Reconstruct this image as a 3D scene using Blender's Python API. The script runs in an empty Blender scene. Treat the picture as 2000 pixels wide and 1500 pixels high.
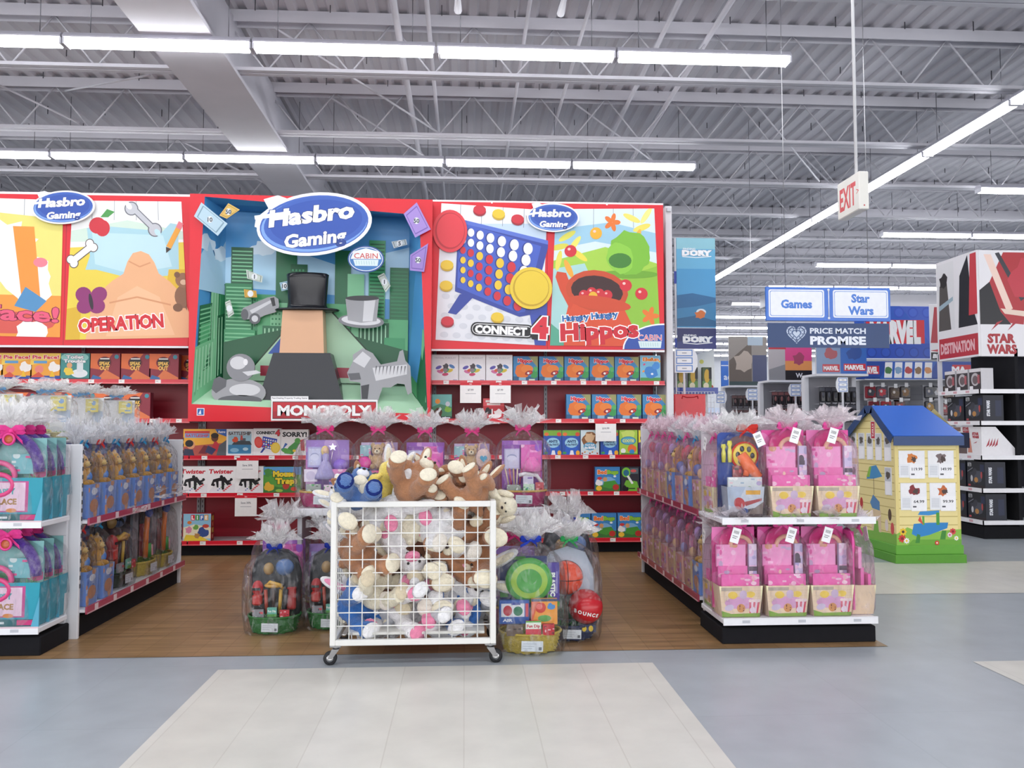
import bpy, bmesh, math, random
from mathutils import Vector, Matrix, Euler

# ------------------------------------------------------------------ camera, world, exposure
SC = bpy.context.scene
COL = SC.collection
FPX = 1600.0
YAW = math.atan(92 / FPX)
PITCH = math.atan(82 / FPX)
EYE = 1.27
cam_data = bpy.data.cameras.new('camera')
cam_data.sensor_width = 36.0
cam_data.lens = FPX / 2000.0 * 36.0
cam_data.clip_end = 300
cam = bpy.data.objects.new('camera', cam_data)
cam.location = (0, 0, EYE)
cam.rotation_euler = (math.pi / 2 + PITCH, 0, -YAW)
COL.objects.link(cam)
SC.camera = cam

world = bpy.data.worlds.new('store_ambience')
SC.world = world
world.use_nodes = True
_bg = world.node_tree.nodes['Background']
_bg.inputs[0].default_value = (0.98, 0.98, 1.0, 1)
_bg.inputs[1].default_value = 1.05
TUBE = 8.5                    # strength of the fluorescent lenses
SC.view_settings.view_transform = 'Standard'
SC.view_settings.look = 'None'
SC.view_settings.exposure = 1.4
SC.view_settings.gamma = 1.0
SC.view_settings.use_curve_mapping = False
SC.cycles.transparent_max_bounces = 20
SC.cycles.max_bounces = 7
SC.cycles.caustics_reflective = False
SC.cycles.caustics_refractive = False
SC.cycles.sample_clamp_indirect = 4.0

# the photograph's geometry: where a point seen at (px, py) stands on the plane y = Y
_F = Vector((math.sin(YAW) * math.cos(PITCH), math.cos(YAW) * math.cos(PITCH), math.sin(PITCH)))
_R = Vector((math.cos(YAW), -math.sin(YAW), 0))
_U = _R.cross(_F)
def at(px, py, Y):
    d = _F * FPX + _R * (px - 1000) - _U * (py - 750)
    return Vector((d.x / d.y * Y, Y, EYE + d.z / d.y * Y))
def atx(px, Y): return at(px, 832, Y).x
def atz(py, Y, px=900): return at(px, py, Y).z

# ------------------------------------------------------------------ colour and materials
def lin(h):
    if not isinstance(h, str): return tuple(h) if len(h) == 4 else tuple(h) + (1.0,)
    h = h.lstrip('#')
    if len(h) == 3: h = ''.join(c * 2 for c in h)
    o = []
    for i in (0, 2, 4):
        c = int(h[i:i + 2], 16) / 255
        o.append(c / 12.92 if c <= 0.04045 else ((c + 0.055) / 1.055) ** 2.4)
    return (o[0], o[1], o[2], 1.0)

MAT = {}
KIDS = {}
def _new(name):
    m = bpy.data.materials.new(name); m.use_nodes = True
    nt = m.node_tree; nt.nodes.clear()
    out = nt.nodes.new('ShaderNodeOutputMaterial')
    MAT[name] = m
    return m, nt, out
def _n(nt, kind, **kw):
    n = nt.nodes.new(kind)
    for k, v in kw.items():
        if k in n.inputs: n.inputs[k].default_value = v
        else: setattr(n, k, v)
    return n
def surf(name, rough=0.5, metal=0.0, spec=0.5, noise=8.0, amount=0.05, bump=0.0, bump_scale=60.0, sheen=0.0, coat=0.0, col=None):
    """a procedural surface: its colour from the mesh's 'Col' attribute (or col), mottled a little by noise"""
    m, nt, out = _new(name)
    b = _n(nt, 'ShaderNodeBsdfPrincipled')
    b.inputs['Roughness'].default_value = rough
    b.inputs['Metallic'].default_value = metal
    b.inputs['Specular IOR Level'].default_value = spec
    if sheen: b.inputs['Sheen Weight'].default_value = sheen
    if coat: b.inputs['Coat Weight'].default_value = coat
    tc = _n(nt, 'ShaderNodeTexCoord')
    no = _n(nt, 'ShaderNodeTexNoise'); no.inputs['Scale'].default_value = noise; no.inputs['Detail'].default_value = 3
    nt.links.new(tc.outputs['Object'], no.inputs['Vector'])
    mr = _n(nt, 'ShaderNodeMapRange')
    mr.inputs['From Min'].default_value = 0.3; mr.inputs['From Max'].default_value = 0.7
    mr.inputs['To Min'].default_value = 1 - amount; mr.inputs['To Max'].default_value = 1 + amount * 0.4
    nt.links.new(no.outputs['Fac'], mr.inputs['Value'])
    mx = _n(nt, 'ShaderNodeVectorMath', operation='SCALE')
    if col is None:
        a = _n(nt, 'ShaderNodeAttribute', attribute_name='Col')
        nt.links.new(a.outputs['Color'], mx.inputs[0])
    else:
        mx.inputs[0].default_value = lin(col)[:3]
    nt.links.new(mr.outputs['Result'], mx.inputs['Scale'])
    nt.links.new(mx.outputs['Vector'], b.inputs['Base Color'])
    if bump:
        n2 = _n(nt, 'ShaderNodeTexNoise'); n2.inputs['Scale'].default_value = bump_scale; n2.inputs['Detail'].default_value = 5
        nt.links.new(tc.outputs['Object'], n2.inputs['Vector'])
        bp = _n(nt, 'ShaderNodeBump'); bp.inputs['Strength'].default_value = bump; bp.inputs['Distance'].default_value = 0.01
        nt.links.new(n2.outputs['Fac'], bp.inputs['Height'])
        nt.links.new(bp.outputs['Normal'], b.inputs['Normal'])
    nt.links.new(b.outputs['BSDF'], out.inputs['Surface'])
    return m
surf('print', 0.38, spec=0.4, noise=30, amount=0.03)
surf('poster', 0.3, spec=0.4, noise=3, amount=0.03)
surf('paint', 0.4, spec=0.45, noise=4, amount=0.05)
surf('plastic', 0.22, spec=0.5, noise=20, amount=0.04)
surf('matte', 0.85, spec=0.2, noise=15, amount=0.08)
surf('cloth', 0.8, spec=0.2, noise=60, amount=0.12, bump=0.2, bump_scale=200)
surf('plush', 1.0, spec=0.05, noise=45, amount=0.16, bump=0.9, bump_scale=130, sheen=0.35)
surf('corduroy', 0.95, spec=0.1, noise=90, amount=0.12, bump=0.5, bump_scale=260, sheen=0.2)
surf('wicker', 0.6, spec=0.3, noise=70, amount=0.25, bump=0.3, bump_scale=150)
surf('chrome', 0.28, metal=1.0, noise=12, amount=0.1)
surf('rubber', 0.6, spec=0.3, noise=30, amount=0.1)
surf('steel_roof', 0.55, spec=0.3, noise=0.7, amount=0.10)

def cellophane(name, haze, gloss, ruff=False, tint=(1, 1, 1, 1)):
    m, nt, out = _new(name)
    tc = _n(nt, 'ShaderNodeTexCoord')
    mp = _n(nt, 'ShaderNodeMapping'); mp.inputs['Scale'].default_value = (1, 1, 0.45)
    nt.links.new(tc.outputs['Object'], mp.inputs['Vector'])
    vo = _n(nt, 'ShaderNodeTexVoronoi', feature='DISTANCE_TO_EDGE'); vo.inputs['Scale'].default_value = 17
    nz = _n(nt, 'ShaderNodeTexNoise'); nz.inputs['Scale'].default_value = 22; nz.inputs['Detail'].default_value = 4; nz.inputs['Distortion'].default_value = 1.2
    nt.links.new(mp.outputs['Vector'], vo.inputs['Vector']); nt.links.new(mp.outputs['Vector'], nz.inputs['Vector'])
    ad = _n(nt, 'ShaderNodeMath', operation='ADD')
    nt.links.new(vo.outputs['Distance'], ad.inputs[0]); nt.links.new(nz.outputs['Fac'], ad.inputs[1])
    bp = _n(nt, 'ShaderNodeBump'); bp.inputs['Strength'].default_value = 0.9; bp.inputs['Distance'].default_value = 0.03
    nt.links.new(ad.outputs[0], bp.inputs['Height'])
    a = _n(nt, 'ShaderNodeAttribute', attribute_name='Col')
    tr = _n(nt, 'ShaderNodeBsdfTransparent'); tr.inputs['Color'].default_value = tint
    gl = _n(nt, 'ShaderNodeBsdfGlossy'); gl.inputs['Roughness'].default_value = 0.08
    nt.links.new(bp.outputs['Normal'], gl.inputs['Normal'])
    df = _n(nt, 'ShaderNodeBsdfDiffuse'); nt.links.new(a.outputs['Color'], df.inputs['Color'])
    tl = _n(nt, 'ShaderNodeBsdfTranslucent'); nt.links.new(a.outputs['Color'], tl.inputs['Color'])
    dt = _n(nt, 'ShaderNodeMixShader'); dt.inputs[0].default_value = 0.4
    nt.links.new(df.outputs[0], dt.inputs[1]); nt.links.new(tl.outputs[0], dt.inputs[2])
    lw = _n(nt, 'ShaderNodeLayerWeight'); lw.inputs['Blend'].default_value = 0.18
    nt.links.new(bp.outputs['Normal'], lw.inputs['Normal'])
    g = _n(nt, 'ShaderNodeMath', operation='MULTIPLY_ADD'); g.inputs[1].default_value = gloss; g.inputs[2].default_value = 0.03; g.use_clamp = True
    nt.links.new(lw.outputs['Fresnel'], g.inputs[0])
    m1 = _n(nt, 'ShaderNodeMixShader'); nt.links.new(g.outputs[0], m1.inputs[0])
    # creases show as milky streaks
    mr = _n(nt, 'ShaderNodeMapRange'); mr.inputs['From Min'].default_value = 0.52; mr.inputs['From Max'].default_value = 0.7
    mr.inputs['To Min'].default_value = haze; mr.inputs['To Max'].default_value = haze + (0.45 if ruff else 0.22)
    nt.links.new(nz.outputs['Fac'], mr.inputs['Value'])
    m0 = _n(nt, 'ShaderNodeMixShader'); nt.links.new(mr.outputs['Result'], m0.inputs[0])
    nt.links.new(tr.outputs[0], m0.inputs[1]); nt.links.new(dt.outputs[0], m0.inputs[2])
    nt.links.new(m0.outputs[0], m1.inputs[1]); nt.links.new(gl.outputs[0], m1.inputs[2])
    nt.links.new(m1.outputs[0], out.inputs['Surface'])
cellophane('cello', 0.012, 0.5)
cellophane('cello_pink', 0.05, 0.5, tint=(1.0, 0.90, 0.96, 1))
cellophane('cello_ruff', 0.36, 0.45, True)

def lens_mat():
    m, nt, out = _new('lens')
    e = _n(nt, 'ShaderNodeEmission'); e.inputs['Color'].default_value = (0.95, 0.96, 1.0, 1); e.inputs['Strength'].default_value = TUBE
    nt.links.new(e.outputs[0], out.inputs['Surface'])
lens_mat()

def floor_mat(name, c1, c2, mortar, bw, bh, rough, wood=False, rot=0.0, ms=0.004):
    m, nt, out = _new(name)
    b = _n(nt, 'ShaderNodeBsdfPrincipled'); b.inputs['Specular IOR Level'].default_value = 0.4
    tc = _n(nt, 'ShaderNodeTexCoord')
    mp = _n(nt, 'ShaderNodeMapping'); mp.inputs['Rotation'].default_value = (0, 0, rot)
    nt.links.new(tc.outputs['Object'], mp.inputs['Vector'])
    br = _n(nt, 'ShaderNodeTexBrick'); br.inputs['Scale'].default_value = 1.0
    br.inputs['Color1'].default_value = lin(c1); br.inputs['Color2'].default_value = lin(c2); br.inputs['Mortar'].default_value = lin(mortar)
    br.inputs['Brick Width'].default_value = bw; br.inputs['Row Height'].default_value = bh; br.inputs['Mortar Size'].default_value = ms
    br.inputs['Mortar Smooth'].default_value = 0.2
    br.offset = 0.5 if wood else 0.0
    nt.links.new(mp.outputs['Vector'], br.inputs['Vector'])
    no = _n(nt, 'ShaderNodeTexNoise'); no.inputs['Scale'].default_value = 3.0 if wood else 5.0; no.inputs['Detail'].default_value = 6
    m2 = _n(nt, 'ShaderNodeMapping'); m2.inputs['Rotation'].default_value = (0, 0, rot); m2.inputs['Scale'].default_value = (0.6, 7, 1) if wood else (1, 1, 1)
    nt.links.new(tc.outputs['Object'], m2.inputs['Vector']); nt.links.new(m2.outputs['Vector'], no.inputs['Vector'])
    mr = _n(nt, 'ShaderNodeMapRange'); mr.inputs['From Min'].default_value = 0.3; mr.inputs['From Max'].default_value = 0.7
    k = 0.32 if wood else 0.06
    mr.inputs['To Min'].default_value = 1 - k; mr.inputs['To Max'].default_value = 1 + k
    nt.links.new(no.outputs['Fac'], mr.inputs['Value'])
    mx = _n(nt, 'ShaderNodeVectorMath', operation='SCALE')
    nt.links.new(br.outputs['Color'], mx.inputs[0]); nt.links.new(mr.outputs['Result'], mx.inputs['Scale'])
    nt.links.new(mx.outputs['Vector'], b.inputs['Base Color'])
    b.inputs['Roughness'].default_value = rough
    nt.links.new(b.outputs[0], out.inputs['Surface'])
floor_mat('floor_grey', '#a6adb2', '#a3aaaf', '#a0a7ac', 0.9, 0.9, 0.3)
floor_mat('floor_beige', '#d3d1c9', '#d0cec5', '#c6c3ba', 0.31, 6.0, 0.32, ms=0.003)
floor_mat('floor_wood', '#9c7c58', '#8c6d49', '#80623f', 2.6, 0.15, 0.34, wood=True, rot=math.pi / 2, ms=0.0025)

# ------------------------------------------------------------------ mesh building
def V(*a): return Vector(a)
class MB:
    """collects coloured shapes; build() links them as ONE mesh object"""
    def __init__(s, mat='print'):
        s.v = []; s.f = []; s.c = []; s.m = []; s.sm = []; s.mat = mat; s.smooth = False
    def add(s, verts, faces, col, mat=None, smooth=None):
        o = len(s.v); c = lin(col); mt = mat or s.mat; sm = s.smooth if smooth is None else smooth
        s.v.extend(tuple(p) for p in verts)
        for f in faces:
            s.f.append([o + i for i in f]); s.c.append(c); s.m.append(mt); s.sm.append(sm)
    def box(s, x0, x1, y0, y1, z0, z1, col, mat=None, T=None):
        vs = [V(x, y, z) for z in (z0, z1) for y in (y0, y1) for x in (x0, x1)]
        if T is not None: vs = [T @ p for p in vs]
        s.add(vs, [(0, 2, 3, 1), (4, 5, 7, 6), (0, 1, 5, 4), (2, 6, 7, 3), (0, 4, 6, 2), (1, 3, 7, 5)], col, mat, False)
    def bbox(s, x0, x1, y0, y1, z0, z1, col, b=0.004, mat=None, T=None):
        """box with chamfered edges"""
        vs = []; idx = {}
        X, Y, Z = (x0, x1), (y0, y1), (z0, z1)
        for i in (0, 1):
            for j in (0, 1):
                for k in (0, 1):
                    sx, sy, sz = 1 - 2 * i, 1 - 2 * j, 1 - 2 * k
                    for a in range(3):
                        p = [X[i] + sx * b, Y[j] + sy * b, Z[k] + sz * b]
                        p[a] = (X[i], Y[j], Z[k])[a]
                        idx[(i, j, k, a)] = len(vs); vs.append(V(*p))
        if T is not None: vs = [T @ p for p in vs]
        F = []
        for a in range(3):
            o1, o2 = (a + 1) % 3, (a + 2) % 3
            for sd in (0, 1):
                q = []
                for (u, w) in ((0, 0), (1, 0), (1, 1), (0, 1)):
                    k = [0, 0, 0]; k[a] = sd; k[o1] = u; k[o2] = w
                    q.append(idx[(k[0], k[1], k[2], a)])
                F.append(q if sd else q[::-1])
        for a in range(3):
            o1, o2 = (a + 1) % 3, (a + 2) % 3
            for u in (0, 1):
                for w in (0, 1):
                    k0 = [0, 0, 0]; k0[o1] = u; k0[o2] = w; k1 = list(k0); k1[a] = 1
                    F.append([idx[(*k0, o1)], idx[(*k1, o1)], idx[(*k1, o2)], idx[(*k0, o2)]])
        for i in (0, 1):
            for j in (0, 1):
                for k in (0, 1): F.append([idx[(i, j, k, 0)], idx[(i, j, k, 1)], idx[(i, j, k, 2)]])
        s.add(vs, F, col, mat, False)
    def tube(s, pts, r, col, n=8, mat=None, close=False, cap=True):
        pts = [Vector(p) for p in pts]; N = len(pts); vs = []; F = []
        up0 = None
        for i, p in enumerate(pts):
            if close: d = pts[(i + 1) % N] - pts[i - 1]
            else: d = pts[min(i + 1, N - 1)] - pts[max(i - 1, 0)]
            d = d.normalized() if d.length > 1e-9 else V(0, 0, 1)
            if up0 is None: up0 = V(0, 0, 1) if abs(d.z) < 0.9 else V(1, 0, 0)
            a = d.cross(up0)
            if a.length < 1e-4: a = d.cross(V(0, 1, 0.3))
            a.normalize(); b = a.cross(d); up0 = b
            rr = r[i] if isinstance(r, (list, tuple)) else r
            for k in range(n):
                t = 2 * math.pi * k / n
                vs.append(p + a * (rr * math.cos(t)) + b * (rr * math.sin(t)))
        for i in range(N if close else N - 1):
            for k in range(n):
                j = (i + 1) % N
                F.append((i * n + k, i * n + (k + 1) % n, j * n + (k + 1) % n, j * n + k))
        if cap and not close:
            F.append(tuple(range(n))[::-1]); F.append(tuple((N - 1) * n + k for k in range(n)))
        s.add(vs, F, col, mat, n > 4)
    def lathe(s, prof, col, n=20, c=(0, 0, 0), ex=1.0, ey=1.0, mat=None, T=None, cap=True, smooth=True):
        vs = []; F = []
        for (r, z) in prof:
            for k in range(n):
                t = 2 * math.pi * k / n
                vs.append(V(c[0] + ex * r * math.cos(t), c[1] + ey * r * math.sin(t), c[2] + z))
        for i in range(len(prof) - 1):
            for k in range(n):
                F.append((i * n + k, i * n + (k + 1) % n, (i + 1) * n + (k + 1) % n, (i + 1) * n + k))
        if cap:
            F.append(tuple(range(n))[::-1]); F.append(tuple((len(prof) - 1) * n + k for k in range(n)))
        if T is not None: vs = [T @ p for p in vs]
        s.add(vs, F, col, mat, smooth)
    def ell(s, c, r, col, rot=None, n=14, m=9, mat=None):
        vs = []; F = []
        Rm = Euler(rot).to_matrix() if rot else None
        for i in range(1, m):
            ph = math.pi * i / m
            for k in range(n):
                t = 2 * math.pi * k / n
                vs.append(V(r[0] * math.sin(ph) * math.cos(t), r[1] * math.sin(ph) * math.sin(t), r[2] * math.cos(ph)))
        vs.append(V(0, 0, r[2])); vs.append(V(0, 0, -r[2]))
        for i in range(m - 2):
            for k in range(n):
                F.append((i * n + k, (i + 1) * n + k, (i + 1) * n + (k + 1) % n, i * n + (k + 1) % n))
        T, B = (m - 1) * n, (m - 1) * n + 1
        for k in range(n):
            F.append((T, k, (k + 1) % n)); F.append((B, (m - 2) * n + (k + 1) % n, (m - 2) * n + k))
        if Rm: vs = [Rm @ p for p in vs]
        s.add([p + Vector(c) for p in vs], F, col, mat, True)
    def prism(s, pts, y0, y1, col, side=None, mat=None):
        """outline in x-z, extruded from y0 (front) to y1"""
        n = len(pts)
        ar = sum(pts[i][0] * pts[(i + 1) % n][1] - pts[(i + 1) % n][0] * pts[i][1] for i in range(n))
        if ar < 0: pts = pts[::-1]
        vs = [V(x, y0, z) for x, z in pts] + [V(x, y1, z) for x, z in pts]
        s.add(vs, [tuple(range(n))], col, mat, False)
        s.add(vs, [tuple(range(2 * n - 1, n - 1, -1))] + [(i, n + i, n + (i + 1) % n, (i + 1) % n) for i in range(n)], side or col, mat, False)
    def build(s, name, parent=None, link=True):
        me = bpy.data.meshes.new(name)
        me.from_pydata(s.v, [], s.f)
        mats = []
        for m in s.m:
            if m not in mats: mats.append(m)
        for m in mats: me.materials.append(MAT[m])
        ix = {m: i for i, m in enumerate(mats)}
        me.polygons.foreach_set('material_index', [ix[m] for m in s.m])
        me.polygons.foreach_set('use_smooth', s.sm)
        at_ = me.attributes.new('Col', 'FLOAT_COLOR', 'CORNER')
        buf = []
        for f, c in zip(s.f, s.c): buf.extend(c * len(f))
        at_.data.foreach_set('color', buf)
        me.update()
        o = bpy.data.objects.new(name, me)
        COL.objects.link(o)
        if parent is not None:
            o.parent = parent; KIDS.setdefault(parent.name, []).append(o)
        return o

# ------------------------------------------------------------------ lettering and printed art
_TXT = {}
def text_mesh(sx, off=0.0, shear=0.0, sp=1.0):
    k = (sx, off, shear, sp)
    if k in _TXT: return _TXT[k]
    cu = bpy.data.curves.new('lettering', 'FONT')
    cu.body = sx; cu.size = 1.0; cu.offset = off; cu.shear = shear; cu.resolution_u = 2; cu.space_character = sp
    cu.fill_mode = 'FRONT'
    ob = bpy.data.objects.new('lettering', cu)
    me = bpy.data.meshes.new_from_object(ob)
    vs = [(v.co.x, v.co.y) for v in me.vertices]; fs = [tuple(p.vertices) for p in me.polygons]
    bpy.data.objects.remove(ob); bpy.data.curves.remove(cu); bpy.data.meshes.remove(me)
    if not vs: vs = [(0, 0)]
    x0 = min(v[0] for v in vs); x1 = max(v[0] for v in vs); y0 = min(v[1] for v in vs); y1 = max(v[1] for v in vs)
    _TXT[k] = (vs, fs, x0, x1, y0, y1)
    return _TXT[k]

class Cv:
    """print layers on a face: X runs 0..a and Y 0..1 over the face, a = width / height"""
    STEP = 0.00005
    def __init__(s, mb, o, u, v, w, h, quad=None, mat=None):
        s.mb = mb; s.o = Vector(o); s.u = Vector(u); s.vv = Vector(v); s.w = w; s.h = h; s.a = w / h; s.L = 1; s.mat = mat
        s.quad = [Vector(q) for q in quad] if quad else None     # BL BR TR TL
        if quad: s.nn = (s.quad[1] - s.quad[0]).cross(s.quad[3] - s.quad[0]).normalized()
        else: s.nn = s.u.cross(s.vv).normalized()
    def P(s, x, y, L=None):
        off = s.nn * (s.STEP * (s.L if L is None else L))
        if s.quad:
            t = x / s.a; q = s.quad
            return q[0] * (1 - t) * (1 - y) + q[1] * t * (1 - y) + q[2] * t * y + q[3] * (1 - t) * y + off
        return s.o + s.u * (x * s.h) + s.vv * (y * s.h) + off
    def poly(s, pts, col, clip=False):
        if clip: pts = [(min(max(x, 0), s.a), min(max(y, 0), 1)) for x, y in pts]
        ar = sum(pts[i][0] * pts[(i + 1) % len(pts)][1] - pts[(i + 1) % len(pts)][0] * pts[i][1] for i in range(len(pts)))
        if ar < 0: pts = pts[::-1]
        s.mb.add([s.P(x, y) for x, y in pts], [tuple(range(len(pts)))], col, s.mat, False); s.L += 1
    def rect(s, x0, y0, x1, y1, col): s.poly([(x0, y0), (x1, y0), (x1, y1), (x0, y1)], col)
    def full(s, col): s.rect(0, 0, s.a, 1, col)
    def rrect(s, x0, y0, x1, y1, r, col):
        p = []
        for cx, cy, a0 in ((x1 - r, y0 + r, -90), (x1 - r, y1 - r, 0), (x0 + r, y1 - r, 90), (x0 + r, y0 + r, 180)):
            for k in range(5):
                t = math.radians(a0 + k * 22.5); p.append((cx + r * math.cos(t), cy + r * math.sin(t)))
        s.poly(p, col)
    def ell(s, cx, cy, rx, ry, col, rot=0.0, n=18, clip=True):
        c, d = math.cos(rot), math.sin(rot); p = []
        for k in range(n):
            t = 2 * math.pi * k / n; x, y = rx * math.cos(t), ry * math.sin(t)
            p.append((cx + x * c - y * d, cy + x * d + y * c))
        s.poly(p, col, clip)
    def blob(s, cx, cy, r, col, n=16, j=0.25, seed=0, sy=1.0, clip=True):
        rg = random.Random(seed); p = []
        for k in range(n):
            t = 2 * math.pi * k / n; q = r * (1 + j * (rg.random() * 2 - 1)); p.append((cx + q * math.cos(t), cy + sy * q * math.sin(t)))
        s.poly(p, col, clip)
    def line(s, pts, w, col):
        for (x0, y0), (x1, y1) in zip(pts, pts[1:]):
            dx, dy = x1 - x0, y1 - y0; l = math.hypot(dx, dy) or 1; nx, ny = -dy / l * w / 2, dx / l * w / 2
            s.poly([(x0 + nx, y0 + ny), (x0 - nx, y0 - ny), (x1 - nx, y1 - ny), (x1 + nx, y1 + ny)], col)
    def text(s, sx, cx, cy, h, col, w=None, bold=0.02, shear=0.0, rot=0.0, out=None, ow=0.045, arc=0.0, sp=1.0):
        """h = cap height; w = wanted width of the line; out = outline colour"""
        ref = text_mesh(sx, bold, shear, sp); x0, x1, y0, y1 = ref[2:]
        ky = h / 0.72; kx = (w / (x1 - x0)) if w else ky
        mx, my = (x0 + x1) / 2, 0.36
        c, d = math.cos(rot), math.sin(rot)
        for cc, off in (([(out, bold + ow)] if out else []) + [(col, bold)]):
            vs, fs = text_mesh(sx, off, shear, sp)[:2]
            pts = []
            for x, y in vs:
                X, Yy = (x - mx) * kx, (y - my) * ky
                if arc: Yy -= arc * (2 * X / ((x1 - x0) * kx)) ** 2
                pts.append(s.P(cx + X * c - Yy * d, cy + X * d + Yy * c))
            s.mb.add(pts, fs, cc, s.mat, False); s.L += 2

def front(mb, x0, x1, z0, z1, y, mat=None):      # face towards -y
    return Cv(mb, (x0, y, z0), (1, 0, 0), (0, 0, 1), x1 - x0, z1 - z0, mat=mat)

# ------------------------------------------------------------------ things, parts, copies
def tag(o, label, cat, group=None):
    o['label'] = label; o['category'] = cat
    if group: o['group'] = group
    return o
def thing(name, label, cat, loc=(0, 0, 0), rz=0.0, group=None):
    o = bpy.data.objects.new(name, None); o.empty_display_size = 0.1
    COL.objects.link(o); o.location = loc; o.rotation_euler = (0, 0, rz)
    return tag(o, label, cat, group)
def copy_tree(o, parent=None):
    c = o.copy(); COL.objects.link(c)
    if parent is not None:
        c.parent = parent; KIDS.setdefault(parent.name, []).append(c)
    for ch in list(KIDS.get(o.name, ())): copy_tree(ch, c)
    return c
USED = set()
def place(proto, label, loc, rz=0.0, group=None, scale=None, rot=None):
    """the first call moves the prototype itself, later calls copy it and its parts"""
    o = proto if proto.name not in USED else copy_tree(proto)
    USED.add(proto.name); USED.add(o.name)
    o.location = loc; o.rotation_euler = rot if rot else (0, 0, rz)
    if scale is None: scale = 1.0
    if True: o.scale = (scale,) * 3 if not isinstance(scale, tuple) else scale
    o['label'] = label
    if group: o['group'] = group
    return o
def keep(o): USED.add(o.name); return o
def struct(o): o['kind'] = 'structure'; return o
ORD = ['first', 'second', 'third', 'fourth', 'fifth', 'sixth', 'seventh', 'eighth', 'ninth', 'tenth', 'eleventh', 'twelfth', 'thirteenth', 'fourteenth']
def nth(i, n, what=''):
    if n == 1: return ''
    if i == 0: return 'leftmost'
    if i == n - 1: return 'rightmost'
    return ORD[i] + ' from left'
# ------------------------------------------------------------------ the building: floor, ceiling, far wall
def floor_piece(name, pts, z, mat):
    m = MB(mat); m.add([V(x, y, z) for x, y in pts], [tuple(range(len(pts)))], '#fff')
    return struct(m.build(name))
m = MB('floor_grey'); m.box(-40, 62, -14, 64, -0.2, 0, '#fff'); struct(m.build('floor'))
floor_piece('floor', [(-9, 4.70), (2.44, 4.66), (2.44, 14), (-9, 14)], 0.002, 'floor_wood')
floor_piece('floor', [(-1.28, 0.4), (1.01, 0.4), (1.01, 4.42), (-1.28, 4.42)], 0.0015, 'floor_beige')
floor_piece('floor', [(2.74, 0.4), (5.2, 0.4), (5.2, 4.34), (2.74, 4.34)], 0.0015, 'floor_beige')
floor_piece('floor', [(2.47, 6.1), (6.2, 6.05), (6.2, 7.49), (2.47, 7.49)], 0.0015, 'floor_beige')
floor_piece('floor', [(-5.4, 0.4), (-2.74, 0.4), (-2.74, 3.0), (-5.4, 3.0)], 0.0015, 'floor_beige')
DECK = 7.47
def deck():
    m = MB('steel_roof'); p = 0.30; x = -40.0; pts = []
    while x < 62:
        pts += [(x, DECK + 0.05), (x + 0.11, DECK + 0.05), (x + 0.15, DECK), (x + 0.26, DECK)]
        x += p
    vs = []; F = []
    for X, Z in pts: vs += [V(X, -14, Z), V(X, 64, Z)]
    for i in range(len(pts) - 1): F.append((2 * i, 2 * i + 1, 2 * i + 3, 2 * i + 2))
    m.add(vs, F, '#d4d2d8')
    m.box(-40, 62, -14, 64, DECK + 0.08, DECK + 0.3, '#d0ced6')
    for k in range(-1, 12):                                         # roof screws poking through the deck
        for i in range(110):
            x = -14 + i * 0.6 + 0.11 * ((i * 7 + k * 3) % 5); y = 12.2 + 2.6 * k - 0.28 - 0.9 * ((i + k) % 2)
            m.box(x - 0.006, x + 0.006, y - 0.006, y + 0.006, DECK - 0.11, DECK + 0.08, '#4a4950')
    struct(m.build('ceiling'))
deck()
def joist_mesh():
    m = MB('steel_roof'); c = '#d2d1d8'
    zt, zb = DECK - 0.02, 6.54
    for dy in (-0.06, 0.06):
        m.box(-16, 46, dy - 0.035, dy + 0.035, zt - 0.05, zt + 0.018, c)
        m.box(-16, 46, dy - 0.05, dy - 0.035, zt - 0.17, zt - 0.05, c) if dy < 0 else m.box(-16, 46, dy + 0.035, dy + 0.05, zt - 0.17, zt - 0.05, c)
        m.box(-16, 46, dy - 0.045, dy + 0.045, zb, zb + 0.05, c)
    x = -16.0; k = 0
    while x < 46:
        a, b = (zt - 0.1, zb + 0.03) if k % 2 == 0 else (zb + 0.03, zt - 0.1)
        m.tube([(x, 0, a), (x + 0.62, 0, b)], 0.015, c, 5)
        x += 0.62; k += 1
    return m
j0 = None
for k in range(-2, 20):
    if j0 is None: j0 = joist_mesh().build('trim_1'); o = j0
    else: o = j0.copy(); COL.objects.link(o); o.name = 'trim_1'
    o.location = (0, 12.2 + 2.6 * k, 0); struct(o)
m = MB('steel_roof')                                                # girder running away from us
m.box(-4.18, -3.45, -6, 46, 6.5, 7.36, '#d2d1d9'); m.box(-4.28, -3.36, -6, 46, 6.44, 6.5, '#dcdbe2')
struct(m.build('trim_2'))
def pipe(pts, r, c='#e2e1e8'):
    m = MB('steel_roof'); m.tube(pts, r, c, 8); struct(m.build('trim_3'))
for x, z, r in ((-1.0, 7.1, 0.05), (-0.55, 7.2, 0.035), (0.9, 7.25, 0.03), (1.75, 7.2, 0.03), (3.0, 7.25, 0.04), (3.7, 7.2, 0.045)):
    pipe([(x, 4, z), (x, 34, z)], r)
pipe([(-0.1, 10.1, 6.5), (-0.1, 9.5, 6.5), (1.2, 9.5, 6.5), (1.2, 10.1, 6.5)], 0.05)
for (x, y, dx, dy) in ((-9, 12.3, 2.2, 2.3), (-7.2, 14.9, 2.4, -2.4), (-2.9, 12.3, 2.4, 2.4), (-2.5, 14.9, 2.3, 2.4), (2.0, 14.9, 2.6, 2.4), (5.5, 14.9, 2.2, 2.3), (7.5, 17.6, 2.4, 2.2), (6, 22.7, 3, 2.3), (-6, 17.5, 2.2, 2.3)):
    pipe([(x, y, 7.3), (x + dx, y + dy, 6.6)], 0.018)
m = MB('steel_roof'); m.box(12, 19.5, 31.8, 32.6, 6.05, 6.55, '#c9c8ce'); struct(m.build('trim_4'))   # far duct
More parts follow.
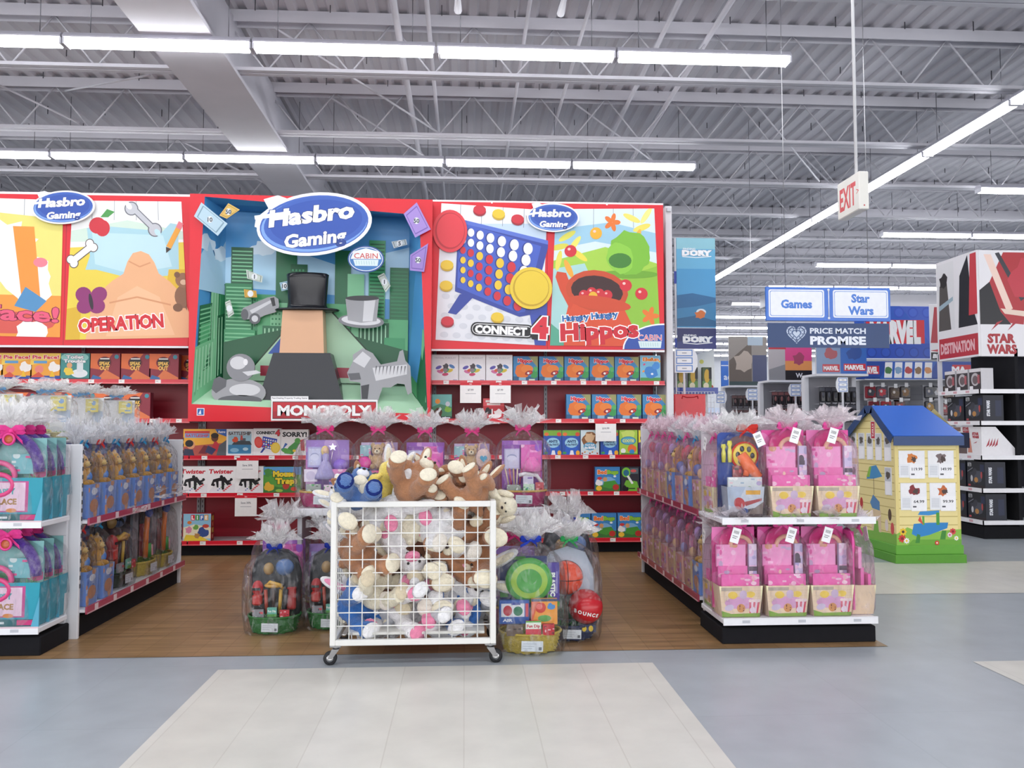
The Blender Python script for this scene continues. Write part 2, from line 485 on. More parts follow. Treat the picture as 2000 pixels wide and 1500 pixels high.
m = MB('paint'); m.box(-40, 62, 62, 62.3, 0, 7.6, '#c9ccd2')
struct(m.build('wall_back'))

# ------------------------------------------------------------------ fluorescent ceiling lights
def light_proto():
    t = thing('ceiling_light', '', 'ceiling light')
    h = MB('paint')
    pf = [(-0.115, 0.0), (-0.115, 0.02), (-0.07, 0.075), (0.07, 0.075), (0.115, 0.02), (0.115, 0.0)]
    vs = [V(x, y, z) for x in (-1.21, 1.21) for y, z in pf]
    n = len(pf); F = [tuple(range(n)), tuple(range(2 * n - 1, n - 1, -1))] + [(i, i + n, (i + 1) % n + n, (i + 1) % n) for i in range(n)]
    h.add(vs, F, '#c8c7d2'); h.build('housing', t)
    for sx in (-1, 1):
        e = MB('paint'); e.box(sx * 1.205 - 0.012, sx * 1.205 + 0.012, -0.095, 0.095, -0.085, 0.0, '#dcdce4'); e.build('end_cap', t)
    l = MB('lens'); pf = [(-0.10, -0.001), (-0.095, -0.045), (-0.06, -0.085), (0.06, -0.085), (0.095, -0.045), (0.10, -0.001)]
    vs = [V(x, y, z) for x in (-1.17, 1.17) for y, z in pf]
    l.add(vs, [(i, (i + 1) % n, (i + 1) % n + n, i + n) for i in range(n - 1)], '#fff'); l.build('lens', t)
    for x in (-0.9, 0.9): k = MB('chrome'); k.tube([(x, 0, 0.07), (x, 0, 1.1)], 0.006, '#8a8a90', 5); k.build('hanger', t)
    return t
LP = light_proto()
LZ = 6.37
GL = 'fluorescent lights in long ceiling rows'
rowname = ['far overhead', 'above the near walkway', 'above the toy bin', 'nearest the top', 'just above the posters']
for r, y in enumerate((-3.2, 1.5, 6.2, 10.92, 15.6)):
    if r < 3 and True:
        xs = [4.5 - 1.225 - 2.45 * k for k in range(6)]
    else: xs = [4.5 - 1.225 - 2.45 * k for k in range(6 if r == 3 else 7)]
    xs = xs[::-1]
    for i, x in enumerate(xs):
        place(LP, f'white fluorescent ceiling light, {nth(i, len(xs))} in the row {rowname[r]}', (x, y, LZ), group=GL)
ys = [6.0 + 2.45 * k for k in range(10)]
for i, y in enumerate(ys):
    place(LP, f'fluorescent ceiling light in the slanting strip, {ORD[i]} from the near end', (8.6, y, LZ), rz=math.pi / 2, group=GL)
for k in range(11):
    y = 16.8 + 4.1 * k
    n = max(1, min(9, int((0.69 * y - 11) / 2.45) + 1))
    for i in range(n):
        place(LP, f'ceiling light right of the slanting strip, {ORD[i]} from left in {ORD[k]} row', (11 + 1.225 + 2.45 * i, y, LZ), group=GL)
# ------------------------------------------------------------------ the tall red wall of game shelves
YL = 8.2            # shelf lips
YB = 8.6            # back panels
RED, MAROON = '#d81f33', '#8f1226'
ROWS = [atz(747, YL), atz(822, YL), atz(893, YL), atz(965, YL), atz(1057, YL)]
def wall_unit(label, x0, x1, rows):
    t = thing('wall_shelf_unit', label, 'shelving', ((x0 + x1) / 2, YB, 0), group='red wall shelf units')
    w = (x1 - x0) / 2
    b = MB('paint'); b.box(-w, w, 0, 0.03, 0.1, 3.5, MAROON)
    for i in range(1, 34):                                        # pegboard grooves
        z = 0.12 + i * 0.1; b.box(-w, w, -0.002, 0, z, z + 0.004, '#8b0f22')
    b.build('back_panel', t)
    k = MB('matte'); k.box(-w, w, -0.32, 0, 0, 0.1, '#17171b'); k.build('kick_plate', t)
    for sx in (-w + 0.02, 0, w - 0.02):
        u = MB('paint'); u.box(sx - 0.016, sx + 0.016, -0.022, 0.0, 0.1, 3.5, '#8f9095')
        for i in range(64): u.box(sx - 0.004, sx + 0.004, -0.0235, -0.021, 0.14 + i * 0.05, 0.165 + i * 0.05, '#33343a')
        u.build('upright', t)
    for r in rows:
        z = ROWS[r]
        s = MB('paint'); s.box(-w + 0.005, w - 0.005, YL - YB + 0.012, -0.003, z - 0.015, z + 0.012, '#c9c3c6')
        s.box(-w + 0.005, w - 0.005, YL - YB + 0.012, YL - YB + 0.03, z - 0.02, z + 0.02, '#c9c3c6')
        sh = s.build('shelf', t)
        l = MB('plastic'); l.box(-w + 0.006, w - 0.006, YL - YB, YL - YB + 0.012, z - 0.022, z + 0.022, RED)
        c = front(l, -w, w, z - 0.02, z + 0.02, YL - YB)
        rg = random.Random(int(x0 * 10) + r)
        x = 0.12
        c.rect(0, 0.0, c.a, 0.25, '#ea6a72')
        while x < 2 * w - 0.1:
            c.rect(x / c.h, 0.05, (x + 0.055) / c.h, 0.95, '#f2efec'); c.rect((x + 0.008) / c.h, 0.5, (x + 0.03) / c.h, 0.62, '#8c8c92')
            x += 0.2 + 0.16 * rg.random()
        l.build('price_strip', sh)
    return t
WX = [-5.1, -2.69, -0.335, 2.03]
wall_unit('tall red shelf unit with orange boxes under the left game poster', WX[0], WX[1], (0, 1, 2, 3, 4))
wall_unit('tall red shelf unit under the big boxed display in the middle', WX[1], WX[2], (2, 3, 4))
wall_unit('tall red shelf unit under the right game poster', WX[2], WX[3], (0, 1, 2, 3, 4))
t = thing('shelf_end_post', 'white end post closing the right end of the tall red shelving', 'post', (2.075, YB, 0))
m = MB('paint'); m.bbox(-0.035, 0.035, -0.42, 0.03, 0, 3.52, '#d9d9dd', 0.006); m.build('post', t)
m = MB('chrome'); m.box(-0.02, 0.02, -0.44, -0.42, 3.46, 3.5, '#b0b0b4'); m.build('bracket', t)

# ------------------------------------------------------------------ price cards hanging from the lips
pc = tag(MB().build('price_card'), '', 'price card')
def card_mesh(line1, line2):
    m = MB(); m.box(-0.105, 0.105, -0.0015, 0.0015, -0.205, 0, '#f4f3f1')
    c = front(m, -0.105, 0.105, -0.205, 0, -0.0016)
    c.rect(0, 0.86, c.a, 1, RED); c.text('Sale', c.a / 2, 0.93, 0.055, '#ffffff')
    c.text(line1, c.a / 2, 0.64, 0.09, '#6a6a70'); c.rect(c.a * 0.25, 0.44, c.a * 0.75, 0.47, '#b9b9be')
    return m
bpy.data.objects.remove(pc)
for px, row, l1, l2, lab in ((919, 0, '$7.99', '', 'white price card hanging under the white game boxes, left one of the pair'),
        (977, 0, '$7.99', '', 'white price card hanging under the white game boxes, right one of the pair'),
        (1183, 1, '$10.99', '', 'white price card hanging above the small toy game boxes on the right shelf'),
        (485, 2, 'Save 30%', '', 'white price card hanging above the white boxes with black figures'),
        (483, 3, 'Save 30%', '', 'white price card hanging in front of the empty red panel')):
    o = card_mesh(l1, l2).build('price_card'); o.location = (atx(px, YL) , YL - 0.006, ROWS[row] - 0.0)
    tag(o, lab, 'price card', 'hanging price cards')

# ------------------------------------------------------------------ game box art
def a_pie(c):
    c.full('#f2a83a'); c.poly([(0, 0.55), (0, 1), (c.a, 1), (c.a, 0.8)], '#f7d25a'); c.rect(0, 0, c.a, 0.16, '#2c4fa0')
    c.blob(0.85, 0.48, 0.19, '#f6f3ee', seed=2); c.ell(0.32, 0.4, 0.16, 0.15, '#f08a7a'); c.rect(0.12, 0.62, 0.6, 0.72, '#5f9fd0'); c.poly([(0.7, 0.12), (0.8, 0.36), (0.9, 0.12)], '#f3c52c')
    c.poly([(0, 0.1), (0.3, 0.3), (0.55, 0.1)], '#d9533c'); c.text('Pie Face!', c.a / 2, 0.86, 0.13, '#d8203a', w=c.a * 0.88, bold=0.04, out='#fff')
def a_trouble(c):
    c.full('#3f8f8c'); c.ell(c.a / 2, 0.85, 0.5, 0.2, '#8fd0c8'); c.ell(0.72, 0.25, 0.3, 0.16, '#e9eef0'); c.rect(0.62, 0.3, 0.85, 0.66, '#dfe7ea'); c.blob(0.34, 0.32, 0.17, '#f0d24a', seed=4)
    c.ell(0.35, 0.55, 0.1, 0.11, '#e3a878'); c.text('Toilet', c.a / 2, 0.87, 0.12, '#fff', w=c.a * 0.6, bold=0.04, out='#2a3f66'); c.text('Trouble', c.a / 2, 0.72, 0.12, '#fff', w=c.a * 0.75, bold=0.04, out='#2a3f66'); c.rect(0, 0, c.a, 0.07, '#274a4a')
def a_speak(c):
    c.full('#8e2c3c'); c.poly([(0, 0.45), (0, 1), (c.a * 0.75, 1), (c.a * 0.3, 0.4)], '#e2703a'); c.poly([(0.2, 0), (0.55, 0.4), (c.a, 0.1), (c.a, 0)], '#e07a48')
    c.ell(c.a * 0.48, 0.66, 0.27, 0.23, '#7c1b2a'); c.ell(c.a * 0.48, 0.68, 0.22, 0.18, '#1b1416'); c.rect(c.a * 0.48 - 0.17, 0.78, c.a * 0.48 + 0.17, 0.83, '#e8e4e0')
    c.ell(c.a * 0.88, 0.88, 0.08, 0.08, '#3c8fa0'); c.poly([(0, 0), (0.1, 0.2), (0.4, 0.1), (0.38, 0)], '#3d6fa6'); c.text('SPEAK', c.a * 0.48, 0.63, 0.13, '#efc25c', w=0.4, bold=0.04); c.text('OUT', c.a * 0.48, 0.46, 0.15, '#efc25c', w=0.36, bold=0.05)
def a_battleretro(c):
    c.full('#efb13c'); c.poly([(0, 0), (c.a, 0), (c.a, 0.5), (0, 0.35)], '#b6574a'); c.rect(0.05, 0.76, 0.95, 0.93, '#cf3a34'); c.rect(0.05, 0.68, 0.95, 0.84, '#6f9fd0'); c.text('BATTLESHIP', 0.5, 0.76, 0.1, '#c83232', w=0.82, bold=0.03)
    c.poly([(1.0, 0.2), (1.15, 0.62), (1.32, 0.4), (1.38, 0.15)], '#c63440'); c.ell(1.14, 0.68, 0.13, 0.15, '#6a3a26'); c.ell(1.14, 0.76, 0.14, 0.1, '#2a1c18'); c.ell(0.28, 0.42, 0.15, 0.16, '#e0a070'); c.ell(0.22, 0.47, 0.15, 0.13, '#1d1a1c'); c.poly([(0, 0), (0.05, 0.28), (0.35, 0.25), (0.42, 0)], '#333a52')
    c.poly([(0.55, 0.1), (0.75, 0.4), (1.0, 0.35), (0.85, 0.08)], '#7a2f38'); c.poly([(0.8, 0.15), (0.9, 0.4), (1.2, 0.25), (1.05, 0.05)], '#3a3f66'); c.poly([(1.2, 0), (1.3, 0.4), (c.a, 0.6), (c.a, 0)], '#596066'); c.poly([(1.15, 1), (1.25, 0.84), (c.a, 0.72), (c.a, 1)], '#2f63b4'); c.text('Retro', 1.39, 0.9, 0.09, '#fff', w=0.26, shear=0.2)
def a_battle(c):
    c.full('#eef0f1'); c.rrect(0.06, 0.08, c.a - 0.06, 0.92, 0.05, '#9cc6d6'); c.rect(0.07, 0.1, c.a - 0.07, 0.42, '#3f88b4'); c.poly([(0.2, 0.42), (0.3, 0.56), (0.85, 0.56), (0.93, 0.42)], '#41484e'); c.rect(0.5, 0.56, 0.7, 0.66, '#565e64')
    c.blob(0.32, 0.6, 0.1, '#d9532c', seed=5); c.ell(0.3, 0.22, 0.16, 0.08, '#8cc4dd'); c.ell(0.7, 0.26, 0.1, 0.06, '#bfe0ec'); c.poly([(0.5, 0.6), (0.52, 0.78), (0.58, 0.78), (0.6, 0.6)], '#c8473c'); c.text('BATTLESHIP', c.a / 2, 0.84, 0.12, '#53565c', w=c.a * 0.86, bold=0.05, out='#fff')
def a_c4(c):
    c.full('#f3f3f4'); c.poly([(0.3, 0.32), (0.34, 0.72), (0.86, 0.62), (0.8, 0.2)], '#2f4fb8')
    for i in range(6):
        for j in range(4): c.ell(0.39 + i * 0.08 - j * 0.004, 0.62 - i * 0.016 - j * 0.09, 0.026, 0.032, ['#f3f3f4', '#f3f3f4', '#d8303a', '#f2cf3a'][(i + j * 2) % 4] if j else '#f3f3f4')
    c.ell(0.19, 0.5, 0.15, 0.21, '#e0433c', 0.2); c.ell(0.19, 0.5, 0.11, 0.16, '#e85a50', 0.2); c.ell(0.8, 0.3, 0.17, 0.2, '#f0cc3c'); c.ell(0.8, 0.3, 0.13, 0.155, '#f6da5a'); c.poly([(0.36, 0.3), (0.25, 0.12), (0.32, 0.12), (0.44, 0.28)], '#2a459e')
    c.text('CONNECT', 0.44, 0.85, 0.1, '#1a1a1e', w=0.68, bold=0.06); c.text('4', 0.87, 0.85, 0.2, '#dc2a38', bold=0.06, out='#1a1a1e')
def a_sorry(c):
    c.full('#f3f3f2'); c.poly([(0.12, 0.1), (0.3, 0.35), (0.6, 0.6), (0.72, 0.5), (0.6, 0.3), (0.45, 0.06)], '#4c9a4a'); c.ell(0.2, 0.2, 0.2, 0.09, '#5fb24e', -0.3); c.ell(0.62, 0.58, 0.11, 0.1, '#56a84a'); c.poly([(0.72, 0.6), (0.86, 0.64), (0.9, 0.2), (0.75, 0.2)], '#cf3a3c'); c.poly([(0.03, 0.2), (0.16, 0.5), (0.25, 0.45)], '#3a66b4'); c.ell(0.5, 0.2, 0.06, 0.05, '#f2cf3a')
    c.text('SORRY!', c.a / 2, 0.82, 0.17, '#17171b', w=c.a * 0.9, bold=0.05, out='#fff')
def a_twister(c):
    c.full('#f4f4f3'); c.poly([(0.02, 0.05), (0.3, 0.36), (c.a - 0.02, 0.36), (c.a - 0.02, 0.03)], '#e9e9ea')
    for i in range(5): c.ell(0.6 + i * 0.06, 0.1 + i * 0.055, 0.05, 0.022, '#d8303a'); c.ell(0.38 + i * 0.06, 0.12 + i * 0.055, 0.03, 0.016, '#3a66b4' if i < 2 else '#58a84e')
    for p in ([(0.12, 0.3), (0.2, 0.52), (0.42, 0.58), (0.44, 0.46), (0.24, 0.42), (0.2, 0.28)], [(0.42, 0.58), (0.62, 0.62), (0.78, 0.4), (0.84, 0.42), (0.86, 0.36), (0.72, 0.3), (0.58, 0.46), (0.44, 0.46)], [(0.3, 0.44), (0.34, 0.22), (0.4, 0.22), (0.4, 0.46)], [(0.5, 0.5), (0.52, 0.14), (0.6, 0.14), (0.62, 0.5)], [(0.66, 0.46), (0.9, 0.54), (0.92, 0.5), (0.72, 0.36)]): c.poly(p, '#1d1c20')
    c.ell(0.5, 0.62, 0.06, 0.06, '#1d1c20'); c.ell(0.86, 0.52, 0.05, 0.05, '#1d1c20'); c.ell(0.22, 0.32, 0.05, 0.05, '#1d1c20'); c.text('Twister', c.a / 2 - 0.02, 0.82, 0.16, '#cc2136', w=c.a * 0.88, bold=0.035, shear=0.12)
def a_mouse(c):
    c.full('#58a03c'); c.rect(0, 0.7, c.a, 1, '#5c9fd4'); c.poly([(0, 0), (c.a, 0), (c.a, 0.3), (0.6, 0.22), (0, 0.36)], '#3f7f36'); c.blob(0.18, 0.78, 0.16, '#4b8f3f', seed=1); c.blob(0.2, 0.24, 0.17, '#e8b83a', seed=2); c.ell(0.85, 0.3, 0.13, 0.16, '#c0402e'); c.ell(1.15, 0.16, 0.12, 0.08, '#d84c34'); c.ell(0.6, 0.1, 0.14, 0.06, '#9cc64a'); c.blob(1.2, 0.45, 0.1, '#dfe06a', seed=7)
    c.text('Mouse', 0.78, 0.74, 0.2, '#f4d631', w=0.85, bold=0.07, out='#2a2416', ow=0.06); c.text('Trap', 0.82, 0.47, 0.2, '#f4d631', w=0.75, bold=0.07, out='#2a2416', ow=0.06)
def a_life(c):
    c.full('#8fc3dc'); c.poly([(0, 0.1), (0, 0.5), (0.4, 0.62), (c.a, 0.5), (c.a, 0.1)], '#e9e3c4'); c.poly([(0, 0), (0.1, 0.24), (c.a * 0.6, 0.2), (c.a, 0)], '#e6c83a'); c.blob(0.7, 0.32, 0.18, '#35508f', seed=2); c.blob(0.2, 0.42, 0.12, '#d98aa4', seed=3); c.blob(0.45, 0.5, 0.09, '#6faa4c', seed=5); c.ell(0.22, 0.68, 0.08, 0.06, '#e07f3a'); c.ell(0.8, 0.55, 0.12, 0.07, '#c84a3a'); c.blob(0.5, 0.2, 0.1, '#b98a4a', seed=8)
    for i, (ch, k) in enumerate(zip('LIFE', ('#d8303a', '#4a9a4a', '#3a66b4', '#e0a02c'))):
        c.rect(0.27 + i * 0.16, 0.76, 0.41 + i * 0.16, 0.96, k); c.text(ch, 0.34 + i * 0.16, 0.86, 0.13, '#fff', bold=0.05)
def a_trivia(c):
    c.full('#ecebee'); c.text('TRIVIAL PURSUIT', c.a / 2, 0.88, 0.06, '#b9b8bf', w=c.a * 0.82, bold=0.01)
    for x, y, r, k in ((0.25, 0.52, 0.4, '#5a52a8'), (0.75, 0.56, -0.5, '#4a7ab4'), (0.3, 0.36, -0.3, '#d070a0'), (0.68, 0.4, 0.4, '#d8c040'), (0.5, 0.26, 0.1, '#c8406a'), (0.55, 0.4, 0.7, '#4ca06a'), (0.42, 0.42, 0.2, '#d85c3c')): c.ell(x, y, 0.12, 0.06, k, r)
    c.blob(0.52, 0.56, 0.11, '#4a4348', seed=3); c.ell(0.5, 0.42, 0.09, 0.07, '#8a8086'); c.rect(c.a * 0.8, 0.03, c.a * 0.95, 0.07, '#b0b0c4')
def a_hippo(c):
    c.full('#3f84b8'); c.rect(0, 0, c.a, 0.2, '#2f5f86'); c.poly([(0.6, 1), (c.a, 1), (c.a, 0.55)], '#9c9a62'); c.blob(0.84, 0.3, 0.16, '#3f9a52', seed=3); c.blob(0.9, 0.5, 0.1, '#57b060', seed=6)
    c.blob(0.36, 0.42, 0.29, '#e4772e', n=22, j=0.1, seed=9); c.ell(0.55, 0.5, 0.24, 0.16, '#ea8437'); c.ell(0.62, 0.34, 0.16, 0.09, '#9b2b2a', 0.3); c.ell(0.6, 0.33, 0.05, 0.045, '#f2ece6'); c.ell(0.68, 0.36, 0.045, 0.04, '#e04a40')
    c.rect(0.22, 0.04, 0.5, 0.16, '#8fb9cf'); c.rect(0.62, 0.03, 0.86, 0.1, '#d0e2d0'); c.text('Hippos', c.a / 2 - 0.02, 0.83, 0.15, '#d8202e', w=c.a * 0.6, bold=0.06, out='#fff', rot=-0.04)
    c.text('Hungry Hungry', c.a / 2 - 0.02, 0.95, 0.045, '#2f62ac', w=c.a * 0.55)
def a_elefun(c):
    c.full('#7fc0dd'); c.rect(0, 0, c.a, 0.16, '#4f9a4f'); c.blob(0.42, 0.36, 0.25, '#3f86cf', j=0.14, seed=4); c.blob(0.6, 0.6, 0.14, '#4a92da', j=0.14, seed=5); c.ell(0.45, 0.3, 0.05, 0.04, '#e8f0f6')
    for x, y, k in ((0.15, 0.66, '#e05a8a'), (0.75, 0.78, '#f0c03a'), (0.12, 0.4, '#f0903a')): c.ell(x, y, 0.05, 0.035, k, 0.6)
    c.text('Elefun', 0.4, 0.86, 0.13, '#f08a2a', w=0.62, bold=0.06, out='#fff')
def a_island(c):
    c.full('#6fb4ac'); c.ell(0.22, 0.72, 0.1, 0.1, '#ee9a3c'); c.poly([(0, 0.5), (0.3, 0.62), (c.a, 0.5), (c.a, 0), (0, 0)], '#4f8f6a'); c.blob(0.2, 0.24, 0.22, '#5a3a2a', seed=3); c.blob(0.62, 0.4, 0.12, '#7fb840', seed=2); c.ell(0.62, 0.62, 0.09, 0.1, '#c8d0da'); c.rect(0, 0, c.a, 0.12, '#1f2f3a'); c.rect(0.4, 0.04, 0.72, 0.09, '#d8e4ea')
def a_charade(c):
    c.full('#b92a34'); c.rect(0, 0.64, c.a, 1, '#d85058'); c.rect(0.12, 0.82, 0.9, 0.92, '#e8dcd8'); c.rect(0.18, 0.68, 0.82, 0.78, '#e8dcd8'); c.blob(0.25, 0.4, 0.16, '#2a2226', seed=2); c.blob(0.72, 0.3, 0.2, '#ece2e0', seed=3); c.ell(0.55, 0.16, 0.3, 0.1, '#f0ecea'); c.rect(0.4, 0.2, 0.46, 0.5, '#f4f0ee')
def a_ants(c):
    c.full('#2f55ac'); c.rect(0, 0.78, c.a, 1, '#7fb03c'); c.poly([(0.1, 0), (0.2, 0.7), (c.a - 0.15, 0.7), (c.a - 0.05, 0)], '#2c62c8'); c.ell(0.38, 0.5, 0.27, 0.2, '#9fd0e8'); c.text('ANTS', 0.38, 0.56, 0.1, '#173a6a', w=0.36, bold=0.05); c.text('in the PANTS', 0.38, 0.43, 0.08, '#173a6a', w=0.46, bold=0.04); c.ell(0.12, 0.84, 0.09, 0.07, '#e8743a'); c.ell(0.62, 0.84, 0.09, 0.08, '#d84c34'); c.poly([(0.3, 0.02), (0.34, 0.2), (0.44, 0.2), (0.48, 0.02)], '#eef2f4'); c.ell(0.63, 0.1, 0.08, 0.1, '#f0b030'); c.ell(0.1, 0.1, 0.08, 0.05, '#4aa050')
def a_beans(c):
    c.full('#cfe0e4'); c.blob(0.36, 0.62, 0.3, '#8a5a34', seed=5, j=0.12); c.blob(0.36, 0.7, 0.2, '#d9b48a', seed=8); c.ell(0.36, 0.36, 0.26, 0.16, '#5a9ec0'); c.text("Don't Spill", 0.36, 0.42, 0.06, '#fff', w=0.36, bold=0.03); c.text('the BEANS', 0.36, 0.31, 0.09, '#fff', w=0.42, bold=0.05)
    for i in range(7): c.ell(0.06 + i * 0.1, 0.08 + (i % 3) * 0.05, 0.04, 0.03, ['#b0402c', '#c88a4a', '#f0e0c0'][i % 3], i)
def a_cootie(c):
    c.full('#a9cc4a'); c.blob(0.36, 0.8, 0.28, '#c9dc6a', seed=3); c.ell(0.36, 0.58, 0.31, 0.17, '#2f78a8'); c.ell(0.36, 0.58, 0.28, 0.14, '#5ab0c8'); c.text('COOTIE', 0.36, 0.58, 0.11, '#e9f2a0', w=0.46, bold=0.05, out='#1f4a6a'); c.blob(0.5, 0.26, 0.17, '#ea7038', seed=2, j=0.1); c.ell(0.5, 0.14, 0.1, 0.1, '#3a8cc8'); c.ell(0.15, 0.18, 0.1, 0.1, '#eef0ea'); c.poly([(0, 0), (0.1, 0.1), (c.a, 0.06), (c.a, 0)], '#4a8a3a')
def a_simon(c):
    c.full('#5a3a7a'); c.poly([(0, 1), (0, 0.5), (0.4, 0.62), (0.5, 1)], '#f0dc3a'); c.poly([(0.5, 1), (0.42, 0.6), (c.a, 0.3), (c.a, 1)], '#201f26'); c.text('5', 0.52, 0.6, 0.3, '#f4f2ee', bold=0.06); c.ell(0.2, 0.2, 0.18, 0.14, '#2a2430'); c.ell(0.2, 0.2, 0.12, 0.09, '#d8c8ec'); c.ell(0.56, 0.22, 0.1, 0.08, '#8a5ab0')
def a_bugs(c):
    c.full('#3f86c4'); c.rect(0, 0, c.a, 0.3, '#3f7a3a'); c.blob(0.5, 0.42, 0.35, '#7fb2dc', seed=3, sy=0.5); c.poly([(0.3, 0.2), (0.35, 0.4), (0.8, 0.46), (0.95, 0.26), (0.6, 0.12)], '#4a9a3a'); c.blob(0.14, 0.36, 0.13, '#f2f0ee', seed=2); c.ell(0.15, 0.14, 0.12, 0.1, '#f0c43a'); c.ell(0.18, 0.54, 0.1, 0.06, '#cf3a3a'); c.ell(0.84, 0.18, 0.13, 0.12, '#c0342e'); c.ell(0.4, 0.5, 0.09, 0.09, '#d8a06a'); c.ell(0.8, 0.62, 0.06, 0.04, '#e8eef2'); c.text('Bed', 0.28, 0.8, 0.16, '#ee7a2e', w=0.38, bold=0.07, out='#fff'); c.text('Bugs', 0.72, 0.8, 0.15, '#8fc63a', w=0.46, bold=0.07, out='#20401c')
def a_lime(c):
    c.full('#33303a'); c.ell(0.2, 0.78, 0.18, 0.2, '#7fc63a'); c.ell(0.2, 0.76, 0.12, 0.13, '#2f6f8c'); c.blob(0.45, 0.2, 0.3, '#74b83a', seed=4); c.poly([(0.22, 0.62), (0.3, 0.66), (0.5, 0.34), (0.42, 0.3)], '#eef0ee'); c.rect(0.36, 0.72, c.a - 0.04, 0.95, '#5a6a70'); c.ell(0.5, 0.84, 0.12, 0.06, '#d85a5a'); c.blob(0.15, 0.12, 0.12, '#15161a', seed=2); c.rect(0.3, 0.1, 0.56, 0.15, '#2f4f1c')
ART = dict(pie=(a_pie, .29, .265, .07, '#d98a2c'), trouble=(a_trouble, .285, .265, .08, '#2f6f6c'), speak=(a_speak, .285, .265, .08, '#7a2434'), battleretro=(a_battleretro, .42, .27, .05, '#c87a2c'), battle=(a_battle, .262, .27, .06, '#cfd4d6'),
    c4=(a_c4, .268, .275, .06, '#d8d8da'), sorry=(a_sorry, .27, .265, .06, '#d0d0ce'), twister=(a_twister, .272, .268, .07, '#dcdcda'), mouse=(a_mouse, .37, .262, .07, '#3f7a36'), life=(a_life, .268, .272, .1, '#b8202e'), trivia=(a_trivia, .268, .27, .08, '#d8d7da'),
    hippo=(a_hippo, .252, .258, .08, '#2f5f86'), elefun=(a_elefun, .21, .272, .09, '#e8e6e2'), island=(a_island, .2, .255, .05, '#3f6f6a'), charade=(a_charade, .215, .215, .06, '#a0222c'), ants=(a_ants, .186, .258, .06, '#2a4a8a'), beans=(a_beans, .19, .258, .06, '#b8c8cc'),
    cootie=(a_cootie, .188, .258, .06, '#8ab03a'), simon=(a_simon, .186, .258, .06, '#4a3068'), bugs=(a_bugs, .255, .252, .07, '#2f66a0'), lime=(a_lime, .185, .252, .06, '#2a2830'))
BOX = {}
def game_box(kind, x, row, label, group, z=None, dy=0.0, rz=0.0):
    if kind not in BOX:
        fn, w, h, d, side = ART[kind]
        m = MB('print'); m.bbox(-w / 2, w / 2, 0, d, 0, h, side, 0.0025)
        m.box(-w / 2 - 0.0006, w / 2 + 0.0006, d * 0.55, d * 0.57, 0.0006, h + 0.0006, '#55505a')    # lid seam
        fn(front(m, -w / 2 + 0.002, w / 2 - 0.002, 0.002, h - 0.002, 0))
        if kind == 'life':
            cs = Cv(m, (w / 2, 0.002, 0.002), (0, 1, 0), (0, 0, 1), d - 0.004, h - 0.004); cs.full('#8e2a22')
            for i, ch in enumerate('LIFE'): cs.rect(0.06, 0.74 - i * 0.22, 0.3, 0.92 - i * 0.22, ['#d8b03a', '#c84a2c'][i % 2]); cs.text(ch, 0.18, 0.83 - i * 0.22, 0.1, '#fff')
        BOX[kind] = tag(m.build('game_box'), '', 'game box')
    o = place(BOX[kind], label, (x, YL + 0.035 + dy, (ROWS[row] + 0.0122) if z is None else z), rz=rz, group=group)
    return o
def row_boxes(kind, row, pxs, look, where, group, dy=0.0):
    n = len(pxs)
    for i, px in enumerate(pxs):
        lab = f'{look}, {nth(i, n)} {where}' if n > 1 else f'{look} {where}'
        game_box(kind, atx(px, YL + 0.04), row, lab, group, dy=dy)
row_boxes('pie', 0, (-27, 29.5, 86), 'yellow game box with red title', 'on the top left shelf', 'yellow cream pie game boxes')
row_boxes('trouble', 0, (143,), 'teal game box with a white bowl', 'beside the yellow ones, top left shelf', None)
row_boxes('speak', 0, (203, 263, 318), 'maroon and orange mouth game box', 'on the top left shelf', 'maroon and orange mouth game boxes')
game_box('speak', atx(372, YL + 0.2), 0, 'maroon game box set back in shadow beside the big boxed display', 'maroon and orange mouth game boxes', dy=0.16)
row_boxes('speak', 1, (-20, 40, 106, 158, 212, 264), 'maroon and orange mouth game box', 'on the second left shelf', 'maroon and orange mouth game boxes')
row_boxes('battleretro', 2, (401,), 'wide orange retro game box with two players', 'under the big display', None)
row_boxes('battle', 2, (469,), 'white game box showing a grey warship at sea', 'under the big display', None)
row_boxes('c4', 2, (522,), 'white game box with a blue disc rack', 'under the big display', None)
row_boxes('sorry', 2, (576,), 'white game box with a big green pawn', 'under the big display', None)
row_boxes('twister', 3, (381, 435, 489), 'white game box with black tangled figures', 'below the big display', 'white boxes with black tangled figures')
row_boxes('mouse', 3, (553,), 'green and blue game box with fat yellow title', 'beside the white boxes with black figures', None)
row_boxes('life', 4, (389,), 'colourful game box alone on the lowest left shelf, lettered on its red side', '', None)
row_boxes('trivia', 0, (869, 922, 975), 'glossy white trivia game box', 'on the top right shelf', 'white trivia game boxes')
row_boxes('hippo', 0, (1026.5, 1077, 1126.5, 1176, 1225), 'blue game box with orange blob', 'on the top right shelf', 'blue boxes with an orange blob on the top right shelf')
row_boxes('elefun', 0, (1271,), 'sky blue game box with orange title at the right end of the top shelf', '', None)
row_boxes('hippo', 1, (1130, 1180, 1229, 1279), 'blue game box with orange blob', 'on the second right shelf', 'blue boxes with an orange blob on the second right shelf')
row_boxes('island', 1, (863,), 'teal game box with a small sun', 'beside the big boxed display', None)
row_boxes('charade', 1, (964,), 'small red game box with white shapes', 'standing alone on the second shelf', None)
row_boxes('ants', 2, (1079, 1115), 'narrow blue game box with pale oval', 'of the pair on the third shelf', 'narrow blue boxes with a pale oval')
row_boxes('beans', 2, (1152,), 'narrow pale game box with brown bean pot', 'between blue boxes on the third right shelf', None)
row_boxes('ants', 2, (1190,), 'narrow blue game box with pale oval title right of the bean pot box', '', 'narrow blue boxes with a pale oval')
row_boxes('cootie', 2, (1227,), 'narrow lime green game box with blue oval title', 'on the third right shelf', None)
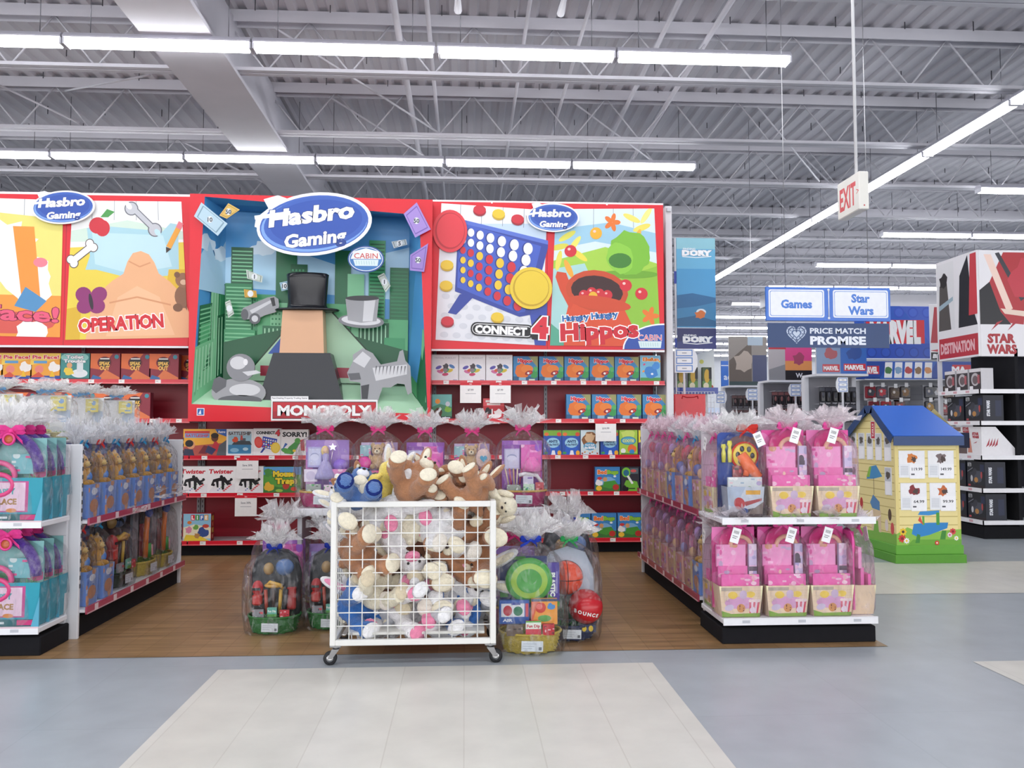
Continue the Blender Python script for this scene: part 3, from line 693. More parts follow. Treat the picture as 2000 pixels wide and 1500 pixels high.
row_boxes('simon', 2, (1264,), 'narrow yellow, black and purple game box', 'at the right end of the third shelf', None)
row_boxes('bugs', 3, (1186,), 'blue and green game box with orange and green title left of the black lime box', '', 'blue and green bug game boxes')
row_boxes('lime', 3, (1230,), 'black game box with lime green circle and shape', 'on the fourth right shelf', None)
row_boxes('bugs', 3, (1274,), 'blue and green game box with orange and green title right of the black lime box', '', 'blue and green bug game boxes')
row_boxes('bugs', 4, (1128, 1178.5, 1229, 1279), 'blue and green bug game box', 'on the lowest right shelf', 'blue and green bug game boxes')
# ------------------------------------------------------------------ posters above the shelves
YP = 8.06           # poster faces
PRED = '#dd2130'
def pxrect(X, Y, ox, oy, sc): return ox + X / sc, oy + Y / sc
def logo_sign(parent, cx, cz, w, y, rot, name='logo_sign', tilt=0.0):
    """white edged blue oval with brush lettering"""
    m = MB('poster'); h = w * 0.56
    def oval(sx, sz, dx=0.0, dz=0.0, n=40):
        p = []
        for k in range(n):
            t = 2 * math.pi * k / n; X, Z = sx * math.cos(t), sz * math.sin(t)
            p.append((cx + dx + X * math.cos(rot) - Z * math.sin(rot), cz + dz + X * math.sin(rot) + Z * math.cos(rot)))
        return p
    def rp(p): return [(cx + x * w * math.cos(rot) - z * w * math.sin(rot), cz + x * w * math.sin(rot) + z * w * math.cos(rot)) for x, z in p]
    m.prism(oval(w * 0.475, h * 0.47, w * 0.03), y, y + 0.012, '#f4f4f6')
    m.prism(rp([(-0.46, 0.03), (-0.44, 0.1), (-0.33, 0.17), (-0.36, 0.25), (-0.24, 0.27), (-0.1, 0.2), (-0.2, -0.1)]), y - 0.0003, y + 0.012, '#f4f4f6')
    c = Cv(m, (cx - w / 2, y - 0.001, cz - h / 2), (1, 0, 0), (0, 0, 1), w, h); k = 1 / h
    def E(sx, sy, col, dx=0.0, dy=0.0): c.ell(c.a / 2 + dx, 0.5 + dy, sx, sy, col, rot, 40, False)
    E(0.80, 0.425, '#3f63b8', 0.05); E(0.78, 0.40, '#7ea6e4', 0.05, -0.01); E(0.76, 0.385, '#3a5fb6', 0.07, 0.015); E(0.68, 0.33, '#2f53ac', 0.08, 0.03)
    c.text('Hasbro', c.a / 2 + 0.0, 0.65, 0.24, '#ffffff', w=1.28, bold=0.045, shear=0.15, rot=rot, out='#27448f', ow=0.03)
    c.line([(c.a / 2 - 0.82, 0.6 - 0.02), (c.a / 2 - 0.3, 0.66)], 0.06, '#ffffff')
    c.text('Gaming', c.a / 2 + 0.07, 0.29, 0.19, '#ffffff', w=0.92, bold=0.04, shear=0.15, rot=rot, out='#27448f', ow=0.03)
    m.build(name, parent)

def poster_frame(label, pxl, pxr, pyt, pyb):
    p0 = at(pxl, pyt, YP); p1 = at(pxr, pyb, YP)
    t = thing('game_poster', label, 'poster', ((p0.x + p1.x) / 2, YP, p1.z), group='large red framed game posters')
    return t, p0.x - t.location.x, p1.x - t.location.x, 0.0, p0.z - p1.z
def art_panel(t, x0, x1, h, corners, fn, wide):
    """a picture on the red board; corners (fractions of the board) give its tilted outline"""
    m = MB('poster')
    W = x1 - x0
    q = [V(x0 + u * W, -0.004, v * h) for u, v in corners]
    ew = (q[1] - q[0]).length; eh = (q[3] - q[0]).length
    c = Cv(m, (0, 0, 0), (1, 0, 0), (0, 0, 1), ew, eh, quad=q)
    fn(c); m.build('picture', t)
def bat(c, n=4):
    for i in range(n): c.rect(c.a * (0.18 + 0.2 * i), 0.86, c.a * (0.18 + 0.2 * i) + 0.004, 1, '#8e949c')
def p_pie(c):
    c.full('#f4f2ee'); bat(c); c.poly([(0, 0), (0, 0.6), (c.a, 0.55), (c.a, 0)], '#f3d24a'); c.poly([(c.a * 0.3, 0), (c.a * 0.2, 0.85), (c.a, 0.72), (c.a, 0)], '#ef9a3a'); c.poly([(c.a * 0.6, 0.3), (c.a * 0.6, 0.9), (c.a, 0.86), (c.a, 0.3)], '#eadf7a')
    c.blob(c.a * 0.8, 0.44, 0.2, '#f7f6f2', seed=4, n=20); c.blob(c.a * 0.62, 0.62, 0.26, '#f8f7f4', seed=8, n=22); c.poly([(c.a * 0.8, 0.1), (c.a * 0.72, 0.8), (c.a * 0.84, 0.8), (c.a * 0.9, 0.1)], '#f0973c'); c.ell(c.a * 0.88, 0.54, 0.05, 0.035, '#ee8390')
    c.blob(c.a * 0.45, 0.52, 0.2, '#26406f', seed=2, n=20); c.poly([(c.a * 0.74, 0.22), (c.a * 0.8, 0.36), (c.a * 0.92, 0.26), (c.a * 0.86, 0.18)], '#4f8fc0'); c.ell(c.a * 0.7, 0.1, 0.34, 0.08, '#d8554a'); c.blob(c.a * 0.84, 0.03, 0.1, '#f7f6f2', seed=6); c.rect(c.a * 0.4, 0.1, c.a * 0.56, 0.36, '#3a78c4')
    c.text('Pie Face!', c.a * 0.63, 0.175, 0.105, '#e8577a', w=c.a * 0.72, bold=0.03, out='#8e2440', ow=0.03, rot=-0.03)
def p_oper(c):
    c.full('#e8d04a'); c.poly([(0, 0.66), (0, 1), (c.a, 1), (c.a, 0.7)], '#f1f2f0'); c.poly([(0, 0.7), (0, 0.78), (c.a * 0.5, 0.86), (c.a, 0.78), (c.a, 0.72)], '#cfe3d4'); bat(c)
    c.poly([(0.12, 0.8), (0.2, 0.82), (0.7, 0.78), (0.76, 0.84), (0.82, 0.83), (0.81, 0.5), (0.78, 0.46), (0.48, 0.43), (0.2, 0.5), (0.12, 0.5), (0.15, 0.6)], '#a8d2dd'); c.poly([(0.16, 0.77), (0.7, 0.75), (0.76, 0.52), (0.45, 0.47), (0.19, 0.54)], '#bfe0e8')
    c.poly([(0, 0.22), (0.1, 0.24), (0.1, 0), (0, 0)], '#dcb22c'); c.poly([(c.a - 0.12, 0.5), (c.a, 0.5), (c.a, 0), (c.a - 0.2, 0)], '#dfb62e')
    # plain peach blanket heaped on the bed
    pts = [(0.14, 0.0), (0.17, 0.2), (0.23, 0.34), (0.32, 0.42), (0.4, 0.47), (0.43, 0.56), (0.47, 0.62), (0.53, 0.635), (0.59, 0.61), (0.63, 0.55), (0.66, 0.47), (0.74, 0.41), (0.82, 0.32), (0.87, 0.18), (0.89, 0.0)]
    c.poly(pts, '#eab183'); c.poly([(0.28, 0.02), (0.36, 0.3), (0.5, 0.38), (0.66, 0.3), (0.76, 0.02)], '#f0bd92'); c.line([(0.3, 0.26), (0.5, 0.3), (0.74, 0.24)], 0.012, '#d8966a'); c.line([(0.44, 0.56), (0.52, 0.52), (0.6, 0.55)], 0.01, '#d8966a')
    c.ell(0.2, 0.82, 0.065, 0.06, '#cf2c3a'); c.ell(0.24, 0.8, 0.055, 0.06, '#cf2c3a'); c.poly([(0.22, 0.88), (0.27, 0.94), (0.33, 0.92), (0.28, 0.88)], '#4c9a4c')
    c.line([(0.47, 0.95), (0.63, 0.8)], 0.05, '#6e7078'); c.ell(0.46, 0.945, 0.055, 0.052, '#6e7078'); c.ell(0.64, 0.79, 0.055, 0.052, '#6e7078'); c.line([(0.47, 0.95), (0.63, 0.8)], 0.035, '#c2c4ca'); c.ell(0.46, 0.945, 0.046, 0.044, '#c2c4ca'); c.ell(0.64, 0.79, 0.046, 0.044, '#c2c4ca'); c.ell(0.44, 0.965, 0.02, 0.03, '#f1f2f0', 0.7); c.ell(0.66, 0.77, 0.02, 0.03, '#bfe0e8', 0.7)
    c.line([(0.02, 0.56), (0.16, 0.67)], 0.058, '#5a4a44')
    for x, y in ((0.01, 0.575), (0.035, 0.545), (0.145, 0.69), (0.175, 0.66)): c.ell(x, y, 0.034, 0.034, '#5a4a44', 0, 14, False)
    c.line([(0.02, 0.56), (0.16, 0.67)], 0.045, '#f7f7f6')
    for x, y in ((0.01, 0.575), (0.035, 0.545), (0.145, 0.69), (0.175, 0.66)): c.ell(x, y, 0.028, 0.028, '#f7f7f6', 0, 14, False)
    c.line([(0.74, 0.66), (0.82, 0.8)], 0.04, '#e8a33c'); c.line([(0.82, 0.8), (0.845, 0.845)], 0.042, '#e87f88'); c.poly([(0.72, 0.665), (0.76, 0.65), (0.72, 0.62)], '#3a2a22')
    for sx, sy in ((-1, 1), (1, 1), (-0.75, -0.6), (0.75, -0.6)): c.ell(0.17 + sx * 0.055, 0.27 + sy * 0.05, 0.06, 0.055, '#8e2a6e', sx * sy * 0.6)
    c.ell(0.17, 0.27, 0.014, 0.06, '#2a1a2a', 0.2)
    # brown soft toy bear, a plain one
    c.ell(0.84, 0.3, 0.07, 0.085, '#8a5f44'); c.ell(0.84, 0.42, 0.06, 0.055, '#94674a'); c.ell(0.795, 0.46, 0.022, 0.022, '#7a5238'); c.ell(0.88, 0.465, 0.022, 0.022, '#7a5238'); c.ell(0.79, 0.22, 0.035, 0.03, '#7a5238'); c.ell(0.88, 0.22, 0.035, 0.03, '#7a5238'); c.ell(0.84, 0.405, 0.025, 0.02, '#d8b696')
    c.text('OPERATION', 0.385, 0.115, 0.095, '#d32430', w=0.6, bold=0.05, out='#ffffff', ow=0.05, rot=0.05)
def p_c4(c):
    c.full('#e3e5ea'); c.poly([(0, 0.78), (0, 1), (c.a, 1), (c.a, 0.62), (c.a * 0.5, 0.86)], '#f3f4f5'); c.poly([(c.a * 0.2, 0.86), (c.a, 0.9), (c.a, 0.72), (c.a * 0.5, 0.74)], '#c4d8ec'); bat(c)
    for i in range(9):
        for j in range(6): c.ell(0.06 + i * 0.09 + (j % 2) * 0.045, 0.04 + j * 0.07, 0.03, 0.022, '#d2d5dc')
    c.poly([(0.16, 0.34), (0.08, 0.2), (0.14, 0.19), (0.3, 0.37)], '#36489e'); c.poly([(0.66, 0.3), (0.8, 0.34), (0.8, 0.0), (0.72, 0.0)], '#3a4ea8')
    c.poly([(0.13, 0.89), (0.125, 0.36), (0.6, 0.2), (0.68, 0.22), (0.79, 0.72), (0.79, 0.77)], '#36489e'); c.poly([(0.14, 0.87), (0.14, 0.39), (0.59, 0.23), (0.64, 0.24), (0.74, 0.73)], '#4660c0'); c.poly([(0.13, 0.895), (0.79, 0.775), (0.79, 0.745), (0.14, 0.865)], '#5a74cc')
    cols = ['wwwwwww', 'wwwwwww', 'rryryrw', 'yyrryrr', 'yrrryyr', 'yyyrrrr']
    K = {'w': '#eef0f3', 'r': '#cf2f3e', 'y': '#e9c63a'}
    for i in range(7):
        for j in range(6):
            u = i / 6; v = j / 5
            x = 0.165 + 0.015 * v + 0.33 * u + (0.15 - 0.075 * v) * u * u; y = 0.81 - 0.365 * v - (0.07 + 0.06 * v) * u - 0.035 * u * u
            r = 0.026 + 0.014 * u - 0.005 * v
            c.ell(x - 0.006, y, r * 0.95, r * 1.18, '#2d3c88'); c.ell(x, y, r * 0.85, r * 1.1, K[cols[j][i]])
    for x, y, k in ((0.42, 0.95, 'y'), (0.56, 0.92, 'r'), (0.06, 0.55, 'y'), (0.06, 0.4, 'y'), (0.08, 0.14, 'r'), (0.44, 0.19, 'y'), (0.28, 0.97, 'r')): c.ell(x, y - 0.012, 0.047, 0.036, {'y': '#c9a52c', 'r': '#a02432'}[k]); c.ell(x, y, 0.046, 0.034, K[k])
    c.rrect(0.25, 0.045, 0.71, 0.145, 0.045, '#17171b'); c.rrect(0.26, 0.055, 0.7, 0.135, 0.04, '#f2f2f2'); c.rrect(0.264, 0.06, 0.696, 0.13, 0.036, '#1b1b20')
    c.text('CONNECT', 0.47, 0.095, 0.055, '#f6f6f6', w=0.38, bold=0.06); c.poly([(0.66, 0.1), (0.75, 0.22), (0.82, 0.22), (0.82, 0.04), (0.7, 0.04)], '#17171b'); c.text('4', 0.755, 0.13, 0.14, '#d8283a', bold=0.08, out='#f6f6f6', ow=0.05)
def p_hip(c):
    c.full('#a5cf48'); c.poly([(0, 0.62), (0, 1), (c.a, 1), (c.a, 0.6), (c.a * 0.5, 0.72)], '#d8e9f1'); c.poly([(0, 0.7), (0, 0.85), (c.a * 0.55, 0.9), (c.a, 0.82), (c.a, 0.68), (c.a * 0.4, 0.76)], '#9cc9df'); bat(c)
    c.poly([(0, 0), (0, 0.56), (c.a * 0.3, 0.6), (c.a * 0.42, 0.4), (c.a * 0.3, 0)], '#a9d4d2'); c.poly([(0.0, 0), (0, 0.16), (0.14, 0.05), (0.12, 0)], '#57a88c'); c.poly([(c.a * 0.55, 0.0), (c.a * 0.66, 0.5), (c.a, 0.58), (c.a, 0)], '#8fc23c')
    for x, y, r, k in ((0.1, 0.8, 0.5, '#e4de5a'), (0.16, 0.74, 0.9, '#efe46a'), (0.04, 0.72, 0.2, '#d9d24e'), (0.2, 0.66, -0.6, '#ead94c'), (0.12, 0.56, -1.1, '#eda93c'), (0.62, 0.93, -0.4, '#f0e070'), (0.7, 0.86, 0.3, '#eedd62'), (0.66, 0.78, 1.2, '#efb445'), (0.74, 0.95, 0.9, '#f3e88a'), (0.04, 0.62, 1.4, '#e6dc60')): c.ell(x, y, 0.075, 0.022, k, r)
    for x, y in ((0.46, 0.9), (0.74, 0.22)):
        for k in range(5): c.ell(x + 0.035 * math.cos(k * 1.256), y + 0.035 * math.sin(k * 1.256), 0.034, 0.018, '#e7782e', k * 1.256)
    # green rounded bush and a big orange bowl of marbles
    c.ell(0.58, 0.52, 0.24, 0.03, '#6fa82e'); c.blob(0.6, 0.68, 0.16, '#7cbc36', seed=3, n=24, j=0.08); c.blob(0.52, 0.64, 0.11, '#8cca42', seed=4, n=20, j=0.1); c.ell(0.52, 0.62, 0.09, 0.055, '#3f7f2c')
    c.poly([(0.1, 0.0), (0.1, 0.18), (0.14, 0.36), (0.5, 0.36), (0.6, 0.16), (0.6, 0)], '#d9502e'); c.poly([(0.02, 0.5), (0.03, 0.54), (0.1, 0.53), (0.13, 0.46), (0.2, 0.38), (0.14, 0.26), (0.06, 0.4)], '#d34a2a')
    c.ell(0.34, 0.4, 0.24, 0.15, '#c84a28', -0.12); c.ell(0.34, 0.4, 0.2, 0.11, '#3a1a1c', -0.12)
    for x, y in ((0.24, 0.37), (0.3, 0.39), (0.36, 0.38), (0.42, 0.37), (0.34, 0.33), (0.28, 0.33), (0.4, 0.33)): c.ell(x, y, 0.038, 0.036, '#cf2836'); c.ell(x - 0.01, y + 0.012, 0.01, 0.008, '#f0b0b0')
    c.ell(0.31, 0.36, 0.034, 0.034, '#e8b432'); c.ell(0.36, 0.31, 0.24, 0.05, '#cf4a2a', -0.12)
    for x, y, k in ((0.13, 0.69, '#d32a38'), (0.33, 0.82, '#f0b02e'), (0.56, 0.44, '#d32a38'), (0.68, 0.38, '#d32a38')): c.ell(x, y, 0.048, 0.044, k); c.ell(x - 0.012, y + 0.014, 0.012, 0.01, '#f6c9c0')
    c.text('Hungry Hungry', 0.29, 0.215, 0.042, '#2f6cae', w=0.42, bold=0.05, out='#ffffff', ow=0.08, rot=0.09); c.text('Hippos', 0.36, 0.115, 0.12, '#cb2030', w=0.58, bold=0.045, out='#ffffff', ow=0.04, rot=0.06)
def ice(c, cx, cy, w, h):
    """pale icy second line, too blurred to read"""
    c.poly([(cx - w / 2, cy + h / 2), (cx - w * 0.42, cy - h / 2), (cx + w * 0.46, cy - h / 2), (cx + w / 2, cy + h / 2)], '#d6e6e8')
    for i in range(8): c.line([(cx - w * 0.38 + i * w * 0.1, cy + h * 0.3), (cx - w * 0.36 + i * w * 0.1, cy - h * 0.3)], w * 0.025, '#a9cdd0')

# left poster
t, x0, x1, z0, h = poster_frame('large red framed game poster at the far left with apple, bone and spanner', -250, 368, 370, 676)
W = x1 - x0
m = MB('poster'); m.bbox(x0, x1, 0, 0.03, 0, h, PRED, 0.004); m.box(x0, x1, -0.003, 0.0, -0.02, 0.0, '#e8e8ea'); c = front(m, x0, x1, 0, h, 0)
xs = lambda px: (atx(px, YP) - atx(-250, YP)) / (atx(368, YP) - atx(-250, YP))
c.rect(c.a * xs(128) - 0.003, 0, c.a * xs(128) + 0.003, 1, '#b81626'); c.rect(0, 0.985, c.a, 1, '#f2e6e6'); m.build('board', t)
yv = lambda py, r=(370, 676): 1 - (py - r[0]) / (r[1] - r[0])
art_panel(t, x0, x1, h, [(xs(-225), yv(655)), (xs(122), yv(660)), (xs(121), yv(386)), (xs(-225), yv(380))], p_pie, 1)
art_panel(t, x0, x1, h, [(xs(132), yv(665)), (xs(368), yv(659)), (xs(349), yv(385)), (xs(139), yv(386))], p_oper, 1)
logo_sign(t, x0 + W * xs(121), h * yv(402), 0.62, -0.04, 0.07)
# right poster
t, x0, x1, z0, h = poster_frame('large red framed game poster on the right with a blue disc rack and red marbles', 844, 1298, 390, 684)
W = x1 - x0
m = MB('poster'); m.bbox(x0, x1, 0, 0.03, 0, h, PRED, 0.004); m.box(x0, x1, -0.003, 0.0, -0.02, 0.0, '#e8e8ea'); c = front(m, x0, x1, 0, h, 0)
xs = lambda px: (px - 844) / 454.0
yv = lambda py: 1 - (py - 390) / 294.0
c.rect(c.a * xs(1068) - 0.003, 0, c.a * xs(1068) + 0.003, 1, '#b81626'); c.rect(0, 0.988, c.a, 1, '#f2e6e6')
for px in (960, 1186): c.ell(c.a * xs(px), yv(394), 0.006, 0.006, '#f4f0f0')
m.build('board', t)
art_panel(t, x0, x1, h, [(xs(852), yv(666)), (xs(1058), yv(676)), (xs(1068), yv(408)), (xs(862), yv(397))], p_c4, 1)
art_panel(t, x0, x1, h, [(xs(1073), yv(676)), (xs(1290), yv(677)), (xs(1280), yv(401)), (xs(1085), yv(405))], p_hip, 1)
m = MB('poster'); c = Cv(m, (x0, -0.006, 0), (1, 0, 0), (0, 0, 1), W, h)       # corner badge
def arcp(rx, ry): return [(c.a, 0.005)] + [(c.a + 0.0 - rx * math.cos(math.radians(k * 9)), 0.005 + ry * math.sin(math.radians(k * 9))) for k in range(11)]
c.poly(arcp(0.285, 0.175), '#f4f4f6'); c.poly(arcp(0.275, 0.165), '#2c4fa4'); c.text('CABIN', c.a - 0.1, 0.085, 0.04, '#d8525c', w=0.16, bold=0.0, out='#ffffff', ow=0.03); ice(c, c.a - 0.1, 0.037, 0.16, 0.045)
m.build('corner_badge', t)
for name, cx, cz, r, k, rr in (('disc_cutout', xs(879), yv(453), 0.17, '#e0404a', 1.25), ('disc_cutout', xs(1036), yv(564), 0.21, '#e8c93c', 1.0)):
    m = MB('poster'); pts = lambda f: [(x0 + W * cx + r * f * math.cos(q * math.pi / 16), h * cz + r * f * rr * math.sin(q * math.pi / 16)) for q in range(32)]
    m.prism(pts(1.0), -0.03, -0.022, k); c = Cv(m, (x0 + W * cx - 0.5, -0.031, h * cz - 0.5), (1, 0, 0), (0, 0, 1), 1, 1)
    dk = '#b82c38' if rr > 1 else '#c4a028'
    c.ell(0.5, 0.5, r * 0.86, r * 0.86 * rr, dk, 0, 30); c.ell(0.505, 0.505, r * 0.8, r * 0.8 * rr, k, 0, 30); m.build(name, t)
logo_sign(t, x0 + W * xs(1076), h * yv(424), 0.55, -0.04, 0.0)

# ------------------------------------------------------------------ the big boxed display in the middle
YD = 7.86
def dp(px, py, y=YD): p = at(px, py, y); return V(p.x, y, p.z)
t = thing('boxed_game_display', 'big red framed cardboard display box with a green city and silver game pieces inside', 'display', (0, 0, 0))
OX = dp(606, 820); t.location = OX
def L(p): return p - OX
outer = [L(dp(367, 823)), L(dp(841, 809)), L(dp(845, 390)), L(dp(371, 378))]
outer[1] = L(dp(840, 824))
inner = [L(dp(374, 789)), L(dp(841 - 6, 809)), L(dp(819, 420)), L(dp(400, 384))]
m = MB('poster')
for i in range(4):
    j = (i + 1) % 4
    m.add([outer[i], outer[j], inner[j], inner[i]], [(0, 1, 2, 3)], PRED)
    a, b = outer[i], outer[j]; m.add([a, b, b + V(0, 0.3, 0), a + V(0, 0.3, 0)], [(3, 2, 1, 0)], '#b91a28')
fr = m.build('frame', t)
m = MB('poster'); c = Cv(m, outer[0] + V(0.08, -0.001, 0.055), (1, 0, 0), (0, 0.0, 1), 0.07, 0.07); c.full('#e8ecf4'); c.rect(0.1, 0.1, 0.9, 0.9, '#2f62ac'); c.poly([(0.2, 0.2), (0.5, 0.8), (0.6, 0.2)], '#e8ecf4'); m.build('corner_mark', t)
YBK = 0.33
ba = [L(dp(437, 742, YD + YBK)), L(dp(796, 752, YD + YBK)), L(dp(800, 425, YD + YBK)), L(dp(442, 412, YD + YBK))]
GR = ['#2f7f52', '#3f9462', '#57a873', '#256a45', '#7cc091', '#1d5a3a']
def city(c, seed, n, lo, hi, ground=True, sky='#4f97cf'):
    rg = random.Random(seed)
    c.full(sky); c.poly([(0, 0.55), (0, 0.72), (c.a * 0.3, 0.8), (c.a * 0.6, 0.7), (c.a, 0.82), (c.a, 0.5)], '#a9cfe6'); c.blob(c.a * 0.2, 0.78, 0.07, '#d3e6f2', seed=seed, sy=0.6); c.blob(c.a * 0.8, 0.74, 0.07, '#d3e6f2', seed=seed + 1, sy=0.6)
    for layer in range(3):
        k = n - layer
        for i in range(k):
            x = c.a * (i + rg.random() * 0.6 - 0.1) / k; w = c.a / k * (0.7 + 0.5 * rg.random()); h = (lo + (hi - lo) * rg.random()) * (1 - 0.24 * layer)
            x0, x1 = max(0, x), min(c.a, x + w)
            if x1 - x0 < 0.02: continue
            col = GR[(i * 2 + layer + seed) % 6]; c.rect(x0, 0, x1, h, col)
            st = rg.random(); lt = GR[(i + 4) % 6] if st > 0.4 else '#a8d8b4'
            if st > 0.66:
                z = h - 0.02
                while z > 0.08: c.rect(x0 + 0.006, z - 0.008, x1 - 0.006, z, lt); z -= 0.022
            elif st > 0.45:
                z = h - 0.03
                while z > 0.06:
                    q = x0 + 0.008
                    while q < x1 - 0.016: c.rect(q, z - 0.012, q + 0.01, z, lt); q += 0.02
                    z -= 0.03
            elif st > 0.2:
                q = x0 + 0.01
                while q < x1 - 0.01: c.rect(q, 0.05, q + 0.007, h - 0.015, lt); q += 0.024
    if ground:
        c.poly([(0, 0), (0, 0.22), (c.a * 0.3, 0.3), (c.a * 0.52, 0.4), (c.a * 0.7, 0.28), (c.a, 0.2), (c.a, 0)], '#1f5a3a')
        c.poly([(c.a * 0.1, 0), (c.a * 0.42, 0.42), (c.a * 0.58, 0.42), (c.a * 0.95, 0)], '#a9cfae'); c.poly([(c.a * 0.24, 0.16), (c.a * 0.34, 0.3), (c.a * 0.5, 0.3), (c.a * 0.44, 0.16)], '#2f55a8'); c.line([(c.a * 0.1, 0), (c.a * 0.42, 0.42)], 0.008, '#17351f'); c.line([(c.a * 0.95, 0), (c.a * 0.58, 0.42)], 0.008, '#17351f')
        c.rect(c.a * 0.2, 0.03, c.a * 0.9, 0.09, '#9c3042')
m = MB('poster'); c = Cv(m, ba[0], (1, 0, 0), (0, 0, 1), ba[1].x - ba[0].x, ba[3].z - ba[0].z, quad=ba); city(c, 5, 9, 0.5, 0.86); m.build('back_scene', t)
def wallq(name, q, fn):
    m = MB('poster'); c = Cv(m, q[0], (1, 0, 0), (0, 0, 1), (q[1] - q[0]).length, (q[3] - q[0]).length, quad=q); fn(c); m.build(name, t)
wallq('side_scene', [inner[0], ba[0], ba[3], inner[3]], lambda c: city(c, 2, 3, 0.35, 0.72, False))
wallq('side_scene', [ba[1], inner[1], inner[2], ba[2]], lambda c: city(c, 7, 3, 0.35, 0.7, False))
wallq('top_scene', [ba[3], ba[2], inner[2], inner[3]], lambda c: (c.full('#3f86c4'), c.rect(0, 0.5, c.a, 1, '#5a9fd4')))
def flr(c):
    c.full('#a9cfae'); c.poly([(0, 1), (0, 0.6), (c.a * 0.1, 1)], '#1c3c26'); c.poly([(c.a, 1), (c.a, 0.5), (c.a * 0.9, 1)], '#1c3c26'); c.rect(c.a * 0.3, 0.5, c.a * 0.72, 0.85, '#9c3042')
wallq('floor_scene', [inner[0], inner[1], ba[1], ba[0]], flr)
def pts(l, y): return [((L(dp(a, b, y))).x, (L(dp(a, b, y))).z) for a, b in l]
def Z2(l): return [(350 + X / 3.125, 360 + Y / 3.125) for X, Y in l]
def cut(name, l, y, col, th=0.012, side='#e9e9ea'):
    m = MB('poster'); m.prism(pts(Z2(l), YD + y), y, y + th, col, side); return m
def ring(cx, cy, rx, ry, n=26, rot=0.0, a0=0, a1=360):
    o = []
    for k in range(n + (0 if a1 - a0 >= 360 else 1)):
        t_ = math.radians(a0 + (a1 - a0) * k / n); x, y = rx * math.cos(t_), ry * math.sin(t_)
        o.append((cx + x * math.cos(rot) - y * math.sin(rot), cy + x * math.sin(rot) + y * math.cos(rot)))
    return o
def deco(m, l, y, col, k=1):
    p = pts(Z2(l), YD + y); m.prism(p, y - 0.0006 * k, y, col)
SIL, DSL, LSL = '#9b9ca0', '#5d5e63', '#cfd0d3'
# stepped pedestal with a black top hat standing on it
m = MB('poster')
def tier(z0, z1, xa, xb, ya, yb, taper, col):
    v = [V(xa, ya, z0), V(xb, ya, z0), V(xb, yb, z0), V(xa, yb, z0), V(xa + taper, ya + 0.02, z1), V(xb - taper, ya + 0.02, z1), V(xb - taper, yb, z1), V(xa + taper, yb, z1)]
    m.add(v, [(0, 1, 5, 4), (1, 2, 6, 5), (2, 3, 7, 6), (3, 0, 4, 7), (4, 5, 6, 7)], col)
def zx(px, py, y=0.12): q = L(dp(px, py, YD + y)); return q.x, q.z
xa, zb = zx(506, 782); xb, zm = zx(672, 690)
tier(zb, zm, xa, xb, 0.08, 0.3, 0.13, '#2c2e34'); x_, zt = zx(600, 606)
m.build('pedestal_base', t)
m = MB('poster'); tier(zm, zt, xa + 0.19, xb - 0.19, 0.1, 0.29, 0.02, '#d9aa86'); m.build('pedestal_riser', t)
m = MB('plastic'); hx = (xa + xb) / 2 + 0.03
m.lathe([(0.0, 0), (0.3, 0.0), (0.315, 0.012), (0.3, 0.022), (0.2, 0.03), (0.185, 0.06), (0.2, 0.32), (0.205, 0.36), (0.19, 0.37), (0.0, 0.372)], '#1d1d21', 28, (hx, 0.2, zt), 1, 0.45, cap=False); m.build('black_top_hat', t)
# silver game pieces on card
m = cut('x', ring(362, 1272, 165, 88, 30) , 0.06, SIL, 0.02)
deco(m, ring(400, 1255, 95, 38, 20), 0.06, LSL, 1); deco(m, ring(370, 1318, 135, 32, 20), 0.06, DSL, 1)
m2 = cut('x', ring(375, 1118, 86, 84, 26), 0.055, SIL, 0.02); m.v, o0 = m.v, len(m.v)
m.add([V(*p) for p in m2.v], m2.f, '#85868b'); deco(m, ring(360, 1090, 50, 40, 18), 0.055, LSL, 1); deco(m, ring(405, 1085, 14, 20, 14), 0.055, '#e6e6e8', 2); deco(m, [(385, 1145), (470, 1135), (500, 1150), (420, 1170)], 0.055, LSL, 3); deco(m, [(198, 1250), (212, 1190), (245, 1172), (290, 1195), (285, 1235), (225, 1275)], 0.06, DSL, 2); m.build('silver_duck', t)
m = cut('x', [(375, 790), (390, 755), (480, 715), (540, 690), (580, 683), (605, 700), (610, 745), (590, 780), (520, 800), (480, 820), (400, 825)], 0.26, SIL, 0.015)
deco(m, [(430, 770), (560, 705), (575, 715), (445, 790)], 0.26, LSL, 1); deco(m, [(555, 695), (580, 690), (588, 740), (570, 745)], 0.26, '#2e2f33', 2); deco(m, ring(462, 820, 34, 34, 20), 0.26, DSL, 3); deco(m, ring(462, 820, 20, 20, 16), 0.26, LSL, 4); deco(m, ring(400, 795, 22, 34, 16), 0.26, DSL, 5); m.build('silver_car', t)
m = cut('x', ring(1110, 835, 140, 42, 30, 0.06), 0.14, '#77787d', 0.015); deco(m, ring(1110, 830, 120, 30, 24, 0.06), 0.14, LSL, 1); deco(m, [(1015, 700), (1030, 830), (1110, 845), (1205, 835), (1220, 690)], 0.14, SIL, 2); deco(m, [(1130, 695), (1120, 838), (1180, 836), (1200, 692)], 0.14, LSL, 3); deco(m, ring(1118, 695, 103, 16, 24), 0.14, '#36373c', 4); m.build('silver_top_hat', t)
m = cut('x', [(1025, 1150), (1060, 1080), (1060, 1040), (1120, 1000), (1180, 1030), (1230, 1100), (1330, 1080), (1345, 1020), (1365, 1010), (1380, 1075), (1410, 1110), (1420, 1270), (1395, 1285), (1375, 1220), (1330, 1215), (1290, 1240), (1240, 1240), (1210, 1330), (1170, 1345), (1160, 1330), (1110, 1320), (1105, 1210), (1040, 1200)], 0.08, SIL, 0.02)
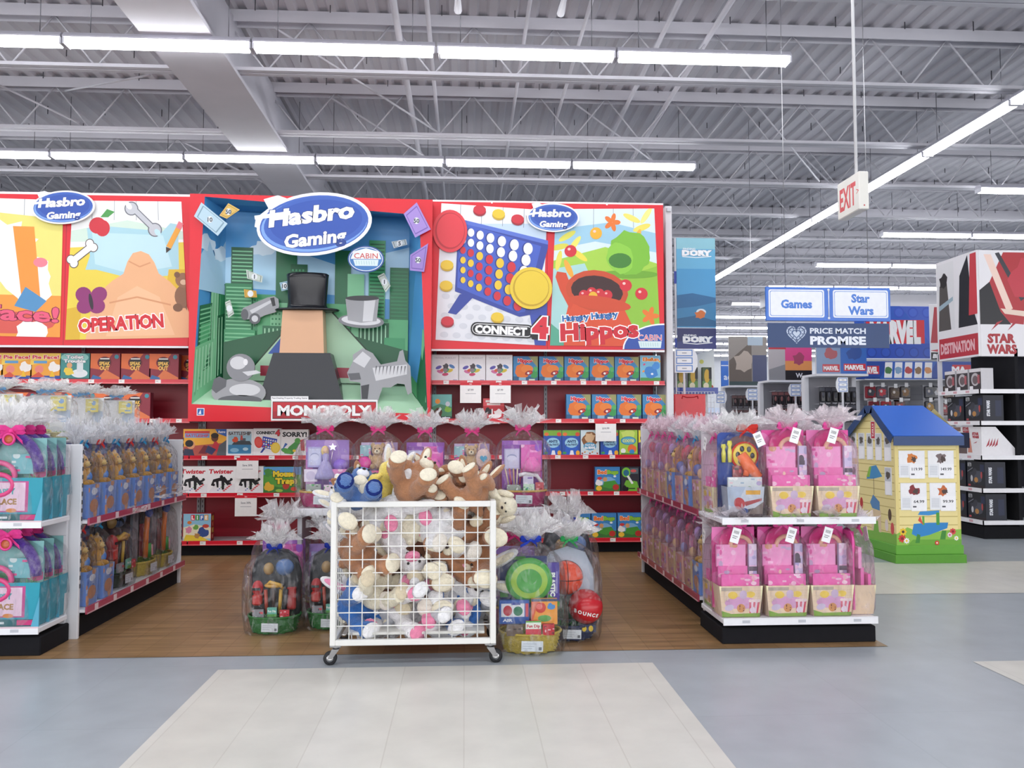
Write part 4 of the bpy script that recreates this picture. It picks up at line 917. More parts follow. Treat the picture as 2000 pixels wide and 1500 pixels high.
deco(m, [(1060, 1080), (1120, 1020), (1170, 1060), (1130, 1120)], 0.08, LSL, 1); deco(m, [(1180, 1120), (1390, 1100), (1390, 1160), (1200, 1200)], 0.08, LSL, 2); deco(m, [(1110, 1230), (1160, 1220), (1150, 1310), (1115, 1310)], 0.08, '#3a3b40', 3)
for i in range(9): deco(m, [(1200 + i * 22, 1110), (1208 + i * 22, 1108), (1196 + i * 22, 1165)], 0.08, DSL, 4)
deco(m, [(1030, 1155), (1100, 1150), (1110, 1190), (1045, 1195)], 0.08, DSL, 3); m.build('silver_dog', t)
# paper notes
def note(l, y, col, dk, txt=None):
    m = cut('x', l, y, col, 0.004, col); x = sum(p[0] for p in l) / 4; z = sum(p[1] for p in l) / 4
    sh = [(x + (a - x) * 0.82, z + (b - z) * 0.82) for a, b in l]; deco(m, sh, y, dk, 1); sh = [(x + (a - x) * 0.74, z + (b - z) * 0.74) for a, b in l]; deco(m, sh, y, col, 2); deco(m, ring(x, z, 18, 20, 14), y, '#e9edf0', 3)
    if txt:
        q = L(dp(*Z2([(x, z)])[0], YD + y)); c = Cv(m, q + V(-0.1, -0.003, -0.1), (1, 0, 0), (0, 0, 1), 0.2, 0.2); c.text(txt, 0.5, 0.5, 0.2, '#3a4450', bold=0.03)
    m.build('paper_note', t)
note([(90, 195), (135, 110), (295, 240), (235, 315)], -0.03, '#b4cfdc', '#7f9dae', '10')
note([(245, 190), (300, 115), (370, 155), (290, 210)], -0.02, '#d9b45c', '#a8843a', '50')
note([(1370, 180), (1450, 110), (1535, 275), (1440, 325)], -0.04, '#a58ad0', '#7a5fb0', '50')
note([(1410, 430), (1520, 360), (1495, 535), (1408, 525)], -0.03, '#9a7fc6', '#6f55a4', '50')
note([(408, 520), (510, 560), (505, 600), (415, 575)], 0.2, '#c9d3c9', '#6a7a6c', '1')
note([(395, 640), (470, 650), (475, 690), (400, 690)], 0.22, '#d9a83c', '#a87a22')
note([(1210, 560), (1250, 540), (1290, 620), (1260, 660)], 0.2, '#cdd6cd', '#6a7a6c', '1')
note([(1295, 350), (1385, 335), (1392, 368), (1310, 390)], 0.2, '#c4d0d4', '#6a7a7c', '5')
note([(612, 600), (660, 590), (672, 640), (625, 652)], 0.22, '#9fc4d8', '#5f8498', '10')
note([(280, 720), (310, 705), (335, 790), (300, 815)], 0.2, '#cdd6cd', '#6a7a6c')
q = L(dp(*Z2([(806, 245)])[0], YD - 0.08)); logo_sign(t, q.x, q.z, 1.14, -0.1, 0.13)
# round badge
q = L(dp(*Z2([(1142, 460)])[0], YD - 0.02)); m = MB('poster')
el = lambda f: [(q.x + 0.172 * f * math.cos(k * math.pi / 18), q.z + 0.128 * f * math.sin(k * math.pi / 18)) for k in range(36)]
m.prism(el(1), -0.05, -0.04, '#2a5298'); c = Cv(m, (q.x - 0.2, -0.051, q.z - 0.2), (1, 0, 0), (0, 0, 1), 0.4, 0.4)
c.ell(0.5, 0.5, 0.4, 0.29, '#f2f4f6', 0, 32); c.ell(0.5, 0.5, 0.385, 0.275, '#3f78b8', 0, 32); c.poly([(0.14, 0.5), (0.2, 0.68), (0.5, 0.76), (0.8, 0.68), (0.86, 0.5)], '#eef2f4'); c.text('CABIN', 0.5, 0.58, 0.13, '#c8504c', w=0.56, bold=0.01); ice(c, 0.5, 0.41, 0.6, 0.15); m.build('round_badge', t)
# title sign
a, b = dp(530, 822, YD - 0.06), dp(738, 781, YD - 0.06)
m = MB('poster'); xa, xb, za, zb = L(a).x, L(b).x, L(a).z, L(b).z
m.bbox(xa, xb, -0.08, -0.055, za, zb, '#efefef', 0.003); c = front(m, xa, xb, za, zb, -0.08)
c.rect(0.07, 0.09, c.a - 0.07, 0.91, '#1d1416'); c.rect(0.09, 0.12, c.a - 0.09, 0.88, '#c32430'); c.rect(0.09, 0.12, c.a - 0.09, 0.45, '#a81c2a'); c.text('MONOPOLY', c.a / 2, 0.5, 0.46, '#f4f4f2', w=c.a * 0.88, bold=0.05, out='#5c1018', ow=0.02)
m.build('title_sign', t)
m = MB('poster'); a, b = L(dp(530, 781, YD - 0.05)), L(dp(603, 774, YD - 0.05)); m.box(a.x, b.x, -0.07, -0.062, a.z, b.z, '#ececec'); c = front(m, a.x, b.x, a.z, b.z, -0.07); c.text('Fast-Dealing Property Trading Game', c.a / 2, 0.5, 0.42, '#55555a', w=c.a * 0.94); m.build('tag_line_strip', t)
# ------------------------------------------------------------------ low gondolas and the wrapped gifts on them
WHITE = '#dcdde1'
def gondola(label, x0, x1, y0, y1, top, shelf_z, strip, low_z=0.17, deck=False):
    """double-sided low unit, its long sides along y"""
    cx = (x0 + x1) / 2; w = (x1 - x0) / 2
    t = thing('gondola', label, 'shelving', (cx, y0, 0), group='low white gondolas of wrapped gifts'); l = y1 - y0
    m = MB('paint'); m.box(-0.02, 0.02, 0.02, l, 0.1, top, '#d2d2d6'); m.build('centre_panel', t)
    m = MB('matte'); m.box(-w + 0.06, w - 0.06, 0.02, l - 0.02, 0, low_z - 0.05, '#1b1b1f'); m.build('kick_plate', t)
    for y in (0, l):
        m = MB('paint'); m.bbox(-w + 0.04, w - 0.04, y - 0.012, y + 0.012, 0.0, top, WHITE, 0.004)
        for s in (-1, 1):
            for k in range(18): m.box(s * (w - 0.037) - 0.002, s * (w - 0.037) + 0.002, y - 0.005, y + 0.005, 0.3 + k * 0.05, 0.325 + k * 0.05, '#55565c')
        m.build('end_panel', t)
    if deck: m = MB('paint'); m.bbox(-0.3, 0.3, 0.02, l - 0.02, top, top + 0.02, '#e4e4e8', 0.004); m.build('top_deck', t)
    for z in (low_z, shelf_z):
        for s in (-1, 1):
            m = MB('paint'); m.box(min(s * 0.02, s * (w - 0.012)), max(s * 0.02, s * (w - 0.012)), 0.014, l - 0.014, z - 0.018, z, '#d6d6da'); sh = m.build('shelf', t)
            m = MB('plastic'); xa, xb = sorted((s * (w - 0.012), s * w)); m.box(xa, xb, 0.02, l - 0.02, z - 0.03, z + 0.014, strip)
            c = Cv(m, (s * w, 0.02 if s > 0 else l - 0.02, z - 0.03), (0, s, 0), (0, 0, 1), l - 0.04, 0.044)
            c.rect(0, 0.0, c.a, 0.2, '#cfa0ac'); q = 0.1
            while q < l - 0.2: c.rect(q / c.h, 0.05, (q + 0.05) / c.h, 0.95, '#e3cdd3'); q += 0.27
            m.build('price_strip', sh)
    return t
def endcap(label, x0, x1, y0, y1, top, shelf_z, low_z, strip, lip='#eeeef0'):
    cx = (x0 + x1) / 2; w = (x1 - x0) / 2; d = y1 - y0
    t = thing('endcap_shelf', label, 'shelving', (cx, y1, 0), group='white end shelves of the gondolas')
    m = MB('matte'); m.bbox(-w, w, -d + 0.02, -0.014, 0, low_z - 0.055, '#1a1a1e', 0.006); m.build('kick_plate', t)
    m = MB('paint'); m.box(-w + 0.02, w - 0.02, -0.04, -0.014, 0.1, top, '#d8d8dc')
    for i in range(int(top * 10)): m.box(-w + 0.02, w - 0.02, -0.041, -0.04, 0.12 + i * 0.1, 0.123 + i * 0.1, '#b0b0b6')
    m.build('back_panel', t)
    for z in (low_z, shelf_z):
        m = MB('paint'); m.bbox(-w, w, -d, -0.042, z - 0.03, z, '#e2e2e6', 0.004); sh = m.build('shelf', t)
        m = MB('plastic'); m.box(-w, w, -d - 0.01, -d, z - 0.035, z + 0.006, lip); c = front(m, -w, w, z - 0.035, z + 0.006, -d - 0.01)
        c.rect(0, 0.82, c.a, 1, strip)
        for k in range(3): c.rect(c.a * (0.12 + 0.36 * k), 0.3, c.a * (0.12 + 0.36 * k) + 1.1, 0.7, '#c2c4ca')
        m.build('price_strip', sh)
    return t
GLx0, GLx1, GLy0, GLy1 = -3.3, -2.26, 5.1, 6.86
gondola('low white gondola on the left holding blue cartons of gold toys', GLx0, GLx1, GLy0, GLy1, 1.16, 0.70, '#b04a62', deck=True)
endcap('white end shelf on the far left holding teal and purple wrapped gifts', -3.27, -2.34, 4.72, 5.085, 1.16, 0.74, 0.16, '#e2c4cc')
GRx0, GRx1, GRy0, GRy1 = 1.5, 2.44, 5.24, 7.12
gondola('low white gondola on the right lined with pink wrapped gifts', GRx0, GRx1, GRy0, GRy1, 1.27, 0.72, '#a04458')
endcap('white end shelf on the right with cream cartons in pink wrap', 1.5, 2.42, 4.74, 5.225, 1.28, 0.73, 0.15, '#e6e6ea')

# --- parts of a wrapped gift
def wrap(w, d, h, seed, parent, col='#ffffff', bulge=1.0, rh=0.13, rc='#ffffff', lean=0.0, film='cello'):
    rg = random.Random(seed); n, m_ = 26, 15
    ph = [rg.random() * 6.28 for _ in range(6)]
    m = MB(film); m.smooth = True; vs = []; F = []
    for i in range(m_ + 1):
        t = i / m_; z = h * t
        if t < 0.05: s = 0.93 + 1.2 * t
        elif t < 0.72: s = 0.99 + 0.035 * bulge * math.sin((t - 0.05) / 0.67 * math.pi)
        else: u = (t - 0.72) / 0.28; s = 0.09 + 0.90 * math.cos(u * math.pi / 2) ** 0.8
        for k in range(n):
            a = 2 * math.pi * k / n; ca, sa = math.cos(a), math.sin(a); e = 0.55
            x = abs(ca) ** e * math.copysign(1, ca) * w / 2; y = abs(sa) ** e * math.copysign(1, sa) * d / 2
            wr = 1 + (0.012 + 0.05 * max(0, t - 0.6)) * (math.sin(5 * a + ph[0] + 6 * t) + math.sin(9 * a + ph[1] - 9 * t) + 0.7 * math.sin(13 * a + ph[2] + 15 * t)) * (0.4 if t < 0.06 else 1)
            vs.append(V(x * s * wr + lean * t * t, y * s * wr, z))
    for i in range(m_):
        for k in range(n): F.append((i * n + k, i * n + (k + 1) % n, (i + 1) * n + (k + 1) % n, (i + 1) * n + k))
    m.add(vs, F, col); m.build('clear_wrap', parent)
    r = MB('cello_ruff'); r.smooth = False
    for layer in range(3):
        nn = 34; vs = []; F = []; a0 = rg.random() * 6
        for k in range(nn):
            a = a0 + 2 * math.pi * k / nn
            zz = h - 0.008; r0 = 0.02 + 0.008 * layer; vs.append(V(r0 * math.cos(a) + lean, r0 * math.sin(a), zz))
            q = (0.22 + 0.1 * layer + 0.16 * rg.random()) * min(w, 0.32); dk = min(1.0, 1.25 * d / min(w, 0.3)); vs.append(V(q * 0.6 * math.cos(a) + lean, q * 0.6 * dk * math.sin(a), h + rh * (0.45 - 0.08 * layer) + 0.02 * rg.random()))
            q2 = q * (0.7 + 0.7 * rg.random()); b = a + 0.5 * (rg.random() - 0.5); vs.append(V(q2 * math.cos(b) + lean * 1.2, q2 * dk * math.sin(b), h + rh * (1.05 - 0.27 * layer) * (0.6 + 0.75 * rg.random())))
        for k in range(nn):
            j = (k + 1) % nn; F += [(3 * k, 3 * j, 3 * j + 1, 3 * k + 1), (3 * k + 1, 3 * j + 1, 3 * j + 2), (3 * k + 1, 3 * j + 2, 3 * k + 2)]
        r.add(vs, F, rc)
    r.build('wrap_ruffle', parent)
def bow(parent, x, y, z, s, col, seed=0, tails=True, rot=0.0):
    rg = random.Random(seed); m = MB('cloth'); m.smooth = True
    R = Euler((0, rot, 0)).to_matrix()
    def rib(pts, wd):
        vs = []
        for i, p in enumerate(pts):
            q = R @ Vector(p); vs += [q + V(x, y - wd * 0.2, z + wd / 2), q + V(x, y + wd * 0.2, z - wd / 2)]
        m.add(vs, [(2 * i, 2 * i + 1, 2 * i + 3, 2 * i + 2) for i in range(len(pts) - 1)], col)
    for sg in (-1, 1):
        rib([(0, 0, 0), (sg * s * 0.4, -s * 0.12, s * 0.28), (sg * s * 0.95, -s * 0.15, s * 0.3), (sg * s * 1.1, 0, s * 0.1), (sg * s * 0.8, s * 0.12, -s * 0.08), (sg * s * 0.3, s * 0.05, -s * 0.05), (0, 0, 0)], s * 0.42)
        if tails: rib([(0, -s * 0.05, 0), (sg * s * (0.35 + 0.2 * rg.random()), -s * 0.2, -s * 0.3), (sg * s * (0.6 + 0.5 * rg.random()), -s * 0.25, -s * (0.6 + 0.4 * rg.random()))], s * 0.34)
    m.ell((x, y - s * 0.05, z), (s * 0.2, s * 0.16, s * 0.2), col, None, 10, 6)
    m.build('bow', parent)
def price_tag(parent, x, y, z, w=0.05, h=0.085, rot=0.3):
    m = MB(); T = Matrix.Translation((x, y, z)) @ Matrix.Rotation(rot, 4, 'Y'); m.box(-w / 2, w / 2, -0.001, 0.001, -h, 0, '#f4f4f4', T=T)
    T2 = T.to_3x3(); c = Cv(m, T @ V(-w / 2, -0.0012, -h), T2 @ V(1, 0, 0), T2 @ V(0, 0, 1), w, h)
    for k in range(8): c.rect(0.12 + k * 0.045, 0.62, 0.14 + k * 0.045, 0.82, '#55555a')
    c.rect(0.1, 0.42, 0.45, 0.47, '#8a8a90'); c.rect(0.1, 0.3, 0.38, 0.35, '#8a8a90'); m.build('price_tag', parent)
def sticker(parent, x0, x1, y, z0, z1, rot=0.0):
    m = MB(); T = Matrix.Translation(((x0 + x1) / 2, y, (z0 + z1) / 2)) @ Matrix.Rotation(rot, 4, 'Y'); w, h = x1 - x0, z1 - z0
    m.box(-w / 2, w / 2, -0.001, 0.001, -h / 2, h / 2, '#dce4ea', T=T); R = T.to_3x3(); c = Cv(m, T @ V(-w / 2, -0.0012, -h / 2), R @ V(1, 0, 0), R @ V(0, 0, 1), w, h)
    for k in range(3): c.rect(0.15, 0.7 - k * 0.22, c.a * (0.7 - 0.1 * k), 0.76 - k * 0.22, '#b2bcc6')
    c.rect(c.a - 0.4, 0.12, c.a - 0.12, 0.42, '#70767e'); m.build('label_sticker', parent)
def board(parent, name, x0, x1, y, z0, z1, col, fn=None, th=0.012, rnd=0.0):
    m = MB('print')
    if rnd:
        p = [(x0, z0), (x1, z0)] + [(x1 - rnd + rnd * math.cos(math.radians(k * 15)), z1 - rnd + rnd * math.sin(math.radians(k * 15))) for k in range(7)] + [(x0 + rnd - rnd * math.sin(math.radians(k * 15)), z1 - rnd + rnd * math.cos(math.radians(k * 15))) for k in range(7)]
        m.prism(p, y, y + th, col)
    else: m.bbox(x0, x1, y, y + th, z0, z1, col, 0.002)
    if fn: fn(front(m, x0, x1, z0, z1, y))
    return m.build(name, parent)
def carton(parent, wb, wt, d, h, col, fn, name='carton', yo=0.0):
    m = MB('print'); a, b = wb / 2, wt / 2; e = d / 2; k = (wt - wb) / 2
    v = [V(-a, -e + yo, 0.001), V(a, -e + yo, 0.001), V(a, e + yo, 0.001), V(-a, e + yo, 0.001), V(-b, -e - k * 0.6 + yo, h), V(b, -e - k * 0.6 + yo, h), V(b, e + yo, h), V(-b, e + yo, h)]
    m.add(v, [(0, 1, 5, 4), (1, 2, 6, 5), (2, 3, 7, 6), (3, 0, 4, 7), (3, 2, 1, 0)], col)
    t_ = 0.006; w_ = [V(p.x * (1 - 2 * t_ / wt), p.y, p.z) for p in v]
    m.add([v[4], v[5], v[6], v[7], V(-b + .01, -e + .01 + yo, h - 0.03), V(b - .01, -e + .01 + yo, h - 0.03), V(b - .01, e - .01 + yo, h - 0.03), V(-b + .01, e - .01 + yo, h - 0.03)], [(0, 1, 5, 4), (1, 2, 6, 5), (2, 3, 7, 6), (3, 0, 4, 7), (4, 5, 6, 7)], '#d8c8bc')
    if fn: fn(Cv(m, v[0], (1, 0, 0), (0, 0, 1), wb, h, quad=[v[0], v[1], v[5], v[4]]))
    return m.build(name, parent)
def wicker_basket(parent, rx, ry, h, col, rim_col=None, name='wicker_basket'):
    m = MB('wicker'); m.smooth = True; n, rows = 60, 11; vs = []; F = []
    for i in range(rows + 1):
        t = i / rows; f = 0.84 + 0.16 * t
        for k in range(n):
            a = 2 * math.pi * k / n; q = 0.0085 * math.copysign(1, math.sin(a * 15)) * (1 if i % 2 else -1)
            vs.append(V((rx * f + q) * math.cos(a), (ry * f + q) * math.sin(a), 0.001 + h * t))
    for i in range(rows):
        for k in range(n): F.append((i * n + k, i * n + (k + 1) % n, (i + 1) * n + (k + 1) % n, (i + 1) * n + k))
    F.append(tuple(range(n))[::-1])
    o = len(vs); vs += [V(rx * 0.9 * math.cos(2 * math.pi * k / n), ry * 0.9 * math.sin(2 * math.pi * k / n), h * 0.75) for k in range(n)]
    F.append(tuple(o + k for k in range(n)))
    m.add(vs, F, col); b = m.build(name, parent)
    m = MB('wicker'); pts = []
    for k in range(40): a = 2 * math.pi * k / 40; pts.append(((rx + 0.004) * math.cos(a), (ry + 0.004) * math.sin(a), h + 0.004 * math.sin(a * 20)))
    m.tube(pts, 0.008, rim_col or col, 6, close=True); m.build('basket_rim', b)
    return b
def grass(parent, rx, ry, z, col, seed=0, n=130):
    rg = random.Random(seed); m = MB('plastic')
    for k in range(n):
        a, r = rg.random() * 6.28, math.sqrt(rg.random()); x, y = rx * r * math.cos(a), ry * r * math.sin(a); dx, dy = rg.uniform(-.03, .03), rg.uniform(-.03, .03); zz = z + rg.uniform(-0.005, 0.03)
        m.add([V(x, y, z - 0.01), V(x + 0.003, y, z - 0.01), V(x + dx + .002, y + dy, zz), V(x + dx, y + dy, zz + 0.002)], [(0, 1, 2, 3)], col)
    m.build('shredded_grass', parent)
def rnd_art(seed, cols, n=8):
    def fn(c):
        rg = random.Random(seed); c.full(cols[0])
        for i in range(n):
            k = cols[1 + i % (len(cols) - 1)]
            if rg.random() < 0.5: c.ell(c.a * rg.random(), rg.random(), 0.05 + 0.16 * rg.random() * min(1, c.a), 0.04 + 0.14 * rg.random(), k)
            else: x, y = c.a * rg.random(), rg.random(); c.rect(max(0, x - 0.12), max(0, y - 0.05), min(c.a, x + 0.12), min(1, y + 0.06), k)
    return fn
def soft_toy(parent, name, x, y, z, s, col, muzzle, ear=True, inner=None):
    m = MB('plush'); m.ell((x, y, z + s * 0.35), (s * 0.3, s * 0.26, s * 0.36), col); m.ell((x, y - s * 0.06, z + s * 0.82), (s * 0.27, s * 0.25, s * 0.26), col)
    for sg in (-1, 1):
        m.ell((x + sg * s * 0.28, y - s * 0.12, z + s * 0.45), (s * 0.1, s * 0.12, s * 0.2), col, (0.3, sg * 0.4, 0)); m.ell((x + sg * s * 0.2, y - s * 0.25, z + s * 0.12), (s * 0.12, s * 0.2, s * 0.12), col)
        if ear: m.ell((x + sg * s * 0.22, y - s * 0.02, z + s * 1.03), (s * 0.1, s * 0.06, s * 0.12), col)
    o = m.build(name, parent)
    m = MB('plush'); m.ell((x, y - s * 0.29, z + s * 0.76), (s * 0.13, s * 0.1, s * 0.1), muzzle); m.build('muzzle', o)
    m = MB('plastic'); m.ell((x, y - s * 0.38, z + s * 0.79), (s * 0.035,) * 3, '#2a1c18', n=8, m=6)
    for sg in (-1, 1): m.ell((x + sg * s * 0.1, y - s * 0.28, z + s * 0.9), (s * 0.028,) * 3, '#1c1614', n=8, m=6)
    m.build('eyes_and_nose', o)
    return o

GG = 'clear wrapped gift sets'
def art_picnic(c):                                                   # cream carton: egg, cookie, popcorn tub over grass
    c.full('#efe9bd'); 
    for i in range(4): c.rect(0, 0.3 + i * 0.18, c.a, 0.31 + i * 0.18, '#ddd6a4')
    c.ell(c.a * 0.5, 0.45, 0.5, 0.2, '#dcb4d6'); c.ell(c.a * 0.3, 0.7, 0.14, 0.12, '#f0e04a'); c.ell(c.a * 0.72, 0.72, 0.14, 0.1, '#f2e45a'); c.rect(c.a * 0.04, 0.84, c.a * 0.52, 0.95, '#b9bca0')
    c.poly([(0, 0), (0, 0.2), (0.3, 0.1), (c.a, 0.12), (c.a, 0)], '#86c04a'); c.ell(c.a * 0.55, 0.72, 0.11, 0.14, '#cfc9dc'); c.ell(c.a * 0.5, 0.28, 0.13, 0.14, '#dba85c')
    for k in range(7): c.ell(c.a * 0.5 + 0.08 * math.cos(k * 2.1), 0.28 + 0.09 * math.sin(k * 1.7), 0.018, 0.018, '#7a4526')
    c.ell(c.a * 0.2, 0.3, 0.15, 0.1, '#d5d9e8', 0.3)
    for k in range(5): c.poly([(c.a * 0.72 + k * 0.055, 0.12), (c.a * 0.72 + k * 0.055 + 0.05, 0.12), (c.a * 0.7 + k * 0.065 + 0.06, 0.5), (c.a * 0.7 + k * 0.065, 0.5)], '#d84a62' if k % 2 == 0 else '#f6f0f0')
    for k in range(4): c.ell(c.a * 0.73 + k * 0.08, 0.52, 0.06, 0.05, '#f6f2e6')
    c.ell(c.a * 0.8, 0.22, 0.1, 0.1, '#eceef2')
def gift_pink(label, seed=1, tagx=0.03, colw='#fbe3f0'):
    t = thing('wrapped_gift', label, 'gift set', group=GG)
    carton(t, 0.215, 0.25, 0.15, 0.175, '#e9e2b6', art_picnic)
    board(t, 'backing_card', -0.125, 0.125, 0.045, 0.03, 0.49, '#ef5fb0', rnd_art(seed, ['#ee58ac', '#f58cc8', '#f9bfe0', '#e23b98', '#f3a2d2'], 9), 0.01, 0.05)
    m = MB('plastic'); m.lathe([(0, 0), (0.085, 0.0), (0.1, 0.012), (0.098, 0.016), (0.08, 0.006), (0, 0.006)], '#ec2f96', 24, T=Matrix.Translation((0.01, 0.035, 0.40)) @ Matrix.Rotation(math.pi / 2, 4, 'X'), cap=False); m.build('plate', t)
    m = MB('plastic'); m.tube([(0.06 * math.cos(a) + 0.03, 0.005, 0.38 + 0.06 * math.sin(a)) for a in [k * math.pi / 10 for k in range(11)]], 0.013, '#ecc59a', 8); m.build('bangle', t)
    board(t, 'toy_pack', -0.115, 0.055, -0.005, 0.27, 0.395, '#f0a6d2', rnd_art(seed + 3, ['#f2a8d4', '#e05ca8', '#c9bfd8', '#f7d2e8', '#d9a878'], 7), 0.02)
    board(t, 'toy_pack', -0.11, 0.06, -0.02, 0.17, 0.275, '#e974b8', rnd_art(seed + 5, ['#ea79ba', '#f8c6e0', '#d54a9c', '#b9b0cc', '#f3e0c0'], 8), 0.02)
    board(t, 'tall_strip_pack', 0.07, 0.115, -0.02, 0.17, 0.40, '#c9cfe8', rnd_art(seed + 8, ['#cfd4ec', '#b0b8dc', '#e6d0e6', '#3d3a48', '#f0f0f6'], 12), 0.025)
    board(t, 'front_pack', -0.105, 0.112, -0.065, 0.14, 0.235, '#f06cb8', rnd_art(seed + 9, ['#f272bc', '#f9d6e6', '#fbe9f0', '#e8489f', '#d8e0a0', '#f2b8c8'], 11), 0.018)
    wrap(0.275, 0.2, 0.51, seed, t, '#fdeef6', rh=0.10, rc='#fdf4f8', film='cello_pink'); bow(t, 0, -0.03, 0.51, 0.055, '#f35fae', seed); price_tag(t, tagx, -0.1, 0.50)
    return t
def gift_blue(label):
    t = thing('wrapped_gift', label, 'gift set', group=GG)
    def art(c):
        c.full('#c5cbd8'); c.poly([(0, 0), (c.a, 0), (c.a, 0.35), (0, 0.15)], '#4a3a40'); c.poly([(0, 0.4), (0, 1), (c.a * 0.5, 1), (c.a * 0.2, 0.3)], '#aebcd2'); c.poly([(c.a * 0.5, 0.1), (c.a, 0.5), (c.a, 0.1)], '#7a6a66')
        c.ell(c.a * 0.32, 0.45, 0.17, 0.2, '#b8323a', 0.3); c.ell(c.a * 0.45, 0.2, 0.14, 0.1, '#2f4a8c'); c.poly([(c.a * 0.45, 0.5), (c.a * 0.95, 0.62), (c.a * 0.95, 0.54), (c.a * 0.5, 0.36)], '#a83a40'); c.rect(c.a * 0.5, 0.74, c.a * 0.9, 0.88, '#e0a53a')
    carton(t, 0.2, 0.225, 0.14, 0.18, '#9aa2b4', art)
    board(t, 'backing_card', -0.13, 0.12, 0.04, 0.05, 0.5, '#2c4a9c', lambda c: (c.rect(0.2, 0.86, 0.55, 0.93, '#d8a03a'), c.ell(c.a * 0.6, 0.83, 0.2, 0.13, '#7a5a60'), c.rect(0, 0.0, c.a * 0.5, 0.3, '#23366e')), 0.012, 0.03)
    for x, h in ((-0.1, 0.11), (-0.062, 0.13)):
        m = MB('plastic'); m.lathe([(0, 0), (0.012, 0), (0.014, h * 0.5), (0.009, h * 0.7), (0.016, h * 0.85), (0.012, h), (0, h)], '#e9e35a', 10, (x, 0.02, 0.32)); m.build('toy_bottle', t)
    m = MB('plastic'); T = Matrix.Translation((0.03, 0.03, 0.36)) @ Matrix.Rotation(math.pi / 2, 4, 'X'); m.lathe([(0, 0), (0.085, 0), (0.085, 0.012), (0, 0.012)], '#d83a2c', 26, T=T); m.lathe([(0, 0.0122), (0.075, 0.0122), (0.07, 0.016), (0, 0.016)], '#e6c83a', 24, T=T)
    for k in range(6): m.ell((0.03 + 0.045 * math.cos(k), 0.012, 0.36 + 0.045 * math.sin(k)), (0.014, 0.004, 0.018), '#23232a', n=8, m=6)
    m.build('flying_disc', t)
    m = MB('plastic'); m.tube([(0.0, -0.005, 0.37), (0.04, -0.012, 0.3), (0.1, -0.02, 0.23)], [0.03, 0.04, 0.028], '#f2713c', 8); m.tube([(0.04, -0.012, 0.31), (0.02, -0.02, 0.24)], 0.018, '#ee6a34', 8); m.build('orange_toy', t)
    board(t, 'sweet_pack', -0.1, 0.105, -0.06, 0.15, 0.235, '#cdd4dc', rnd_art(4, ['#d4dade', '#9fb4c8', '#e8c8d0', '#8fb08a', '#f2f2f2', '#b0a0c8'], 14), 0.02)
    board(t, 'toy_pack', -0.05, 0.03, 0.0, 0.2, 0.3, '#7a2f38', rnd_art(6, ['#8a3038', '#2a2226', '#c85058'], 6), 0.02)
    wrap(0.28, 0.19, 0.52, 9, t, rh=0.10); bow(t, 0.03, -0.03, 0.52, 0.06, '#e2433c', 3); price_tag(t, 0.06, -0.1, 0.5, rot=-0.4)
    return t
